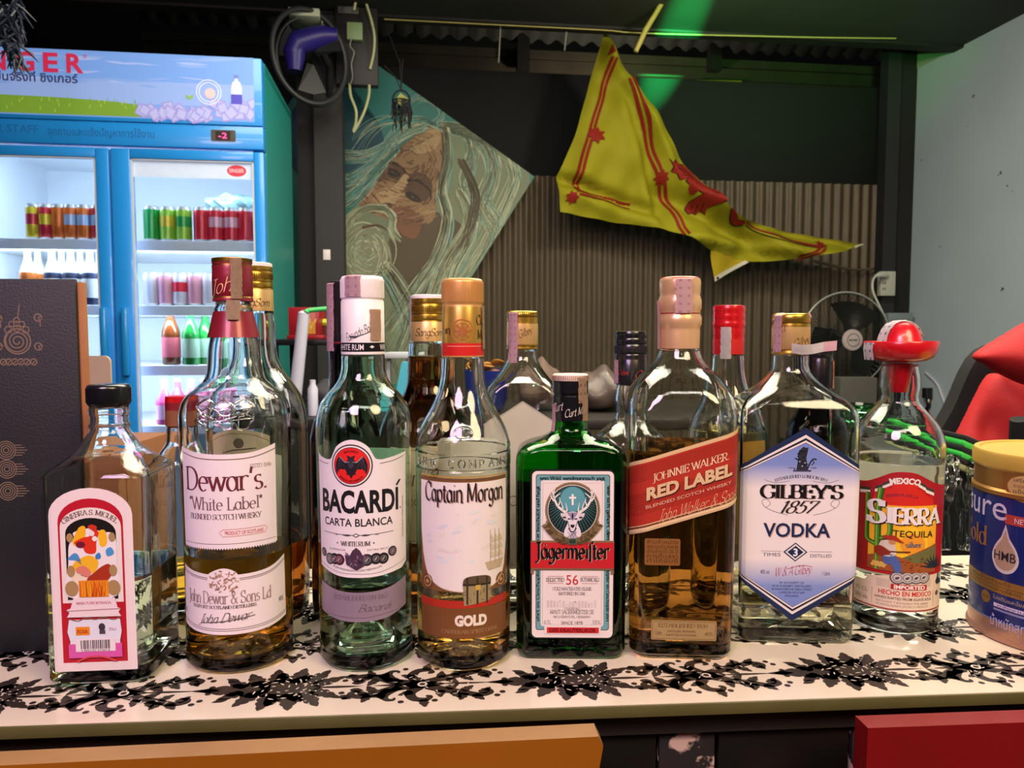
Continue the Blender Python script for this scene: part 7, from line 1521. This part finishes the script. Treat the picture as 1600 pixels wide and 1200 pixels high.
for i in range(3):
    bm = bmesh.new(); a0 = R(62 + i * 120); rows = []
    for k in range(7):
        r_ = .04 + (rf * .82 - .04) * k / 6; w_ = .25 + .38 * math.sin(min(1, k / 4.5) * 1.57); rows.append([bm.verts.new((r_ * math.cos(a0 + w_ * (2 * j / 6 - 1) + .25 * k / 6), -.055 + .030 * (2 * j / 6 - 1), zc + r_ * math.sin(a0 + w_ * (2 * j / 6 - 1) + .25 * k / 6))) for j in range(7)])
    for k in range(6):
        for j in range(6): bm.faces.new((rows[k][j], rows[k][j + 1], rows[k + 1][j + 1], rows[k + 1][j]))
    bmesh.ops.solidify(bm, geom=bm.faces[:], thickness=.002); link('blade', bm, BLD, t)
bm = bmesh.new(); lathe(bm, [(.052, 0), (.053, .004), (.050, .010), (.034, .013), (.001, .014)], 40, M=Matrix.Translation((0, -.108, zc)) @ Matrix.Rotation(R(90), 4, 'X')); hb = link('hub_badge', bm, HUB, t)
a = ArtZ(); a.ring(0, 0, .030, .0325, '2a2426', 0); a.text('SHARP', 0, -.0045, .009, '2a2426', 0, width=.044, bold=.03)
bm = a.bm(dz=.0003, base=.0004)
bmesh.ops.transform(bm, matrix=Matrix.Translation((0, -.1222, zc)) @ Matrix(((1, 0, 0, 0), (0, 0, -1, 0), (0, 1, 0, 0), (0, 0, 0, 1))), verts=bm.verts); link('badge_print', bm, a.mats, hb, smooth=0, nrm=False)
bm = bmesh.new(); lathe(bm, [(.02, 0), (.055, .01), (.06, .05), (.05, .09), (.02, .10)], 30, M=Matrix.Translation((0, .14, zc)) @ Matrix.Rotation(R(90), 4, 'X')); link('motor', bm, FG, t)
bm = bmesh.new(); tube(bm, [(0, .10, .02), (0, .10, zc - .03)], .014, 12); link('pole', bm, FG, t)
bm = bmesh.new(); lathe(bm, [(.19, 0), (.19, .012), (.17, .02), (.03, .035), (.02, .05)], 40, M=Matrix.Translation((0, .10, 0))); link('base', bm, FG, t)
# power strip with plug and lead
ps_ = pbx('power_strip', 1376, 1400, 424, 462, 3.80, .035, mat('white_socket', 'b9bdae', .45), 'white power strip fixed to the corner post', 'socket')
c = Vector((ps_['cx'], ps_['cb'], ps_['cz']))
bm = bmesh.new(); w0 = W(1382, 430, 3.80); q = Vector((w0.dot(UX) - c.x, -.004, w0.z - c.z)); sc = 3.9 / F
for k in range(3):
    for sx_ in (-1, 1): box(bm, q.x - .002 + sx_ * 3 * sc * .6, q.x + .002 + sx_ * 3 * sc * .6, -.0012, .004, q.z - (k * 9 + 6) * sc, q.z - (k * 9 + 2) * sc)
link('socket_slot', bm, BLK, ps_)
for k in ('cx', 'cb', 'cz'):
    for o in (ps_, mb): del o[k]
bm = bmesh.new(); tube(bm, [W(1384, 430, 3.795), W(1376, 429, 3.76), W(1368, 431, 3.75)], [.016, .016, .007], 10); pl_ = tag(link('plug_lead', bm, mat('white_lead', 'c9c9be', .45)), 'white plug in the power strip with its lead running down behind the fan', 'plug')
bm = bmesh.new(); tube(bm, spline([W(1370, 430, 3.752), W(1364, 438, 3.74), W(1364, 455, 3.73), W(1374, 478, 3.72), W(1384, 500, 3.72), W(1388, 520, 3.74)], 6), .0055, 8); link('lead', bm, MATS['white_lead'], pl_)
cable('grey_hose', [(1272, 408, 3.95), (1300, 414, 3.95), (1330, 421, 3.95), (1355, 421, 3.95), (1380, 415, 3.95), (1396, 410, 3.94)], .007, mat('brown_cable', '5c5246', .6), 'brown cable hanging along the sheet wall right of the flag')
pbx('grey_trunking', 1388, 1427, 489, 506, 3.82, .05, mat('grey_box', '7c8a8c', .5), 'grey junction box low on the blue wall behind the sombrero', 'box', bev=.002)
# table at the right carrying green and grey things
rz_ = P(1340, 690, 2.9).z
bm = bmesh.new(); p = P(1340, 690, 2.9); box(bm, p.x - .25, p.x + .45, 2.72, 3.05, rz_ - .03, rz_, bev=.003)
for x in (p.x - .23, p.x + .43):
    for y in (2.74, 3.03): box(bm, x - .02, x + .02, y - .02, y + .02, 0, rz_ - .028)
thing1('side_table', bm, DWD, 'low dark side table under the fan', 'table')
bm = bmesh.new(); wbox(bm, 1312, 1372, 590, 634, 2.95, .08, bev=.006); q = min(v.co.z for v in bm.verts)
for v in bm.verts:
    if v.co.z < q + .02: v.co.z = rz_ + .0005
thing1('grey_speaker', bm, mat('grey_speaker_cloth', '42403a', .8, var=.1, scale=60), 'grey box below the fan behind the black capped bottle', 'box')
# clear green-rimmed glass tray stack
GG = glass('green_edge_glass', (.35, .85, .5)); 
for i in range(3):
    p = P(1342, 652, 2.0); bm = bmesh.new(); wdt = .052 - i * .003
    lathe(bm, [(wdt * .6, 0), (wdt * .95, .012), (wdt, .022), (wdt * .94, .022), (wdt * .56, .006), (.002, .005)], 32, M=Matrix.Translation((p.x, 2.0, P(1342, 668 - i * 12, 2.0).z)))
    o = thing1('glass_dish', bm, GG, ('lowest', 'middle', 'topmost')[i] + ' of the stacked green glass dishes behind the vodka', 'dish'); o['group'] = 'stacked green glass dishes'
sb = P(1342, 668, 2.0).z
bm = bmesh.new(); box(bm, p.x - .09, p.x + .30, 1.9, 2.12, sb - .022, sb - .001, bev=.003)
for x in (p.x - .08, p.x + .29):
    for y in (1.91, 2.11): box(bm, x - .012, x + .012, y - .012, y + .012, 0, sb - .02)
thing1('drying_rack', bm, mat('grey_steel', '3c4040', .35, .7), 'steel shelf behind the bar carrying the green dishes', 'shelf')
# chair with red jacket
cx_ = P(1570, 640, 1.78); t = tag(empty('office_chair', (cx_.x, 1.80, 0), R(-8)), 'black high backed chair under the red jacket', 'chair'); zt = P(1575, 548, 1.78).z
BKF = mat('black_mesh_fabric', '131416', .75, var=.2, scale=80)
bm = bmesh.new(); pr = sp2([(-.22, .66), (-.21, .82), (-.17, 1.0), (-.115, 1.12), (-.05, zt + .0), (.08, zt + .02), (.24, zt + .02), (.30, zt - .05), (.30, .62), (.0, .58), (-.18, .60)], 5, True)
f0 = [bm.verts.new((x, -.03, z)) for x, z in pr]; f1 = [bm.verts.new((x, .03, z)) for x, z in pr]; bm.faces.new(f0); bm.faces.new(f1[::-1])
for i in range(len(pr)): bm.faces.new((f0[i], f1[i], f1[(i + 1) % len(pr)], f0[(i + 1) % len(pr)]))
link('backrest', bm, BKF, t)
bm = bmesh.new(); box(bm, -.22, .30, -.44, -.03, .45, .52, bev=.02); link('seat', bm, BKF, t)
bm = bmesh.new(); tube(bm, [(.04, -.20, .06), (.04, -.20, .46)], .025, 14); link('pole', bm, STL, t)
for i in range(5):
    bm = bmesh.new(); an = i * 1.2566; tube(bm, [(.04, -.20, .08), (.04 + .24 * math.cos(an), -.20 + .24 * math.sin(an), .045)], [.02, .014], 8); bmesh.ops.create_icosphere(bm, subdivisions=2, radius=.028, matrix=Matrix.Translation((.04 + .24 * math.cos(an), -.20 + .24 * math.sin(an), .028))); link('leg', bm, STL, t)
RJ = mat('red_fleece', 'b5121a', .75, var=.08, scale=14, bump=.25, bscale=160)
def cloth(name, outline, Y, amp, ph, label, thick=.02, yslope=0, fr_=26):
    """a soft cloth body: outline in photo pixels at depth Y, filled out front and back, with folds"""
    q = sp2(outline, 6, True); xs = [x for x, _ in q]; ys = [y for _, y in q]; st = 3; n = len(q); bm = bmesh.new(); gv = {}
    def inside_(x, y): return sum(1 for i in range(n) if (q[i][1] > y) != (q[i - 1][1] > y) and x < (q[i - 1][0] - q[i][0]) * (y - q[i][1]) / (q[i - 1][1] - q[i][1]) + q[i][0]) % 2 == 1
    for ix in range(int((max(xs) - min(xs)) / st) + 2):
        for iy in range(int((max(ys) - min(ys)) / st) + 2):
            x, y = min(xs) + ix * st, min(ys) + iy * st
            if not inside_(x, y): continue
            dd = min(math.hypot(x - a_, y - b_) for a_, b_ in q); k = min(1, dd / 26); bul = .05 * math.sqrt(k * (2 - k)) + .004
            fo = amp * (math.sin(x / fr_ + y / (fr_ * 2.1) + ph) + .6 * math.sin(x / (fr_ * .55) - y / fr_ + ph * 2)) * k
            p = P(x, y, Y); gv[ix, iy] = (bm.verts.new(p - Vector((0, bul - fo, 0))), bm.verts.new(p + Vector((0, .012, 0))))
    cells = [(ix, iy) for ix, iy in gv if all((ix + a_, iy + b_) in gv for a_, b_ in ((1, 0), (0, 1), (1, 1)))]; cs = set(cells)
    for ix, iy in cells:
        for s_ in (0, 1):
            f_ = [gv[ix, iy][s_], gv[ix + 1, iy][s_], gv[ix + 1, iy + 1][s_], gv[ix, iy + 1][s_]]; bm.faces.new(f_ if s_ else f_[::-1])
        for (dx, dy), (e0, e1) in (((-1, 0), ((0, 0), (0, 1))), ((1, 0), ((1, 0), (1, 1))), ((0, -1), ((0, 0), (1, 0))), ((0, 1), ((0, 1), (1, 1)))):
            if (ix + dx, iy + dy) not in cs:
                a_, b_ = gv[ix + e0[0], iy + e0[1]], gv[ix + e1[0], iy + e1[1]]; bm.faces.new((a_[0], b_[0], b_[1], a_[1]))
    bmesh.ops.delete(bm, geom=[v for v in bm.verts if not v.link_faces], context='VERTS')
    return bm
bm = cloth('j', [(1540, 588), (1552, 580), (1575, 590), (1610, 596), (1680, 590), (1700, 640), (1690, 730), (1600, 722), (1540, 712), (1492, 700), (1488, 690), (1500, 664), (1516, 632)], 1.70, .024, 1.0, '')
jk = thing1('red_jacket', bm, RJ, 'red fleece jacket hung over the black chair at the right', 'jacket', smooth=70)
bm = cloth('h', [(1518, 557), (1545, 536), (1575, 518), (1610, 500), (1670, 490), (1700, 540), (1680, 600), (1640, 610), (1600, 603), (1565, 588), (1536, 570)], 1.62, .012, 2.2, '')
for v in bm.verts: v.co -= jk.location
link('hood', bm, RJ, jk, smooth=70)
for o in (jk, jk.children[0]):
    q = o.modifiers.new('soft', 'REMESH'); q.mode = 'VOXEL'; q.voxel_size = .005; q.use_smooth_shade = True
    q = o.modifiers.new('smooth', 'SMOOTH'); q.iterations = 10; q.factor = .5
bm = bmesh.new(); tube(bm, [P(1592, 655, 1.50), P(1594, 690, 1.51), P(1600, 720, 1.52)], [.016, .02, .02], 10); thing1('black_strap', bm, BKF, 'black strap hanging over the red jacket', 'strap')
# dark cables with round plugs by the wall
def WR(px, py, off=.012):
    d = ray(px, py); return Vector((0, 0, CZ)) + d * ((aR - off) / d.dot(UX))
bm = bmesh.new(); pts = [WR(1449, 606, .02), WR(1449, 622, .02)]; tube(bm, pts, .026, 12); tube(bm, spline([WR(*q) for q in ((1450, 620), (1451, 634), (1447, 642), (1456, 655), (1462, 668), (1468, 690))], 5), .011, 8); thing1('adapter_cable', bm, BLK, 'black adapter with cable hanging before the blue wall', 'cable')
bm = bmesh.new(); tube(bm, spline([WR(*q, .006) for q in ((1446, 582), (1464, 600), (1474, 625), (1484, 650), (1490, 680))], 5), .006, 8); thing1('white_cable', bm, WTB, 'thin white cable curving down the blue wall behind the tequila', 'cable')
# glossy bundle between tequila and tin
bd = tag(empty('wrapped_bundle', P(1497, 780, .98)), 'glossy clear plastic crate with black and green folded cloth on top, between tequila and tin', 'crate'); o0 = bd.location.copy(); bd.location.z = .72; DK_ = mat('dark_crate', '26292a', .35, var=.2, scale=20)
def bl(px, py, Y): p = P(px, py, Y); return (p.x - o0.x, p.y - o0.y, p.z - .72)
bm = bmesh.new(); l0 = bl(1420, 0, 1.0)[0]; r0 = bl(1640, 0, 1.0)[0]; zt = bl(1500, 722, 1.0)[2]; box(bm, l0, r0, .02, .28, 0, zt, bev=.006); link('crate_body', bm, DK_, bd)
CW_ = glass('cling_film', (.93, .97, .95), 1.45, bump=.6, bscale=35)
bm = bmesh.new(); rg = random.Random(6)
for i in range(16):
    x0 = 1412 + i * 14; tube(bm, spline([bl(x0 + rg.uniform(-8, 8), 712, .985), bl(x0 + rg.uniform(-10, 10), 750, .975), bl(x0 + rg.uniform(-12, 12), 800, .98), bl(x0 + rg.uniform(-8, 8), 858, .985)], 5), [rg.uniform(.003, .007) for _ in range(16)], 8)
link('clear_wrap', bm, CW_, bd)['label'] = 'crinkled clear plastic wrap'
for i, (y0, y1, m_) in enumerate(((706, 714, mat('pale_olive', '9aa070', .5)), (697, 706, BKF), (689, 697, mat('neon_green', '3bd24a', .5)), (680, 690, BKF), (672, 681, mat('neon_green', '')), (664, 673, BKF))):
    bm = bmesh.new(); x0, x1 = bl(1484 + i * 2, 700, 1.0)[0], bl(1620, 700, 1.0)[0]; za, zb = bl(1500, y1 + 14, 1.0)[2], bl(1500, y0 + 12, 1.0)[2]; box(bm, x0, x1, .0, .22, za, zb, bev=.003)
    for v in bm.verts: v.co.z -= .42 * (v.co.x - x0)
    link('folded_cloth', bm, m_, bd)
bm = bmesh.new(); p = P(1500, 800, 1.0); box(bm, o0.x - .2, o0.x + .4, .97, 1.28, .69, .7195, bev=.003)
for x in (o0.x - .18, o0.x + .38):
    for y in (.99, 1.26): box(bm, x - .015, x + .015, y - .015, y + .015, 0, .692)
thing1('low_shelf', bm, DWD, 'dark low shelf behind the right end of the bar carrying the wrapped crate', 'shelf')
